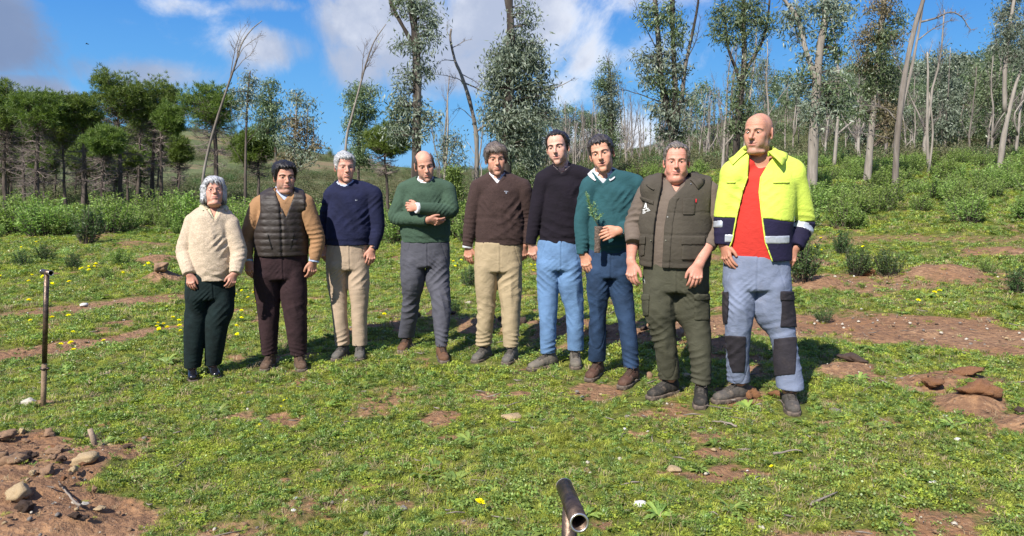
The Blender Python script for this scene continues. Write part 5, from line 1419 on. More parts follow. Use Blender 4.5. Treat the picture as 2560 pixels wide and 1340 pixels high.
    p.decal('chest_logo', [bar(1610.5, 520, 1614.6, 507.6, 2.4), bar(1614.0, 507.6, 1616.2, 520, 2.8), bar(1611.8, 516.5, 1616.0, 516.2, 1.6), bar(1606.5, 524.5, 1621.5, 520.5, 1.5), bar(1607.0, 527.5, 1624.0, 523.5, 1.3), bar(1606.5, 530.5, 1625.5, 526, 1.2), bar(1606.5, 533.5, 1614.0, 531.5, 1.2)], white, vo, .004)
    p.decal('leg_logo', [bar(1607.5, 703, 1609.5, 696, 1.4), bar(1609.5, 696, 1611, 703, 1.4), bar(1607.5, 706, 1613, 704.5, 1.1), bar(1607.5, 709, 1613, 707.5, 1.0)], white, [c for c in p.parent.children if c.name.startswith('trousers')][0], .004)
p = dress(9)
if p:
    S = p.S; blue = cloth('blue_grey_work_cloth', (.205, .24, .34), .8, .12, 8, 900, .25, dirt=.12); dark = cloth('charcoal_canvas', (.030, .026, .032), .85, .2, 10, 700, .3, dirt=.1)
    o, g, F = p.trousers(blue, am=1.05)
    p.patch('cargo_pocket', F, g, p.box_px(g, 1951, 1998, 732, 818), dark, .008, o, p.tdisp); p.patch('pocket_flap', F, g, p.box_px(g, 1950, 1998, 728, 752), dark, .012, o, p.tdisp)
    p.patch('cargo_pocket', F, g, p.box_px(g, 1800, 1822, 728, 810, front=False), dark, .008, o, p.tdisp)
    def lanes(x0a, x0b, y0, y1): return p.box_px(g, x0a, x0b, y0, y1, slope=-.05)
    p.patch('knee_pad', F, g, p.box_px(g, 1806, 1866, 838, 930, slope=.06), dark, .005, o, p.tdisp)
    p.patch('knee_pad', F, g, p.box_px(g, 1928, 1992, 847, 942, slope=-.10), dark, .005, o, p.tdisp)
    p.decal('pocket_mark', [[(1963, 734), (1969, 732), (1969, 735), (1962, 738)]], plain('orange_print', (.6, .08, .03)), [c for c in o.children][0], .006)
    p.decal('pocket_mark', [[(1969, 732), (1976, 731), (1976, 734), (1969, 735)]], plain('white_print', (.75, .75, .72)), [c for c in o.children][0], .006)
    p.shoes([MUD('grey_muddy_work_shoe', (.09, .08, .07), .7), SOLE, LACE])
    red = cloth('red_jersey', (.62, .045, .032), .9, .06, 8, 900, .2, sheen=.2)
    g = p.torso_grid(); F = p.torso_field(g, -.018) + .0030 * wav(g, 15, 4, (1.4, 1.4, .5)); P, A, B = p.rows(S['torso']); X, Y, Z = g.xyz()
    hl, nb = p.neck_hole(g, .070); F = np.maximum(F, -hl); F = np.maximum(F, p.J((1890, 650))[2] - Z)
    sdf_obj('shirt', F, g, red, p.parent, p.org)
    yel = cloth('yellow_fluorescent_cloth', (.72, .87, .12), .75, .05, 8, 900, .15, sheen=.1, dirt=.06); navy = cloth('navy_work_cloth', (.016, .013, .042), .85, .2, 8, 900, .2)
    refl = plain('reflective_tape', (.44, .46, .50), .35, metal=.35)
    F = p.torso_field(g, .004) + .0055 * wav(g, 13, 8, (1.4, 1.4, .6)) + folds(g, P[0] + UP * .08, .25, UP + .3 * p.u, .005, .06, 4)
    F = smin(F, p.sleeve(g, S['armL'], S['sl'], seed=7), .03); F = smin(F, p.sleeve(g, S['armR'], S['sl'], seed=17), .03)
    for q, sg in ((p.J(S['armL'][0]), 1), (p.J(S['armR'][0]), -1)): F = F + folds(g, q - UP * .14 + p.u * sg * .05 + p.fw * .09, .12, UP * .75 + p.u * sg * .8, .0065, .055, 14)
    xs = (X - P[1][0]) * p.u[0] + (Y - P[1][1]) * p.u[1]; yf = (X - P[1][0]) * p.fw[0] + (Y - P[1][1]) * p.fw[1]
    hole, nb = p.neck_hole(g, .086)
    xc = lambda px, py: (p.J((px, py)) - P[1]) @ p.u
    ys = (650, 600, 540, 480, 440, 400); zk = [p.J((1890, y))[2] for y in ys]
    xL = np.interp(Z.ravel(), zk, [xc(a, b) for a, b in zip((1812, 1832, 1843, 1857, 1871, 1873), ys)])[None, None, :]
    xR = np.interp(Z.ravel(), zk, [xc(a, b) for a, b in zip((1932, 1914, 1906, 1899, 1903, 1926), ys)])[None, None, :]
    gap = np.maximum(np.maximum(xL - xs, xs - xR), -(yf - .02))
    F = smax(F, -np.minimum(hole, gap), .004)
    Fj = np.maximum(F, np.where(np.abs(xs) < A[0] + .03, zk[0] + .008 - Z, -1))
    zc = p.J((1890, 543))[2]; band = p.J((1890, 584))[2], p.J((1890, 604))[2]
    zcs = zc - .16 * np.clip(xs - .06, 0, .16)
    jo = sdf_obj('safety_jacket', np.maximum(Fj, zcs - Z), g, yel, p.parent, p.org)
    jn = sdf_obj('lower_panel', np.maximum(Fj, Z - zcs + .001), g, navy, jo, p.org)
    p.patch('reflective_band', Fj, g, np.maximum(np.maximum(Z - band[0], band[1] - Z), -(A[0] * .9 - np.abs(xs))), refl, .003, jo)
    for key, pxs in (('L', (1798, 590)), ('R', (2010, 590))):
        arm = S['arm' + key]; el, wr = p.J(arm[1]), p.J(arm[2]); d = (wr - el) / np.linalg.norm(wr - el); c0 = el + d * .055
        q = np.maximum(np.abs(plane(g, c0, d)) - .022, np.sqrt((X - c0[0]) ** 2 + (Y - c0[1]) ** 2 + (Z - c0[2]) ** 2) - .13)
        q = np.maximum(q, A[0] - .01 - np.abs(xs))
        p.patch('reflective_band', Fj, g, q, refl, .003, jo)
    for edge in (xL, xR):
        q = np.maximum(np.abs(xs - edge) - .0055, np.maximum(-(yf - .03), np.maximum(zk[0] - Z, Z - zk[4])))
        p.patch('zip_edge', Fj, g, q, yel, .004, jo)
    p.patch('chest_pocket_flap', Fj, g, p.box_px(g, 1932, 1974, 452, 459), yel, .008, jo); p.patch('chest_pocket_flap', Fj, g, p.box_px(g, 1816, 1840, 453, 458), yel, .006, jo)
    p.collar(yel, r=.090, fall=.066, point=.030, gap=40, rise=.098, flare=.064, front=.058, name='jacket_collar', tip_out=.06, off=(-.010, -.016), over=(jo,))
    p.watch('R', plain('black_strap', (.012, .012, .014), .5), plain('black_dial', (.02, .02, .03), .15))
# ------------------------------------------------------------------ trees
def zone(px, table):
    for lim, txt in table:
        if px < lim: return txt
    return table[-1][1]
Z_LEFT = [(20, 'at the left picture edge'), (70, 'below the edge pine'), (150, 'below the twiggy grey pine'), (250, 'below the low narrow pine'), (345, 'below the tallest pine'), (440, 'below the twin-trunked pine'), (9999, 'behind the white-haired woman')]
Z_MID = [(620, 'between the woman and the vest'), (760, 'behind the quilted vest'), (830, 'left of the navy sweater'), (930, 'behind the navy sweater'), (1000, 'left of the green sweater'), (1130, 'behind the green sweater'), (1185, 'between the green and brown sweaters'), (9999, 'behind the brown sweater')]
Z_RIGHT = [(2040, 'at the yellow jacket'), (2110, 'by the big pale eucalyptus'), (2190, 'by the rusty-leaved eucalyptus'), (2260, 'by the leaning dead tree'), (2340, 'by the thin bleached stem'), (2440, 'right of the bleached stem'), (2540, 'by the bent edge eucalyptus'), (9999, 'at the right picture edge')]
Z_MEN = [(1400, 'left of the black sweater'), (1470, 'above the black sweater'), (1540, 'behind the teal sweater'), (1610, 'right of the teal sweater'), (1700, 'behind the stout man'), (1800, 'left of the bald man'), (9999, 'behind the bald man')]
def dist(y, a, b): return 'near' if y < a else ('middle' if y < b else 'far')
BARK_PALE = barkmat('pale_eucalyptus_bark', (.22, .19, .16), (.34, .305, .265), 2.2, .18, .35, .65)
BARK_BURNT = barkmat('scorched_eucalyptus_bark', (.045, .036, .030), (.26, .225, .19), 1.3, .12, .46, .62)
BARK_DARK = barkmat('dark_bark', (.055, .043, .036), (.15, .12, .10), 2.5, .2)
BARK_GREY = barkmat('dead_grey_wood', (.15, .125, .105), (.28, .25, .22), 2.5, .15)
TWIG_GREY = barkmat('bare_grey_twigs', (.16, .13, .115), (.24, .21, .19), 5, 1, bump=.1)
TWIG_PINE = barkmat('dead_pine_twigs', (.135, .108, .095), (.25, .205, .18), 5, 1, bump=.1)
LEAF_EUC = leafmat('eucalyptus_leaf', (.060, .080, .052), (.145, .165, .125), .45, .22, (1.1, 1.2, .75), .35, .12)
LEAF_EUC2 = leafmat('green_eucalyptus_leaf', (.040, .062, .026), (.110, .140, .070), .42, .25, (1.1, 1.25, .6), .45, .12)
LEAF_RED = leafmat('rusty_eucalyptus_leaf', (.070, .070, .036), (.135, .105, .060), .5, .25, (1.2, 1.0, .6), .35, .1)
LEAF_PINE = leafmat('pine_needles', (.032, .055, .014), (.115, .150, .034), .5, .30, (1.15, 1.3, .5), .3, .10)
LEAF_SHRUB = leafmat('shrub_leaf', (.065, .115, .028), (.180, .240, .058), .5, .35, (1.1, 1.3, .5), .35, .18)
LEAF_SCRUB = leafmat('scrub_leaf', (.050, .055, .026), (.105, .100, .052), .6, .25, (1.1, 1.2, .6), .25, .3)
LEAF_DARKSHRUB = leafmat('dark_shrub_leaf', (.022, .045, .016), (.065, .100, .030), .5, .3, (1.1, 1.3, .5), .35, .15)

def wobble(P, amp, n=4):
    """subdivide a polyline and let it wander"""
    Q = crom(P, n); k = len(Q)
    w = np.cumsum(rng.normal(size=(k, 3)), 0); w -= np.linspace(0, 1, k)[:, None] * w[-1]
    return Q + w * amp / math.sqrt(k)
def twigs(mb, P, r, n, length, depth, up=.3, spread=.8, droop=0.0, t0=.2, ns=3):
    """side shoots along P, each with shoots of its own"""
    P = np.asarray(P); k = len(P)
    for i in range(n):
        t = t0 + (1 - t0) * rng.random(); j = min(k - 2, int(t * (k - 1))); b = P[j] + (P[j + 1] - P[j]) * rng.random()
        ax = P[min(k - 1, j + 1)] - P[j]; ax = ax / (np.linalg.norm(ax) + 1e-9)
        d = rng.normal(size=3); d -= ax * (d @ ax); d /= np.linalg.norm(d) + 1e-9
        d = d * spread + ax * (.45 + .4 * rng.random()) + UP * up; d /= np.linalg.norm(d)
        L = length * (.45 + .75 * rng.random()) * (1.1 - .5 * t)
        m = b + d * L * .5 + rng.normal(size=3) * L * .06; e = b + d * L + UP * L * (.10 - droop) + rng.normal(size=3) * L * .10
        Q = crom([b, m, e], 2)
        rr = r * (1.05 - .6 * t) * .5
        mb.tube(Q, np.linspace(rr, rr * .3, len(Q)), ns, rng.random(), cap=False)
        if depth > 1: twigs(mb, Q, rr, max(2, int(n * .45)), L * .55, depth - 1, up, spread, droop, .15, 3)
def clump_leaves(mb, c, r, n, L, W, hang=.7, spray=34, trunkpt=None, tm=None):
    """leaves gathered in sprays inside an uneven ellipsoid"""
    ns = max(3, n // spray)
    q = rng.normal(size=(ns, 3)); q /= np.linalg.norm(q, axis=1)[:, None]; q *= (rng.random(ns) ** (1 / 2.2))[:, None]
    S = c + q * r
    for s in S:
        k = max(4, int(spray * (.5 + rng.random()))); sr = .125 * (.6 + .9 * rng.random()) * (L / .13)
        C = s + rng.normal(size=(k, 3)) * sr * (1, 1, .8)
        D = rng.normal(size=(k, 3)) * .75 + np.array([0, 0, -hang]) + q[0] * .2
        tone = np.clip(rng.random() * .65 + rng.random(k) * .35, 0, 1)
        mb.leaves(C, D, L * (.6 + .7 * rng.random(k)), W * (.7 + .6 * rng.random(k)), tone)
    return S
def pxs(pts, Y, dz=0.0):
    return np.array([pix(p[0], p[1], Y + (p[2] if len(p) > 2 else 0)) for p in pts])
def tree_at(name, base_px, Y, label, group, trunks, clumps=(), bare=(), leaf=None, bark=None, twig=None, leafL=.13, leafW=.030, dens=1.0, r0=.12, hang=.7, cat='tree', twn=1.0, leaf2=None, sideshoots=0, tuplen=.9):
    """a tree standing Y metres in front of the camera; outlines are read off the photograph and given depth"""
    b = pix(base_px[0], base_px[1], Y); gz = float(zg(b[0], b[1])); org = np.array([b[0], b[1], gz - .05])
    root = empty(name, org, label, cat, group)
    mb = MB(); tm = MB(); TR = []
    m = Y / FPX
    for i, (pts, ra, rb) in enumerate(trunks):
        P = pxs(pts, Y)
        if i == 0: P = np.concatenate([[np.array([P[0][0], P[0][1], org[2]])], P]) if P[0][2] > org[2] + .05 else P
        P = wobble(P, .05 * m * 60 * .02, 4)
        rr = np.linspace(ra, rb, len(P)) * (1 + .06 * rng.normal(size=len(P)))
        if i == 0: rr[0] *= 1.35; rr[1] *= 1.08
        mb.tube(P - org, rr, 9 if ra > .06 else 6, .5); TR.append(P)
        if sideshoots: twigs(tm, P - org, rb + (ra - rb) * .3, int(sideshoots * len(P) / 10), tuplen, 2, .35, .8, 0, .25)
    for (pts, ra) in bare:
        P = wobble(pxs(pts, Y), .02, 3)
        mb.tube(P - org, np.linspace(ra, ra * .25, len(P)), 5, .5)
        twigs(tm, P - org, max(ra * .8, .012), int(10 * twn), .55 * np.linalg.norm(P[-1] - P[0]) * .5, 3, .25, .8, 0, .25)
    lf, lf2 = MB(), MB(); AT = np.concatenate(TR)
    for cl in clumps:
        (cx, cy, rx, ry) = cl[:4]; dy = cl[4] if len(cl) > 4 else rng.normal() * .3
        c = pix(cx, cy, Y + dy * rx * m); r = np.array([rx * m, rx * m * .85, ry * m])
        n = int(dens * 82 * (rx * m * ry * m) / (leafL * .55) ** 2 * .30)
        tgt = lf2 if (leaf2 is not None and rng.random() < .4) else lf
        S = clump_leaves(tgt, c - org, r, n, leafL, leafW, hang)
        # limbs from the trunk into the clump
        for s in S[:: max(1, len(S) // 9)]:
            w = s + org; low = AT[:, 2] < w[2] + .1
            A = AT[low] if low.any() else AT[:1]
            d = np.linalg.norm((A - w) * (1, 1, .6), axis=1); a = A[int(np.argmin(d))]
            mid = a * .45 + w * .55 + UP * .12 * np.linalg.norm(w - a) * (.5 - rng.random() * .6)
            P = crom([a, mid, w], 3); rr = min(.035, .010 + .012 * np.linalg.norm(w - a))
            tm.tube(P - org, np.linspace(rr, rr * .3, len(P)), 4, .5, cap=False)
    put('trunk', mb.mesh('trunk'), bark or BARK_BURNT, root)
    if tm.n: put('branches', tm.mesh('branches'), twig or BARK_DARK, root, kind='stuff')
    if lf.n: put('crown', lf.mesh('crown', False), leaf or LEAF_EUC, root, kind='stuff')
    if lf2.n: put('crown', lf2.mesh('crown', False), leaf2, root, kind='stuff')
    return root
GE = 'tall eucalyptus trees standing behind the group'
tree_at('eucalyptus_tree', (1040, 470), 17, 'tall dark-trunked eucalyptus rising behind the man with folded arms', GE,
    [([(1040, 470), (1041, 370), (1043, 231), (1040, 116), (1031, 28), (1022, -60)], .125, .07), ([(1036, 118), (1018, 85), (999, 51), (978, 9), (966, -40)], .055, .03)],
    [(1040, 10, 44, 34), (1062, 40, 30, 40), (1055, 95, 34, 35), (1012, 112, 26, 22), (1072, 78, 20, 24), (1060, 165, 26, 34), (1003, 205, 20, 26), (1004, 245, 28, 38), (1022, 290, 40, 44), (1062, 290, 28, 30), (992, 282, 20, 24), (1020, 345, 34, 34), (1066, 340, 26, 22), (1000, 15, 18, 20), (1030, 185, 16, 24), (985, 330, 16, 26)],
    [([(1000, 52), (980, 30), (972, 0)], .02)], leaf=LEAF_EUC, leaf2=LEAF_EUC2, dens=1.0)
tree_at('eucalyptus_tree', (1272, 470), 17.5, 'broad eucalyptus with a dense silver-grey diamond-shaped crown', GE,
    [([(1266, 470), (1267, 330), (1276, 190), (1277, 92), (1273, 0), (1268, -60)], .13, .075), ([(1274, 40), (1265, 0), (1262, -50)], .05, .03)],
    [(1283, 98, 34, 26), (1290, 140, 56, 34), (1250, 150, 36, 30), (1335, 120, 26, 26), (1338, 170, 36, 34), (1282, 190, 62, 40), (1230, 205, 34, 28), (1350, 225, 34, 32), (1290, 245, 66, 42), (1235, 260, 28, 28), (1360, 280, 34, 30), (1300, 300, 62, 40), (1225, 300, 20, 20), (1255, 330, 34, 30), (1330, 345, 34, 30), (1290, 365, 40, 26), (1310, 20, 18, 26), (1320, 60, 16, 20), (1268, 372, 24, 18)],
    [([(1355, 225), (1395, 215), (1436, 196)], .02), ([(1360, 300), (1400, 295), (1425, 300)], .012)], leaf=LEAF_EUC, dens=1.25, leafW=.034)
tree_at('eucalyptus_tree', (1684, 450), 17, 'eucalyptus with three upswept stems and patchy leaves between the white and green jackets', GE,
    [([(1682, 450), (1683, 352), (1669, 278), (1655, 208), (1649, 139), (1642, 46), (1632, -50)], .105, .045), ([(1684, 350), (1688, 231), (1683, 116), (1681, 0), (1678, -50)], .07, .04), ([(1690, 330), (1706, 231), (1716, 153), (1734, 69), (1744, 15), (1750, -40)], .05, .02)],
    [(1630, 50, 26, 44), (1680, 40, 28, 44), (1612, 160, 20, 34), (1626, 195, 24, 28), (1650, 130, 26, 34), (1682, 170, 36, 44), (1652, 205, 30, 30), (1692, 240, 30, 34), (1655, 265, 32, 30), (1692, 300, 36, 38), (1670, 335, 30, 28), (1724, 250, 16, 18), (1705, 340, 22, 20), (1690, 95, 20, 30)],
    [([(1655, 255), (1610, 240), (1570, 228), (1545, 222)], .016), ([(1716, 153), (1740, 100), (1752, 40)], .014), ([(1640, 120), (1610, 60), (1585, 0)], .014), ([(1736, 60), (1745, 10), (1742, -40)], .014)], leaf=LEAF_EUC, leaf2=LEAF_EUC2, dens=1.0, twn=1.2)
tree_at('eucalyptus_tree', (1842, 440), 20, 'dark green forked eucalyptus with a Y-shaped crown above the bald man', GE,
    [([(1840, 440), (1842, 352), (1854, 222), (1861, 139), (1858, 60), (1859, -30)], .11, .05), ([(1852, 215), (1841, 176), (1822, 125), (1815, 70), (1808, 10)], .05, .025), ([(1858, 190), (1878, 153), (1905, 106), (1919, 46), (1924, 0)], .05, .025)],
    [(1808, 40, 24, 40), (1855, 34, 32, 42), (1900, 24, 26, 36), (1916, 66, 18, 24), (1822, 92, 24, 22), (1800, 80, 16, 22), (1864, 80, 22, 28), (1864, 160, 15, 34), (1852, 200, 19, 30), (1850, 240, 22, 24), (1860, 280, 26, 34), (1822, 262, 18, 14), (1840, 320, 28, 26), (1886, 120, 14, 20)],
    [([(1905, 106), (1925, 80), (1935, 50)], .012)], leaf=LEAF_EUC2, dens=1.15)
tree_at('eucalyptus_tree', (2030, 500), 16.5, 'big pale-trunked eucalyptus just right of the yellow jacket', GE,
    [([(2029, 495), (2035, 324), (2042, 208), (2051, 116), (2063, 46), (2068, -60)], .130, .055), ([(2040, 215), (2035, 185), (2016, 130), (1993, 46), (1961, 0), (1940, -30)], .07, .03)],
    [(2002, 24, 40, 32), (2086, 10, 44, 28), (2060, 10, 26, 30), (2092, 50, 32, 30), (1992, 74, 34, 28), (1970, 40, 22, 24), (2066, 92, 28, 28), (2086, 128, 30, 28), (2060, 150, 22, 20), (2012, 150, 20, 20), (2012, 182, 26, 20), (2006, 222, 28, 30), (2092, 232, 36, 32), (2078, 262, 36, 26), (2042, 268, 24, 28), (2108, 262, 20, 20), (2040, 302, 20, 24), (2020, 262, 20, 20), (2088, 180, 22, 20)],
    [([(2016, 130), (1995, 100), (1975, 60)], .014)], leaf=LEAF_EUC, leaf2=LEAF_EUC2, bark=BARK_PALE, dens=.95)
tree_at('eucalyptus_tree', (2169, 470), 21, 'leaning eucalyptus with rusty brown and olive leaves', GE,
    [([(2168, 450), (2183, 278), (2197, 139), (2211, 0), (2216, -40)], .115, .05)],
    [(2201, 24, 32, 36), (2248, 36, 18, 36), (2164, 84, 26, 30), (2206, 88, 34, 36), (2238, 92, 20, 26), (2158, 140, 26, 28), (2202, 140, 38, 34), (2178, 186, 40, 32), (2232, 180, 28, 26), (2226, 232, 40, 34), (2172, 225, 26, 26), (2220, 290, 34, 40), (2150, 270, 22, 26), (2190, 262, 22, 24), (2216, 335, 22, 22)],
    [([(2211, 20), (2225, -10), (2240, -40)], .012)], leaf=LEAF_RED, leaf2=LEAF_EUC2, bark=BARK_PALE, dens=1.0)
tree_at('dead_tree', (2238, 500), 18, 'bare dead tree with a bleached leaning trunk and long crooked branches', 'dead trees and bare stems',
    [([(2237, 485), (2243, 347), (2257, 222), (2271, 139), (2289, 60), (2308, 0), (2318, -50)], .085, .038), ([(2244, 345), (2252, 287), (2276, 185), (2294, 93), (2306, 20), (2312, -30)], .045, .022)], (),
    [([(2300, 55), (2320, 52), (2345, 44), (2377, 32), (2405, 42), (2422, 66), (2428, 76)], .028), ([(2296, 100), (2330, 75), (2365, 55), (2385, 48)], .018), ([(2239, 300), (2215, 272), (2175, 264), (2130, 262)], .018), ([(2225, 347), (2170, 336), (2120, 332), (2084, 329)], .012), ([(2262, 200), (2240, 150), (2228, 90)], .014)], bark=BARK_GREY, twig=TWIG_GREY, twn=1.7)
tree_at('eucalyptus_tree', (2500, 440), 24, 'eucalyptus with a bent trunk at the right edge of the picture', GE,
    [([(2498, 430), (2508, 350), (2521, 287), (2540, 210), (2570, 130)], .09, .04), ([(2512, 280), (2512, 185), (2521, 93), (2535, 0), (2540, -40)], .07, .04)],
    [(2526, 22, 30, 36), (2552, 60, 22, 30), (2512, 82, 26, 26), (2548, 118, 22, 22), (2505, 120, 22, 22), (2530, 145, 24, 22), (2510, 40, 16, 24), (2556, 165, 16, 20)],
    [([(2508, 190), (2495, 130), (2488, 80), (2500, 40)], .012)], leaf=LEAF_EUC, bark=BARK_PALE)
tree_at('dead_tree', (2322, 450), 24, 'thin straight bleached stem with a small forked top', 'dead trees and bare stems',
    [([(2322, 440), (2318, 320), (2320, 185), (2318, 130)], .055, .022), ([(2322, 430), (2332, 330), (2322, 230)], .04, .02)], (), [([(2319, 150), (2308, 130), (2300, 110)], .012), ([(2319, 150), (2328, 125), (2332, 100)], .012)], bark=BARK_PALE, twig=TWIG_GREY)
tree_at('dead_tree', (1190, 470), 18, 'grey dead tree with a crooked trunk and a fan of bare twigs', 'dead trees and bare stems',
    [([(1190, 470), (1192, 400), (1189, 324), (1172, 245), (1152, 185), (1138, 153), (1126, 100), (1128, 72)], .07, .022)], (),
    [([(1170, 240), (1150, 200), (1120, 190), (1087, 186)], .016), ([(1160, 205), (1200, 222), (1240, 245)], .022), ([(1152, 185), (1180, 200), (1215, 225)], .014), ([(1138, 153), (1110, 150), (1090, 165)], .012), ([(1130, 120), (1160, 105), (1180, 98)], .012), ([(1185, 300), (1150, 270), (1130, 285)], .012), ([(1189, 330), (1225, 300), (1235, 250)], .03), ([(1128, 95), (1115, 75), (1122, 50)], .01)], bark=BARK_GREY, twig=TWIG_GREY, twn=1.0)
for (lab, Y, tr, br) in (('long thin dead stem leaning right with a feathery bare top, above the white-haired woman', 19, [(506, 470), (520, 380), (545, 290), (575, 200), (592, 150), (604, 110), (628, 75), (655, 52)], [[(575, 200), (588, 130), (600, 85), (615, 60)], [(590, 155), (612, 120), (640, 95), (656, 88)], [(582, 180), (606, 150), (630, 128), (645, 100)], [(592, 150), (598, 105), (625, 62)]]),
        ('slender dead stem leaning right behind the man in navy', 19, [(862, 470), (866, 350), (880, 290), (900, 215), (915, 160), (935, 105), (965, 60)], [[(905, 195), (912, 130), (920, 100)], [(915, 160), (935, 130), (962, 85)], [(908, 180), (930, 140), (945, 75)]])):
    tree_at('dead_tree', tr[0], Y, lab, 'dead trees and bare stems', [(tr, .045, .010)], (), [(b, .012) for b in br], bark=BARK_GREY, twig=TWIG_GREY, twn=1.3)
GL = 'young eucalyptus trees at the left and centre'
tree_at('eucalyptus_tree', (614, 520), 24, 'thin young eucalyptus with sparse grey tufts beside the long leaning stem', GL,
    [([(613, 515), (615, 347), (620, 231), (626, 176)], .06, .02)], [(625, 192, 20, 20), (600, 230, 22, 20), (628, 245, 16, 20), (596, 262, 14, 18), (612, 290, 12, 24), (632, 215, 12, 14)], [([(616, 330), (590, 300), (575, 270)], .012), ([(617, 360), (645, 320), (655, 290)], .012), ([(614, 420), (590, 380), (570, 350)], .012)], leaf=LEAF_EUC, dens=.8, bark=BARK_DARK)
tree_at('eucalyptus_tree', (694, 520), 26, 'blue-green young eucalyptus with a full narrow crown', GL,
    [([(694, 510), (690, 393), (680, 278), (670, 210)], .07, .02)], [(671, 214, 22, 20), (662, 256, 27, 26), (688, 262, 14, 22), (666, 296, 28, 28), (690, 318, 22, 24), (655, 330, 20, 20), (695, 345, 18, 22)], leaf=LEAF_EUC2, dens=1.3, bark=BARK_DARK)
tree_at('eucalyptus_tree', (735, 500), 22, 'many-stemmed young eucalyptus with loose grey-brown leaves, above the man in the quilted vest', GL,
    [([(732, 490), (735, 400), (740, 300), (742, 235)], .05, .02), ([(734, 440), (762, 380), (770, 270)], .03, .012), ([(736, 440), (780, 360), (784, 295)], .025, .01)],
    [(741, 244, 22, 24), (768, 262, 18, 18), (722, 296, 26, 24), (782, 300, 18, 18), (750, 310, 24, 26), (713, 350, 24, 24), (760, 340, 30, 26), (785, 365, 20, 18), (757, 388, 34, 24), (720, 392, 24, 22)], [([(745, 430), (790, 400), (805, 350)], .012)], leaf=LEAF_EUC, leaf2=LEAF_RED, dens=.9, bark=BARK_GREY)
tree_at('eucalyptus_tree', (896, 480), 28, 'column-shaped green eucalyptus behind the man in navy', GL,
    [([(896, 470), (898, 340), (906, 215)], .08, .02)], [(905, 222, 30, 16), (882, 240, 20, 18), (930, 235, 18, 18), (902, 262, 32, 28), (892, 300, 30, 28), (925, 285, 18, 24), (902, 340, 30, 32), (896, 385, 28, 30), (915, 400, 18, 24)], leaf=LEAF_EUC2, dens=1.4, bark=BARK_DARK)
tree_at('eucalyptus_tree', (1112, 480), 22, 'small pale-stemmed eucalyptus behind the man with folded arms', GL,
    [([(1110, 465), (1119, 347), (1119, 231)], .055, .012), ([(1114, 420), (1128, 390), (1140, 340)], .025, .01)], [(1124, 360, 22, 18), (1140, 342, 16, 16), (1108, 350, 12, 18), (1138, 396, 20, 18), (1105, 390, 12, 14)], leaf=LEAF_EUC, bark=BARK_PALE, sideshoots=4)
tree_at('eucalyptus_tree', (1526, 470), 30, 'narrow brush-like eucalyptus with twiggy top behind the man in teal', GL,
    [([(1526, 460), (1528, 330), (1526, 200), (1520, 150)], .10, .02)], [(1503, 205, 16, 26), (1531, 205, 16, 34), (1517, 170, 10, 22), (1516, 255, 25, 34), (1538, 270, 16, 34), (1522, 305, 26, 30), (1526, 345, 26, 24), (1526, 385, 24, 24)], [([(1522, 200), (1518, 150), (1525, 130)], .012)], leaf=LEAF_EUC2, leaf2=LEAF_EUC, dens=1.4, bark=BARK_DARK, sideshoots=8)
tree_at('bush_tree', (1133, 500), 20, 'small dark column-shaped evergreen behind the folded arms', GL, [([(1133, 480), (1133, 430)], .03, .01)], [(1132, 430, 16, 18), (1134, 455, 18, 20), (1136, 480, 18, 18)], leaf=LEAF_PINE, dens=2.0, leafL=.09, leafW=.03)

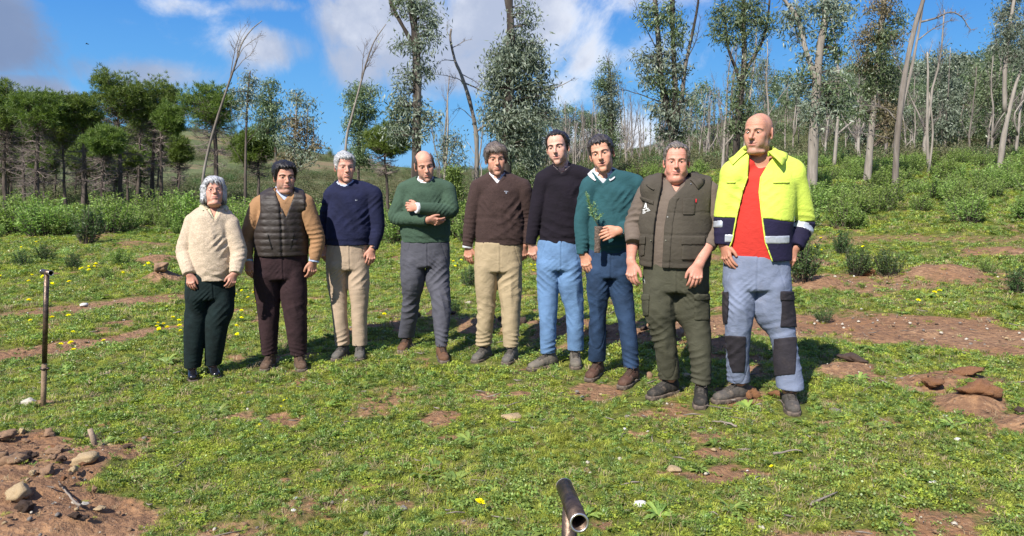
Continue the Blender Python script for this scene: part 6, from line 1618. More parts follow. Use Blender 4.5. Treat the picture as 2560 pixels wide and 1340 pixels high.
# ------------------------------------------------------------------ pines
def needle_tufts(mb, P, D, n=16, L=.19, W=.019):
    k = len(P); C = np.repeat(P, n, 0); d = np.repeat(D, n, 0) * .9 + rng.normal(size=(k * n, 3)) * .75
    mb.leaves(C, d, L * (.6 + .6 * rng.random(k * n)), W, np.repeat(rng.random(k) * .6, n) + .4 * rng.random(k * n), fold=0)
def pine(base, Y, trunk, crown, label, low, nb=90, group='pine trees at the left', r0=.13, dens=1.0, leaf=None, brown=1.0):
    b = pix(base[0], base[1], Y); org = np.array([b[0], b[1], float(zg(b[0], b[1])) - .05]); m = Y / FPX
    root = empty('pine_tree', org, label, 'tree', group)
    P = pxs(trunk, Y); P = np.concatenate([[np.array([P[0][0], P[0][1], org[2]])], P]) if P[0][2] > org[2] + .1 else P
    P = wobble(P, .06, 5); mb, tm, lf = MB(), MB(), MB()
    mb.tube(P - org, np.linspace(r0, r0 * .35, len(P)), 8)
    cx, cy, rx, ry = crown; cy += ry * .26; ry *= 1.42; cc = pix(cx, cy, Y); rr = np.array([rx * m, rx * m, ry * m])
    # bare lower branches, dropping at first and rising to their tips
    zlo, zhi = pix(cx, low, Y)[2], cc[2]
    for i in range(int(nb * 2.6)):
        z = zlo + (zhi - zlo) * rng.random(); j = int(np.argmin(np.abs(P[:, 2] - z))); a = rng.random() * 6.283
        L = rx * m * (.55 + .55 * rng.random()) * (.75 + .35 * (z - zlo) / (zhi - zlo)); d = np.array([math.cos(a), math.sin(a), 0])
        s = P[j]; sl_ = -.45 + .80 * rng.random(); Q = crom([s, s + d * L * .4 + UP * L * sl_ * .5, s + d * L * .75 + UP * L * (sl_ * .8 + .06 * rng.normal()), s + d * L + UP * L * (sl_ * .8 + .22 * rng.random())], 2)
        tm.tube(Q - org, np.linspace(.020, .008, len(Q)), 3, rng.random(), cap=False)
        twigs(tm, Q - org, .016, int(9 * brown), L * .5, 1, -.02, .9, .10, .15)
    # crown: boughs that carry needle tufts, thick above, ragged below
    nbough = int(80 * dens)
    for i in range(nbough):
        q = rng.normal(size=3); q /= np.linalg.norm(q); q[2] = q[2] * .95 + .10
        e = cc + q * rr * (.25 + .75 * rng.random() ** .6)
        j = int(np.argmin(np.abs(P[:, 2] - (e[2] - .35 * rr[2])))); s = P[j]
        Q = crom([s, s * .5 + e * .5 - UP * .1 * rr[2], e], 3); tm.tube(Q - org, np.linspace(.025, .008, len(Q)), 3, rng.random(), cap=False)
        k = int(17 * (.6 + .8 * rng.random())); cl = e + rng.normal(size=(k, 3)) * rr * (.20, .20, .13)
        D = (cl - cc) / rr; D[:, 2] += .9; D /= np.linalg.norm(D, axis=1)[:, None] + 1e-9
        needle_tufts(lf, cl - org, D)
    put('trunk', mb.mesh('trunk'), BARK_DARK, root); put('branches', tm.mesh('branches'), TWIG_PINE, root, kind='stuff')
    put('crown', lf.mesh('crown', False), leaf or LEAF_PINE, root, kind='stuff')
pine((12, 500), 33, [(12, 490), (14, 380), (16, 300)], (8, 262, 44, 50), 'pine cut off by the left edge of the picture', 420)
pine((95, 530), 30, [(95, 520), (93, 400), (92, 290)], (97, 272, 56, 34), 'pine with a grey mass of dead lower twigs, second from the left edge', 470, 46, brown=1.5)
pine((207, 545), 31, [(207, 540), (209, 400), (206, 300)], (203, 278, 42, 32), 'low narrow pine left of the tallest pine', 460, 34)
pine((303, 490), 33, [(304, 480), (300, 380), (295, 260)], (292, 238, 56, 46), 'tallest pine with a rounded crown in the left grove', 440, 36)
pine((345, 500), 40, [(345, 490), (348, 400), (350, 300)], (355, 270, 36, 40), 'dark pine squeezed between the two tallest pines', 440, 26)
pine((392, 480), 34, [(381, 470), (384, 380), (392, 270)], (394, 255, 50, 42), 'pine with two close trunks right of the tallest pine', 430, 34)
pine((405, 478), 33, [(404, 470), (404, 380), (402, 300)], (424, 296, 30, 26), 'slim pine leaning on its twin-trunked neighbour', 420, 20, r0=.10)
pine((540, 470), 31, [(541, 460), (537, 324), (524, 262)], (520, 262, 66, 36), 'wide umbrella pine standing apart from the grove', 400, 30)
pine((645, 470), 27, [(645, 465), (640, 400), (636, 360)], (632, 365, 44, 30), 'small bushy pine behind the man in the quilted vest', 440, 20, r0=.07, brown=1.2)
pine((968, 470), 26, [(969, 460), (966, 400), (966, 350)], (968, 345, 44, 26), 'young yellow-green pine left of the man with folded arms', 440, 24, r0=.06, brown=1.2)
pine((60, 540), 36, [(60, 530), (58, 420), (52, 330)], (45, 320, 40, 30), 'short pine in front of the leftmost pines', 470, 26, r0=.10)
pine((262, 555), 29, [(259, 550), (258, 470), (262, 400)], (262, 352, 40, 26), 'low dark pine between the pine trunks', 480, 30, r0=.11)
pine((162, 500), 38, [(160, 490), (158, 420), (152, 340)], (148, 318, 34, 30), 'half-hidden pine behind the low narrow pine', 450, 26, r0=.10)
for i, (px, Yb, cyb, rxb) in enumerate(((30, 46, 330, 44), (85, 48, 345, 46), (135, 45, 335, 40), (190, 47, 350, 46), (240, 46, 325, 44), (290, 49, 350, 46), (340, 46, 345, 44), (395, 48, 340, 46), (440, 50, 372, 34), (110, 40, 395, 36), (215, 41, 400, 38), (350, 42, 400, 36), (20, 41, 400, 40), (285, 40, 405, 30))):
    pine((px, 485), Yb, [(px, 480), (px + 3, 420), (px - 2, cyb)], (px, cyb, rxb, 30), 'shaded pine deep in the left grove, ' + zone(px, [(60, 'nearest the left edge'), (120, 'behind the twiggy grey pine'), (200, 'behind the low narrow pine'), (260, 'left of the tallest pine'), (310, 'behind the tallest pine'), (360, 'right of the tallest pine'), (9999, 'behind the twin-trunked pine')]) + (', farther' if Yb > 44 else ', nearer'), 465, 26, 'shaded pines behind the front row', r0=.09, brown=1.5, dens=.7)
pine((445, 480), 40, [(446, 470), (446, 420), (448, 380)], (450, 372, 26, 24), 'small pine in the gap right of the twin-trunked pine', 450, 26, r0=.08, brown=1.4)
pine((320, 520), 36, [(318, 510), (318, 440), (316, 400)], (318, 395, 26, 18), 'stunted pine below the tallest pine', 470, 20, r0=.08)

# ------------------------------------------------------------------ plain poles, hillside wood, scrub
def unit_tree(seed, h=7.0, leafy=1.0, bark=BARK_PALE, leaf=LEAF_EUC2, name='eucalyptus_tree', bushy=1.0, clumpn=16):
    global rng
    keep, rng = rng, np.random.default_rng(seed)
    root = bpy.data.objects.new(name, None); mb, tm, lf = MB(), MB(), MB()
    P = wobble([(0, 0, -.1), (.1 * rng.normal(), .1 * rng.normal(), h * .4), (.25 * rng.normal(), .25 * rng.normal(), h)], .10, 5)
    mb.tube(P, np.linspace(.085, .02, len(P)), 6)
    if rng.random() < .6:
        Q = wobble([P[3], P[5] + np.array([.4 * rng.normal(), .4 * rng.normal(), 0]), P[7] + np.array([.8 * rng.normal(), .8 * rng.normal(), .2])], .06, 4); mb.tube(Q, np.linspace(.05, .012, len(Q)), 5)
    twigs(tm, P, .03, int(26 if leafy < .5 else 12), h * .20, 2, .55, .6, 0, .25)
    for i in range(int(clumpn * leafy)):
        z = h * (.26 + .76 * rng.random()); w = .72 * bushy * (1.15 - .6 * abs(z / h - .62))
        c = np.array([rng.normal() * w, rng.normal() * w, z]); clump_leaves(lf, c, np.array([.60, .60, .60]) * bushy, 150, .22, .085, .6, 12)
    out = [('trunk', mb.mesh('trunk'), bark, None), ('branches', tm.mesh('branches'), TWIG_GREY, 'stuff')]
    if lf.n: out.append(('crown', lf.mesh('crown', False), leaf, 'stuff'))
    rng = keep
    return out
def plant_tree(kit, name, loc, s, label, group, cat='tree', sz=None):
    o = empty(name, loc, label, cat, group); o.scale = (s, s, sz or s); o.rotation_euler = (rng.normal() * .04, rng.normal() * .04, rng.random() * 6.28)
    for (n, me, m, kd) in kit: put(n, me, m, o, kind=kd)
    return o
KITS = [unit_tree(100 + i, 7.0, 1.0, (BARK_PALE, BARK_GREY)[i % 2], (LEAF_EUC2, LEAF_EUC)[i % 2], bushy=(1.0, .75, 1.25, .9)[i % 4]) for i in range(6)]
BARE = [unit_tree(200 + i, 6.0, 0.0, BARK_GREY if i % 2 else BARK_PALE) for i in range(5)]
def far_spot(px0, px1, y0, y1):
    global SPX
    y = y0 + (y1 - y0) * rng.random(); SPX = px = px0 + (px1 - px0) * rng.random(); x = (px - 1280) / FPX * y
    return np.array([x, y, float(zg(x, y)) - .05])
n = 0
for i in range(215):
    p = far_spot(2040, 2640, 38, 115); plant_tree(KITS[i % 6], 'eucalyptus_tree', p, .50 + .36 * rng.random(), ('grey', 'green')[(i % 2) == 0] + '-leaved ' + ('bushy', 'slim', 'broad', 'sparse')[i % 4] + ' eucalyptus on the ' + {'near': 'lower', 'middle': 'middle', 'far': 'upper'}[dist(p[1], 62, 90)] + ' right hillside, ' + zone(SPX, Z_RIGHT), 'eucalyptus wood on the right hillside')
for i in range(26):
    p = far_spot(2420, 2680, 90, 150); plant_tree(KITS[i % 6], 'eucalyptus_tree', p, .8 + .4 * rng.random(), 'eucalyptus on the right skyline, ' + ('bushy', 'slim', 'broad', 'sparse')[i % 4] + ', ' + zone(SPX, Z_RIGHT), 'trees along the ridge on the right')
for i in range(40):
    p = far_spot(2040, 2620, 27, 75); plant_tree(BARE[i % 5], 'bare_tree', p, .55 + .45 * rng.random(), ('pale', 'grey')[i % 2] + ' bare stem in the ' + {'near': 'front', 'middle': 'middle', 'far': 'back'}[dist(p[1], 42, 58)] + ' of the hillside wood, ' + zone(SPX, Z_RIGHT), 'bare stems on the right hillside')
for i in range(70):
    p = far_spot(1340, 1800, 40, 62); plant_tree(BARE[i % 5], 'bare_tree', p, .50 + .32 * rng.random(), 'thin leafless ' + ('pale', 'grey')[i % 2] + ' sapling in the ' + {'near': 'front', 'middle': 'middle', 'far': 'back'}[dist(p[1], 47, 55)] + ' of the thicket, ' + zone(SPX, Z_MEN), 'leafless saplings behind the middle of the group')
for i in range(26):
    p = far_spot(1680, 2040, 48, 110); plant_tree(BARE[i % 5] if i % 3 else KITS[i % 6], 'bare_tree' if i % 3 else 'eucalyptus_tree', p, .6 + .4 * rng.random(), ('thin bare tree' if i % 3 else 'leafy tree') + ' on the ' + {'near': 'lower', 'middle': 'middle', 'far': 'upper'}[dist(p[1], 65, 88)] + ' slope ' + ('left of the bald head' if SPX < 1790 else 'just left of the bald man' if SPX < 1860 else 'behind the bald head' if SPX < 1950 else 'right of the bald head'), 'thin trees on the slope behind the bald man' if i % 3 else 'leafy trees on the slope behind the bald man')
for i in range(12):
    p = far_spot(1270, 1345, 30, 44); plant_tree(KITS[i % 6], 'eucalyptus_tree', p, .45 + .15 * rng.random(), ('bushy', 'slim', 'broad', 'sparse')[i % 4] + ' young eucalyptus below the silver-grey tree, ' + dist(p[1], 35, 40) + ' row', 'young eucalyptus below the silver tree')
for i in range(10):
    p = far_spot(1385, 1480, 52, 66); plant_tree(KITS[i % 6], 'eucalyptus_tree', p, .55 + .2 * rng.random(), 'distant ' + ('bushy', 'slim', 'broad', 'sparse')[i % 4] + ' eucalyptus against the low white cloud, ' + ('left' if SPX < 1430 else 'right') + ' of the gap', 'distant eucalyptus against the cloud')
for (px, py0, Y, s) in ((1850, 440, 26, .9), (1806, 440, 28, .8), (1800, 440, 27, .75), (1905, 430, 34, .95), (2300, 430, 30, 1.0), (2460, 430, 36, .9), (2140, 440, 30, .9), (1118, 440, 24, .8), (1098, 440, 26, .6), (1195, 440, 30, .75)):
    x = (px - 1280) / FPX * Y; plant_tree(BARE[int(px) % 5], 'bare_tree', (x, Y, float(zg(x, Y)) - .05), s, 'tall leafless stem ' + {1850: 'left of the bald man\'s head', 1806: 'above the gap beside the yellow shoulder', 1800: 'slanting above the yellow shoulder', 1905: 'directly behind the bald head', 2300: 'left of the thin bleached stem', 2460: 'left of the bent edge eucalyptus', 2140: 'left of the rusty-leaved eucalyptus', 1118: 'behind the small pale-stemmed eucalyptus', 1098: 'at the green sweater\'s shoulder', 1195: 'beside the crooked grey dead tree'}[px], 'lone leafless stems behind the group')
PINEKIT = unit_tree(300, 5.0, 1.2, BARK_DARK, LEAF_PINE, bushy=1.2)
for i, (px, Y, s) in enumerate(((1940, 152, .9), (1952, 152, .75), (1968, 153, .6), (1918, 152, .7), (2470, 150, 1.1), (2490, 151, .9), (2450, 149, .9), (2380, 150, .8), (1650, 150, .7), (1660, 150, .6), (1905, 150, .6), (560, 172, 1.0), (590, 170, .8), (500, 172, .7), (880, 150, .5), (830, 150, .4), (790, 152, .45))):
    x = (px - 1280) / FPX * Y; plant_tree(PINEKIT, 'pine_tree', (x, Y, float(zg(x, Y)) - .1), s, 'small dark pine on the ' + ('right' if px > 1600 else 'left') + ' skyline, ' + ('single, ' if s > .85 else 'stunted, ' if s < .62 else '') + ('near the bald head' if 1900 < px < 2000 else 'toward the right edge' if px > 2300 else 'over the stout man' if px > 1600 else 'behind the pine grove' if px < 700 else 'over the navy sweater'), 'pines on the far skyline')

# ------------------------------------------------------------------ shrubs
def shrub_mesh(seed, h=1.0, w=.5, shoots=60, nl=26, L=.085, W=.026):
    global rng
    keep, rng = rng, np.random.default_rng(seed)
    st, lf = MB(), MB()
    for i in range(shoots):
        a = rng.random() * 6.283; r = w * math.sqrt(rng.random()); hh = h * (.5 + .55 * rng.random()) * (1 - .35 * (r / w) ** 2)
        b = np.array([math.cos(a) * r * .35, math.sin(a) * r * .35, 0]); e = np.array([math.cos(a) * r, math.sin(a) * r, hh]) + rng.normal(size=3) * .03
        P = crom([b, b * .4 + e * .6 - UP * hh * .05, e], 3); st.tube(P, np.linspace(.008, .003, len(P)), 3, .5, cap=False)
        t = .18 + .82 * rng.random(nl) ** .8; C = np.stack([np.interp(t, np.linspace(0, 1, len(P)), P[:, k]) for k in range(3)], 1)
        D = rng.normal(size=(nl, 3)) * (1, 1, .5) + np.array([0, 0, .55]); tone = np.clip((t - .3) * .7 + .35 * rng.random(nl), 0, 1)
        lf.leaves(C, D, L * (.6 + .7 * rng.random(nl)), W * (.7 + .6 * rng.random(nl)), tone)
    rng = keep
    return [('stems', st.mesh('stems'), BARK_DARK, 'stuff'), ('leaves', lf.mesh('leaves', False), LEAF_SHRUB, 'stuff')]
SHR = [shrub_mesh(400 + i, 1.0, (.5, .6, .42, .55, .5, .65)[i]) for i in range(6)]
SHRD = [[(n_, me, (BARK_DARK, LEAF_DARKSHRUB)[j], kd) for j, (n_, me, m_, kd) in enumerate(k)] for k in SHR[:3]]
def shrub(px, Y, s, label, group, kit=None, flat=1.0):
    x = (px - 1280) / FPX * Y; return plant_tree(kit or SHR[int(rng.integers(6))], 'shrub', (x, Y, float(zg(x, Y)) - .03), s, label, group, 'shrub', s * flat)
for i in range(66):
    px_, yy_, sz_ = -60 + 640 * rng.random(), 20.0 + 9.5 * rng.random() ** 1.3, .45 + .95 * rng.random() ** 1.3
    shrub(px_, yy_, sz_, ('low', 'tall')[sz_ > .95] + ' green shrub in the ' + {'near': 'front', 'middle': 'middle', 'far': 'back'}[dist(yy_, 22.5, 25.5)] + ' of the left belt, ' + zone(px_, Z_LEFT), 'shrub belt below the pines')
for i in range(60):
    px_, yy_, sz_ = 560 + 780 * rng.random(), 16.5 + 10 * rng.random() ** 1.3, .60 + .52 * rng.random()
    shrub(px_, yy_, sz_, ('low', 'tall')[sz_ > .86] + ' bright shrub in the ' + {'near': 'front', 'middle': 'middle', 'far': 'back'}[dist(yy_, 18.5, 22)] + ' row, ' + zone(px_, Z_MID), 'shrub belt behind the group')
for i in range(36):
    px_, yy_, sz_ = 1300 + 640 * rng.random(), 17 + 14 * rng.random(), .42 + .36 * rng.random()
    shrub(px_, yy_, sz_, ('low', 'tall')[sz_ > .6] + ' green shrub in the ' + {'near': 'front', 'middle': 'middle', 'far': 'back'}[dist(yy_, 21, 26)] + ' thicket, ' + zone(px_, Z_MEN), 'shrub thicket behind the right half of the group')
for i in range(145):
    px_, yy_, sz_ = 1980 + 700 * rng.random(), 12.9 + 20 * rng.random() ** 1.0, .48 + .42 * rng.random()
    shrub(px_, yy_, sz_, ('low', 'tall')[sz_ > .70] + ' bushy shrub on the ' + {'near': 'front', 'middle': 'middle', 'far': 'back'}[dist(yy_, 18, 24)] + ' of the right slope, ' + zone(px_, Z_RIGHT), 'shrubs on the right-hand slope', flat=.8)
for (px, py, s, lab, k) in ((218, 612, .95, 'rounded dark shrub standing alone in front of the left shrub belt', SHRD), (118, 656, .40, 'small upright plant in the left meadow', SHRD), (60, 668, .36, 'smallest upright plant near the left edge', SHRD), (182, 678, .34, 'dark sprig in the meadow above the digging tool', SHRD), (306, 668, .38, 'low spreading green plant left of the woman', SHR),
        (268, 700, .24, 'tiny leafy plant beside the yellow flowers', SHR), (2140, 690, .42, 'dark leafy sapling beside the red soil heap on the right', SHRD), (2222, 692, .40, 'second dark sapling right of the red soil heap', SHRD), (2105, 638, .40, 'dark sapling just right of the yellow jacket man\'s elbow', SHRD), (2548, 735, .34, 'dark sapling at the right edge', SHRD), (2060, 800, .16, 'tiny sapling on the gravel track', SHRD), (2470, 690, .22, 'wispy sapling by the upper right soil heap', SHR), (2005, 720, .55, 'dark leafy plant behind the bald man\'s pocket', SHRD), (1128, 800, .22, 'low dark weed behind the grey trousers', SHRD), (1180, 720, .35, 'weed clump between the green and brown sweaters', SHRD)):
    q = hit(px, py); plant_tree(k[int(rng.integers(3))], 'sapling' if s < .5 else 'shrub', (q[0], q[1], float(zg(q[0], q[1])) - .02), s, lab, 'saplings and small shrubs in the clearing', 'plant')
# scrub over the far slopes, too many to count
SCRUB = bpy.data.collections.new('scrub_kinds')
for i in range(4):
    lf = MB(); c = rng.normal(size=(520, 3)) * (.36, .36, .17) + np.array([0, 0, .30]); lf.leaves(c, rng.normal(size=(520, 3)) + (0, 0, .6), .085, .034)
    me = lf.mesh('scrub_kind', False); me.materials.append(LEAF_DARKSHRUB if i == 1 else LEAF_SCRUB); SCRUB.objects.link(bpy.data.objects.new('scrub_kind_%d' % i, me))
yy = 30 + 135 * rng.random(7500) ** 1.25; xx = (rng.random(7500) * 2 - 1) * .78 * yy; kp = fbm(xx, yy, .09, 3, 91) + .10 * (xx > 5) > .50
xx, yy = xx[kp], yy[kp]
scatter('hillside_scrub', np.stack([xx, yy, zg(xx, yy) - .05], 1), rng.integers(0, 4, len(xx)), .5 + .7 * rng.random(len(xx)) + yy * .003, SCRUB, 'low scrub covering the hillsides')
build_turf()
# ------------------------------------------------------------------ stones, soil lumps, flowers, tools, seedling
ROCKM = {'yellow': plain('ochre_stone', (.36, .24, .115), .85, bump=.6, bs=45, col2=(.46, .36, .22)), 'pale': plain('pale_stone', (.46, .40, .31), .85, bump=.6, bs=45, col2=(.60, .56, .47)),
         'white': plain('white_quartz', (.60, .58, .54), .7, bump=.5, bs=45), 'red': plain('red_earth_lump', (.25, .105, .042), .95, bump=1.0, bs=60, col2=(.34, .17, .08)), 'grey': plain('grey_stone', (.20, .175, .15), .85, bump=.6, bs=45),
         'brown': plain('brown_stone', (.27, .165, .095), .9, bump=.7, bs=45), 'dark': plain('dark_earth_lump', (.085, .052, .035), .95, bump=1.0, bs=60)}
def stone(px, py, wpx, hgt, tone, label, flat=.6, name='stone', cat='stone', group=None, rough=.22, mesh=None, sub=3):
    q = hit(px, py); w = wpx / FPX * q[1] / 2
    if mesh is None:
        bm = bmesh.new(); bmesh.ops.create_icosphere(bm, subdivisions=sub, radius=1.0)
        V = np.array([v.co[:] for v in bm.verts]); T = [[v.index for v in f.verts] for f in bm.faces]; bm.free()
        k = rng.normal(size=(9, 3)); k /= np.linalg.norm(k, axis=1)[:, None]; lim = .50 + .32 * rng.random(9)
        d = V @ k.T; f = np.min(np.where(d > lim, lim / np.maximum(d, .01), 1), 1)          # broken facets
        ph = rng.random(3) * 6; f = f * (1 + rough * .5 * (rng.random(len(V)) - .5)) * (1 + rough * .5 * (np.sin(V[:, 0] * 4 + ph[0]) * np.sin(V[:, 1] * 5 + ph[1]) + .5 * np.sin(V[:, 2] * 9 + V[:, 0] * 7 + ph[2])))
        mesh = mesh_from(name, V * f[:, None], None, T, name != 'stone')
    o = put(name, mesh, ROCKM[tone], None, (q[0], q[1], float(zg(q[0], q[1])) + w * flat * hgt * .35), None, label, cat, group)
    o.scale = (w, w * (.7 + .3 * rng.random()), w * flat * hgt); o.rotation_euler = (rng.normal() * .12, rng.normal() * .12, rng.random() * 6.28)
    return o
for a in ((55, 1290, 74, 1.1, 'yellow', 'big ochre rock in the dug soil, nearest the bottom left corner'), (212, 1188, 74, .8, 'yellow', 'flat ochre rock below the stub in the dug soil'), (70, 1016, 46, .9, 'pale', 'pale stone at the foot of the standing digging tool'), (208, 763, 26, .8, 'white', 'white stone in the left meadow'),
          (1280, 1040, 62, .6, 'yellow', 'long flat tan stone in the middle of the grass'), (1682, 1186, 48, .8, 'yellow', 'flat orange-tan stone in the grass behind the foreground tool'), (1600, 1270, 36, 1.0, 'white', 'white stone right of the foreground tool'), (1567, 1280, 30, .6, 'pale', 'tan stone touching the white stone'),
          (1558, 866, 20, 1.2, 'yellow', 'upright tan stone between the teal man\'s legs'), (1718, 948, 26, 1.1, 'yellow', 'ochre stone between the stout man\'s feet'), (1622, 942, 26, 1.2, 'brown', 'brown stone left of the stout man\'s boot'), (1936, 908, 34, 1.1, 'yellow', 'ochre stone between the bald man\'s legs'), (1806, 930, 18, 1.3, 'brown', 'red-brown stone beside the bald man\'s left boot'), (1712, 972, 20, .8, 'yellow', 'small ochre stone in front of the stout man\'s legs'),
          (1382, 914, 14, 1.0, 'white', 'pinkish white pebble at the heel of the young man\'s boot'), (2366, 1044, 26, .9, 'white', 'white stone in the right foreground soil'), (2222, 1026, 20, .9, 'grey', 'grey stone right of the bald man'), (2395, 1100, 18, .9, 'white', 'small white stone below the right soil heap'), (2060, 1110, 26, .4, 'grey', 'flat grey chip in the right grass'), (2085, 1028, 36, .5, 'grey', 'flat grey-brown slab in the right grass'),
          (2330, 1212, 24, .8, 'white', 'white stone in the lower right grass'), (1905, 1330, 26, .8, 'pale', 'tan stone at the bottom edge'), (1010, 1330, 0.1, .1, 'grey', ''), (918, 1334, 30, .9, 'grey', 'grey stone at the bottom edge of the middle'), (1010, 1272, 34, .6, 'grey', 'angular grey stone in the lower middle grass'), (735, 1287, 16, .8, 'white', 'white pebble in the brown patch'), (1170, 760, 20, .9, 'pale', 'pale stone between the green and brown sweaters'), (250, 1290, 34, .5, 'yellow', 'thin tan slab in the dug soil'), (215, 1296, 26, .6, 'pale', 'pale chip in the dug soil'),
          (2155, 775, 12, 1, 'white', 'white pebble on the right gravel track'), (1768, 1190, 14, .8, 'pale', 'small pale chip right of the orange-tan stone'), (320, 1135, 26, .6, 'dark', 'dark bark-like slab by the stub')):
    if a[5]: stone(*a)
for a in ((1858, 988, 82, 1.3, 'red', 'brick-red lump of earth beside the bald man\'s boot'), (1938, 992, 52, .8, 'red', 'red lump of earth left of the bald man\'s right boot'), (2440, 1008, 110, .9, 'red', 'wide red-brown mound of earth in the right grass'), (2330, 975, 62, .9, 'red', 'red clod among the broken clods on the right'), (2285, 985, 44, 1.0, 'brown', 'brown clod left of the broken red clods'), (2135, 908, 84, .5, 'dark', 'long dark slab of soil and bark on the right'), (2405, 948, 92, .45, 'red', 'long red clod near the right edge'), (2552, 1045, 34, 1.2, 'dark', 'dark clod cut off by the right edge'),
          (2172, 690, 40, 1.2, 'red', 'red soil heap beside the dark sapling'), (404, 706, 48, 1.0, 'brown', 'brown clod left of the woman'), (50, 1190, 70, .7, 'dark', 'dark turned clod in the dug soil'), (140, 1150, 60, .6, 'brown', 'brown turned clod left of the stub'), (20, 1130, 54, .8, 'brown', 'brown clod at the left edge'), (120, 1240, 54, .7, 'brown', 'reddish clod beside the big ochre rock'), (240, 1105, 60, .7, 'dark', 'dark clod under the stub')):
    stone(*a, name='earth_clod', cat='clod of earth', flat=.55, group='clods of turned earth', rough=.5)
for i in range(30):
    t = rng.random(); P = RIDGE; j = min(len(P) - 2, int(t * (len(P) - 1))); c = P[j] + (P[j + 1] - P[j]) * rng.random() + rng.normal(size=2) * (.10, .16)
    w = .04 + .07 * rng.random() ** 2
    src = bpy.data.objects.get('earth_clod'); o = put('earth_clod', [ob for ob in COL.objects if ob.name.startswith('earth_clod')][i % 15].data, None, None, (c[0], c[1], float(zg(c[0], c[1])) + .01), None, 'dark clod in the shaded ridge of turned earth behind the legs', 'clod of earth', 'clods in the ridge behind the legs')
    o.material_slots[0].link = 'OBJECT'; o.material_slots[0].material = ROCKM[('dark', 'dark', 'brown')[i % 3]]
    o.scale = (w, w * .8, w * (.5 + .4 * rng.random())); o.rotation_euler = (0, 0, rng.random() * 6)
for i in range(34):
    px, py = -60 + 330 * rng.random(), 1100 + 235 * rng.random(); q = hit(px, py); w = .018 + .045 * rng.random() ** 2
    if soil(np.array([q[0]]), np.array([q[1]]))[0] < .5: continue
    o = put('earth_clod', [ob for ob in COL.objects if ob.name.startswith('earth_clod')][i % 15].data, None, None, (q[0], q[1], float(zg(q[0], q[1])) + .012), None, 'small broken clod strewn over the dug soil in the lower left corner', 'clod of earth', 'broken clods in the dug soil')
    o.material_slots[0].link = 'OBJECT'; o.material_slots[0].material = ROCKM[('brown', 'dark', 'yellow', 'red', 'brown')[i % 5]]
    o.scale = (w, w * .8, w * (.45 + .4 * rng.random())); o.rotation_euler = (rng.normal() * .3, rng.normal() * .3, rng.random() * 6)
# pebbles and bark chips on bare ground: countless
PEB = bpy.data.collections.new('pebble_kinds')
for i, tn in enumerate(('pale', 'yellow', 'grey', 'brown', 'dark', 'white')):
    bm = bmesh.new(); bmesh.ops.create_icosphere(bm, subdivisions=1, radius=1.0); V = np.array([v.co[:] for v in bm.verts]); T = [[v.index for v in f.verts] for f in bm.faces]; bm.free()
    me = mesh_from('pebble_kind', V * (1 + .22 * rng.normal(size=(len(V), 1))) * (1, .75, .5), None, T, False); me.materials.append(ROCKM[tn]); PEB.objects.link(bpy.data.objects.new('pebble_kind_%d' % i, me))
n = 15000; y = 2.2 + 14 * rng.random(n) ** 1.3; x = (rng.random(n) * 2 - 1) * (.8 * y + .8); s = soil(x, y); k = rng.random(n) < s * .95 + .035; x, y, s = x[k], y[k], s[k]
scatter('pebbles', np.stack([x, y, zg(x, y) + .002], 1), rng.choice(6, len(x), p=[.14, .16, .22, .30, .16, .02]), (.004 + .012 * rng.random(len(x)) ** 3) * (1 + .05 * y), PEB, 'small stones strewn over the bare earth')
def chips():
    mb = MB(); n = 260; y = 2.4 + 6 * rng.random(n); x = (rng.random(n) * 2 - 1) * .8 * y
    for a, b in zip(x, y):
        L = .02 + .06 * rng.random() ** 2; th = rng.random() * 6.28; c = np.array([a, b, float(zg(a, b)) + .018 + .012 * rng.random()]); d = np.array([math.cos(th), math.sin(th), .15 * rng.normal()])
        mb.tube([c - d * L, c + rng.normal(size=3) * .004, c + d * L], [.002, .0045 * (.5 + rng.random()), .002], 4, rng.random(), squash=.5)
    o = put('leaf_litter', mb.mesh('leaf_litter'), plain('weathered_litter', (.13, .105, .085), .8, col2=(.26, .225, .19), vs=6), None, kind='stuff', label='dry twigs and bark chips scattered in the grass')
chips()
# yellow flowers
def flower_mesh():
    mb, hd = MB(), MB()
    mb.tube([(0, 0, -.01), (.004, .002, .03), (.0, .0, .062)], .0018, 5)
    for ring, (n, L, z) in enumerate(((16, .021, .060), (14, .017, .063), (10, .011, .066))):
        a = np.arange(n) * 6.283 / n + ring * .2; D = np.stack([np.cos(a), np.sin(a), np.full(n, .18 + .25 * ring)], 1)
        hd.leaves(np.tile([0, 0, z], (n, 1)).astype(float), D, L, .0075, fold=.1)
    return mb.mesh('stem'), hd.mesh('petals', False)
FST, FHD = flower_mesh(); FG = leafmat('flower_stem', (.07, .12, .02), (.09, .14, .03)); FY = leafmat('yellow_petals', (.78, .52, .004), (.85, .62, .01), .6, .25, (1, .9, .2), .2, .05)
def flower(px, py, s, label, group):
    q = hit(px, py); o = empty('yellow_flower', (q[0], q[1], float(zg(q[0], q[1])) - .002), label, 'flower', group); o.scale = (s,) * 3; o.rotation_euler = (.25 * rng.normal() - .15, .25 * rng.normal(), rng.random() * 6)
    put('stem', FST, FG, o); put('petals', FHD, FY, o, kind='stuff')
for (px, py) in ((173, 805), (181, 840), (182, 895), (185, 870), (80, 812), (78, 700), (108, 700), (120, 703), (127, 722), (75, 715), (130, 808), (205, 685), (222, 680), (242, 676), (226, 690), (212, 684), (300, 695), (370, 678), (392, 823), (402, 833), (413, 820), (446, 812), (450, 832), (262, 863), (56, 632), (90, 618), (10, 700), (150, 870), (430, 805), (395, 815), (372, 672), (235, 683), (405, 838), (455, 840), (420, 835), (176, 720), (72, 765)):
    flower(px, py, 1.0 + .5 * rng.random() + max(0, 800 - py) * .003, 'yellow daisy-like flower in the grass left of the woman', 'yellow flowers in the left meadow')
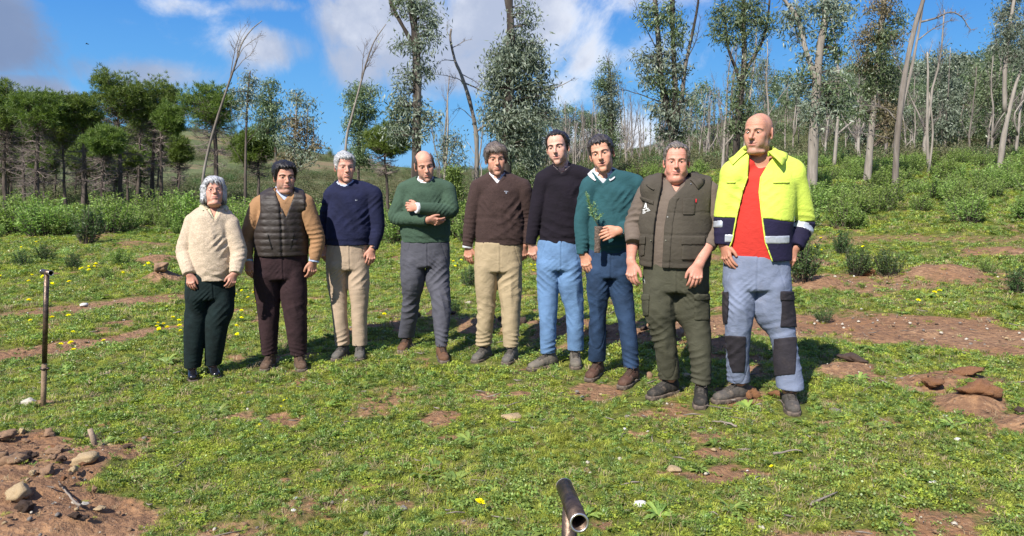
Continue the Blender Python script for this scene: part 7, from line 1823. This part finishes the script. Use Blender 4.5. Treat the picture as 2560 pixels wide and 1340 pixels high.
for (px, py) in ((578, 765), (590, 748), (612, 735), (622, 758), (636, 742), (604, 790), (640, 770), (585, 830), (602, 812), (598, 855)): flower(px, py, 1.25, 'yellow flower in the gap between the woman and the man in the vest', 'yellow flowers between the woman and the vest')
for (px, py) in ((945, 600), (952, 835), (963, 832), (1128, 670), (1136, 676), (1143, 672), (1150, 660), (1004, 740), (1322, 672), (1338, 676), (1330, 690), (985, 838), (1135, 664)): flower(px, py, 1.3, 'yellow flower showing between the legs of the men', 'yellow flowers between the men')
flower(1186, 1300, 1.25, 'single yellow flower at the bottom of the lawn', None)
for (px, py) in ((2290, 770), (2330, 748), (2050, 640), (2050, 610), (2160, 632), (2040, 632), (2350, 745), (2100, 600)): flower(px, py, 1.3, 'yellow flower on the slope right of the yellow jacket', 'yellow flowers on the right slope')
for (px, py) in ((710, 1010), (697, 1030), (716, 1015), (1935, 1180), (648, 1075)): flower(px, py, .55, 'tiny half-closed yellow flower in the middle lawn', 'tiny yellow flowers in the lawn')

# planting tools: steel tubes with a short cross handle
STEEL = plain('dark_steel_tube', (.060, .045, .038), .40, metal=.65, spec=.5, var=.4, vs=14, bump=.25, bs=60, col2=(.17, .115, .08))
RUST = plain('earth_stained_tube', (.20, .135, .08), .75, metal=.15, var=.3, vs=18, bump=.4)
BRIGHT = plain('worn_bright_steel', (.55, .52, .48), .3, metal=.9)
def ring_tube(mb, a, b, r, wall, ns=24):
    """an open pipe with a wall"""
    a, b = np.asarray(a, float), np.asarray(b, float); w = (b - a) / np.linalg.norm(b - a); u = np.cross(w, [.3, .2, 1]); u /= np.linalg.norm(u); v = np.cross(w, u); th = np.arange(ns) * 6.28319 / ns
    c = np.cos(th)[:, None] * u + np.sin(th)[:, None] * v; V = np.concatenate([a + c * r, b + c * r, b + c * (r - wall), a + c * (r - wall)])
    Q = [[k * ns + i, k * ns + (i + 1) % ns, ((k + 1) % 4) * ns + (i + 1) % ns, ((k + 1) % 4) * ns + i] for k in range(4) for i in range(ns)]
    mb.raw(V, Q)
def tool(name, base, top, hdir, label, hr, hl, pr, ring=None, hoff=0.0):
    base, top = np.asarray(base, float), np.asarray(top, float); o = empty(name, base, label, 'digging tool')
    mb = MB(); j = base + (top - base) * .34; mb.tube(np.array([j, top]) - base, pr, 18); put('shaft', mb.mesh('shaft'), STEEL, o)
    mb = MB(); mb.tube(np.array([base - (top - base) * .12, base + (top - base) * .33]) - base, pr * 1.06, 18); put('planting_tube', mb.mesh('planting_tube'), RUST, o)
    h = np.asarray(hdir, float) / np.linalg.norm(hdir); c = top + h * hoff
    mb = MB(); ring_tube(mb, c - h * hl / 2 - base, c + h * hl / 2 - base, hr, .0035); hd = put('handle', mb.mesh('handle'), STEEL, o)
    for sg in (1, -1):
        mb = MB(); e = c + h * sg * (hl / 2 + .0006); ring_tube(mb, e - base - h * .001, e - base + h * .001, hr + .0004, .0042); put('worn_rim', mb.mesh('worn_rim'), BRIGHT, hd)
    if ring is not None:
        k = base + (top - base) * ring; d = (top - base) / np.linalg.norm(top - base); mb = MB(); ring_tube(mb, k - d * .006 - base, k + d * .006 - base, pr * 1.5, pr * .5)
        mb.tube(np.array([k, k + np.array([.045, -.02, .004])]) - base, .006, 8); put('clamp', mb.mesh('clamp'), STEEL, o)
    return o
b = hit(108, 1022); t = pix(117, 681, b[1] + .02)
tool('planting_tool', b, t, (.80, -.60, .0), 'rusty steel T-handled planting tool standing upright in the soil at the left', .019, .130, .0165, .30)
# the second tool stands close to the camera, its open handle end towards it
hb, hf = pix(1411, 1203, 1.62), pix(1448, 1292, 1.38)
c = (hb + hf) / 2; hl = float(np.linalg.norm(hf - hb)); top = hb * .55 + hf * .45 - np.array([0, 0, .012])
base = np.array([top[0] - .02, top[1] + .05, 0.0]); base[2] = float(zg(base[0], base[1]))
tool('planting_tool', base, top, hf - hb, 'dark steel planting tool with its open pipe handle pointing at the viewer, bottom centre', .0188, hl, .0165, .25, hoff=float((c - top) @ ((hf - hb) / hl)))
# wooden stub in the dug soil
q = hit(240, 1135); mb = MB(); P = np.array([[0, 0, -.03], [-.01, .0, .05], [-.028, .004, .105]]); mb.tube(P, [.017, .0155, .014], 10, .5)
o = put('wooden_stub', mb.mesh('wooden_stub'), plain('weathered_wood', (.27, .20, .14), .85, bump=.6, bs=60), None, (q[0], q[1], float(zg(q[0], q[1]))), None, 'short weathered wooden stub sticking out of the dug soil', 'stub')
for (px, py, L, ang, lab) in ((2060, 1262, .10, .6, 'pale dry stick in the lower right grass'), (1810, 1078, .07, 2.7, 'curled grey strip of bark in the right lawn'), (180, 1280, .16, 2.4, 'dry root lying across the dug soil'), (1968, 1148, .08, .1, 'whitish twig in the right lawn')):
    q = hit(px, py); d = np.array([math.cos(ang), math.sin(ang), .05]); mb = MB(); P = wobble([-d * L, np.array([0, 0, .008]), d * L], .01, 4); mb.tube(P, np.linspace(.007, .003, len(P)), 6)
    put('dry_stick', mb.mesh('dry_stick'), plain('grey_dry_wood', (.21, .175, .14), .85, bump=.4), None, (q[0], q[1], float(zg(q[0], q[1])) + .025), None, lab, 'stick')
# the seedling in its plug of earth, held by the man in teal
p = PEOPLE.get(7)
if p:
    a, bt = pix(1496, 566, p.D - .190), pix(1493, 632, p.D - .190); o = empty('tree_seedling', bt, 'young conifer seedling in a dark root plug held by the man in teal', 'seedling')
    PL = plain('root_plug_earth', (.060, .038, .028), .95, bump=1.0, bs=120, col2=(.20, .15, .12), vs=170)
    g = Grid(np.minimum(a, bt) - .05, np.maximum(a, bt) + .05, .004); F = chain(g, [bt, (a + bt) / 2, a], [.019, .023, .027]) + .0022 * wav(g, 160, 3) + .0015 * wav(g, 420, 4); F = np.maximum(F, plane(g, a, UP)); F = np.maximum(F, plane(g, bt, -UP))
    sdf_obj('root_plug', F, g, PL, o, bt)
    st, lf = MB(), MB(); S = crom(np.array([a, pix(1486, 545, p.D - .215), pix(1476, 515, p.D - .22), pix(1465, 481, p.D - .225)]), 6) - bt; st.tube(S, np.linspace(.0032, .0015, len(S)), 5)
    shoots = [S] + [crom(np.array([S[i], S[i] + np.array([dx * .6, dy, .018]), S[i] + np.array([dx * 1.15, dy * 1.6, .038 + .01 * rng.random()])]), 4) for i, dx, dy in ((5, .040, -.01), (6, -.025, .0), (7, .018, .01), (8, -.020, -.01), (9, .022, 0), (10, -.016, .01), (11, .018, -.01), (13, -.014, 0), (4, .030, .01))]
    for k, Q in enumerate(shoots):
        if k: st.tube(Q, .0014, 4)
        n = 190 if k == 0 else 42; tt = (.22 if k == 0 else .1) + (.78 if k == 0 else .9) * rng.random(n); C = np.stack([np.interp(tt, np.linspace(0, 1, len(Q)), Q[:, j]) for j in range(3)], 1)
        ax = Q[-1] - Q[0]; D = rng.normal(size=(n, 3)) + ax / np.linalg.norm(ax) * .8; lf.leaves(C, D, .021 * (.6 + .6 * rng.random(n)), .0032, fold=.1)
    put('stem', st.mesh('stem'), plain('green_brown_stem', (.13, .11, .05), .7), o); put('needles', lf.mesh('needles', False), leafmat('seedling_needles', (.07, .14, .05), (.20, .30, .13), .5, .3, objvar=.02), o, kind='stuff')
# a bird high over the pines
bp_ = pix(217, 110, 60); mb = MB(); mb.tube(np.array([(-.10, 0, 0), (0, 0, .02), (.10, 0, .01), (.16, 0, .0)]), [.01, .035, .03, .008], 8)
o = put('bird', mb.mesh('bird'), plain('dark_feathers', (.02, .02, .022), .7), None, bp_, None, 'small dark bird gliding in the blue sky above the pines', 'bird')
for sg in (1, -1):
    V = np.array([(-.05, 0, .015), (.05, 0, .015), (.02, sg * .16, .05), (-.06, sg * .15, .05), (-.07, sg * .28, .02)]); me = mesh_from('wing', V, [[0, 1, 2, 3]], [[3, 2, 4]]); w = put('wing', me, _mats['dark_feathers'], o); md = w.modifiers.new('t', 'SOLIDIFY'); md.thickness = .008
o.rotation_euler = (0, .1, .5)
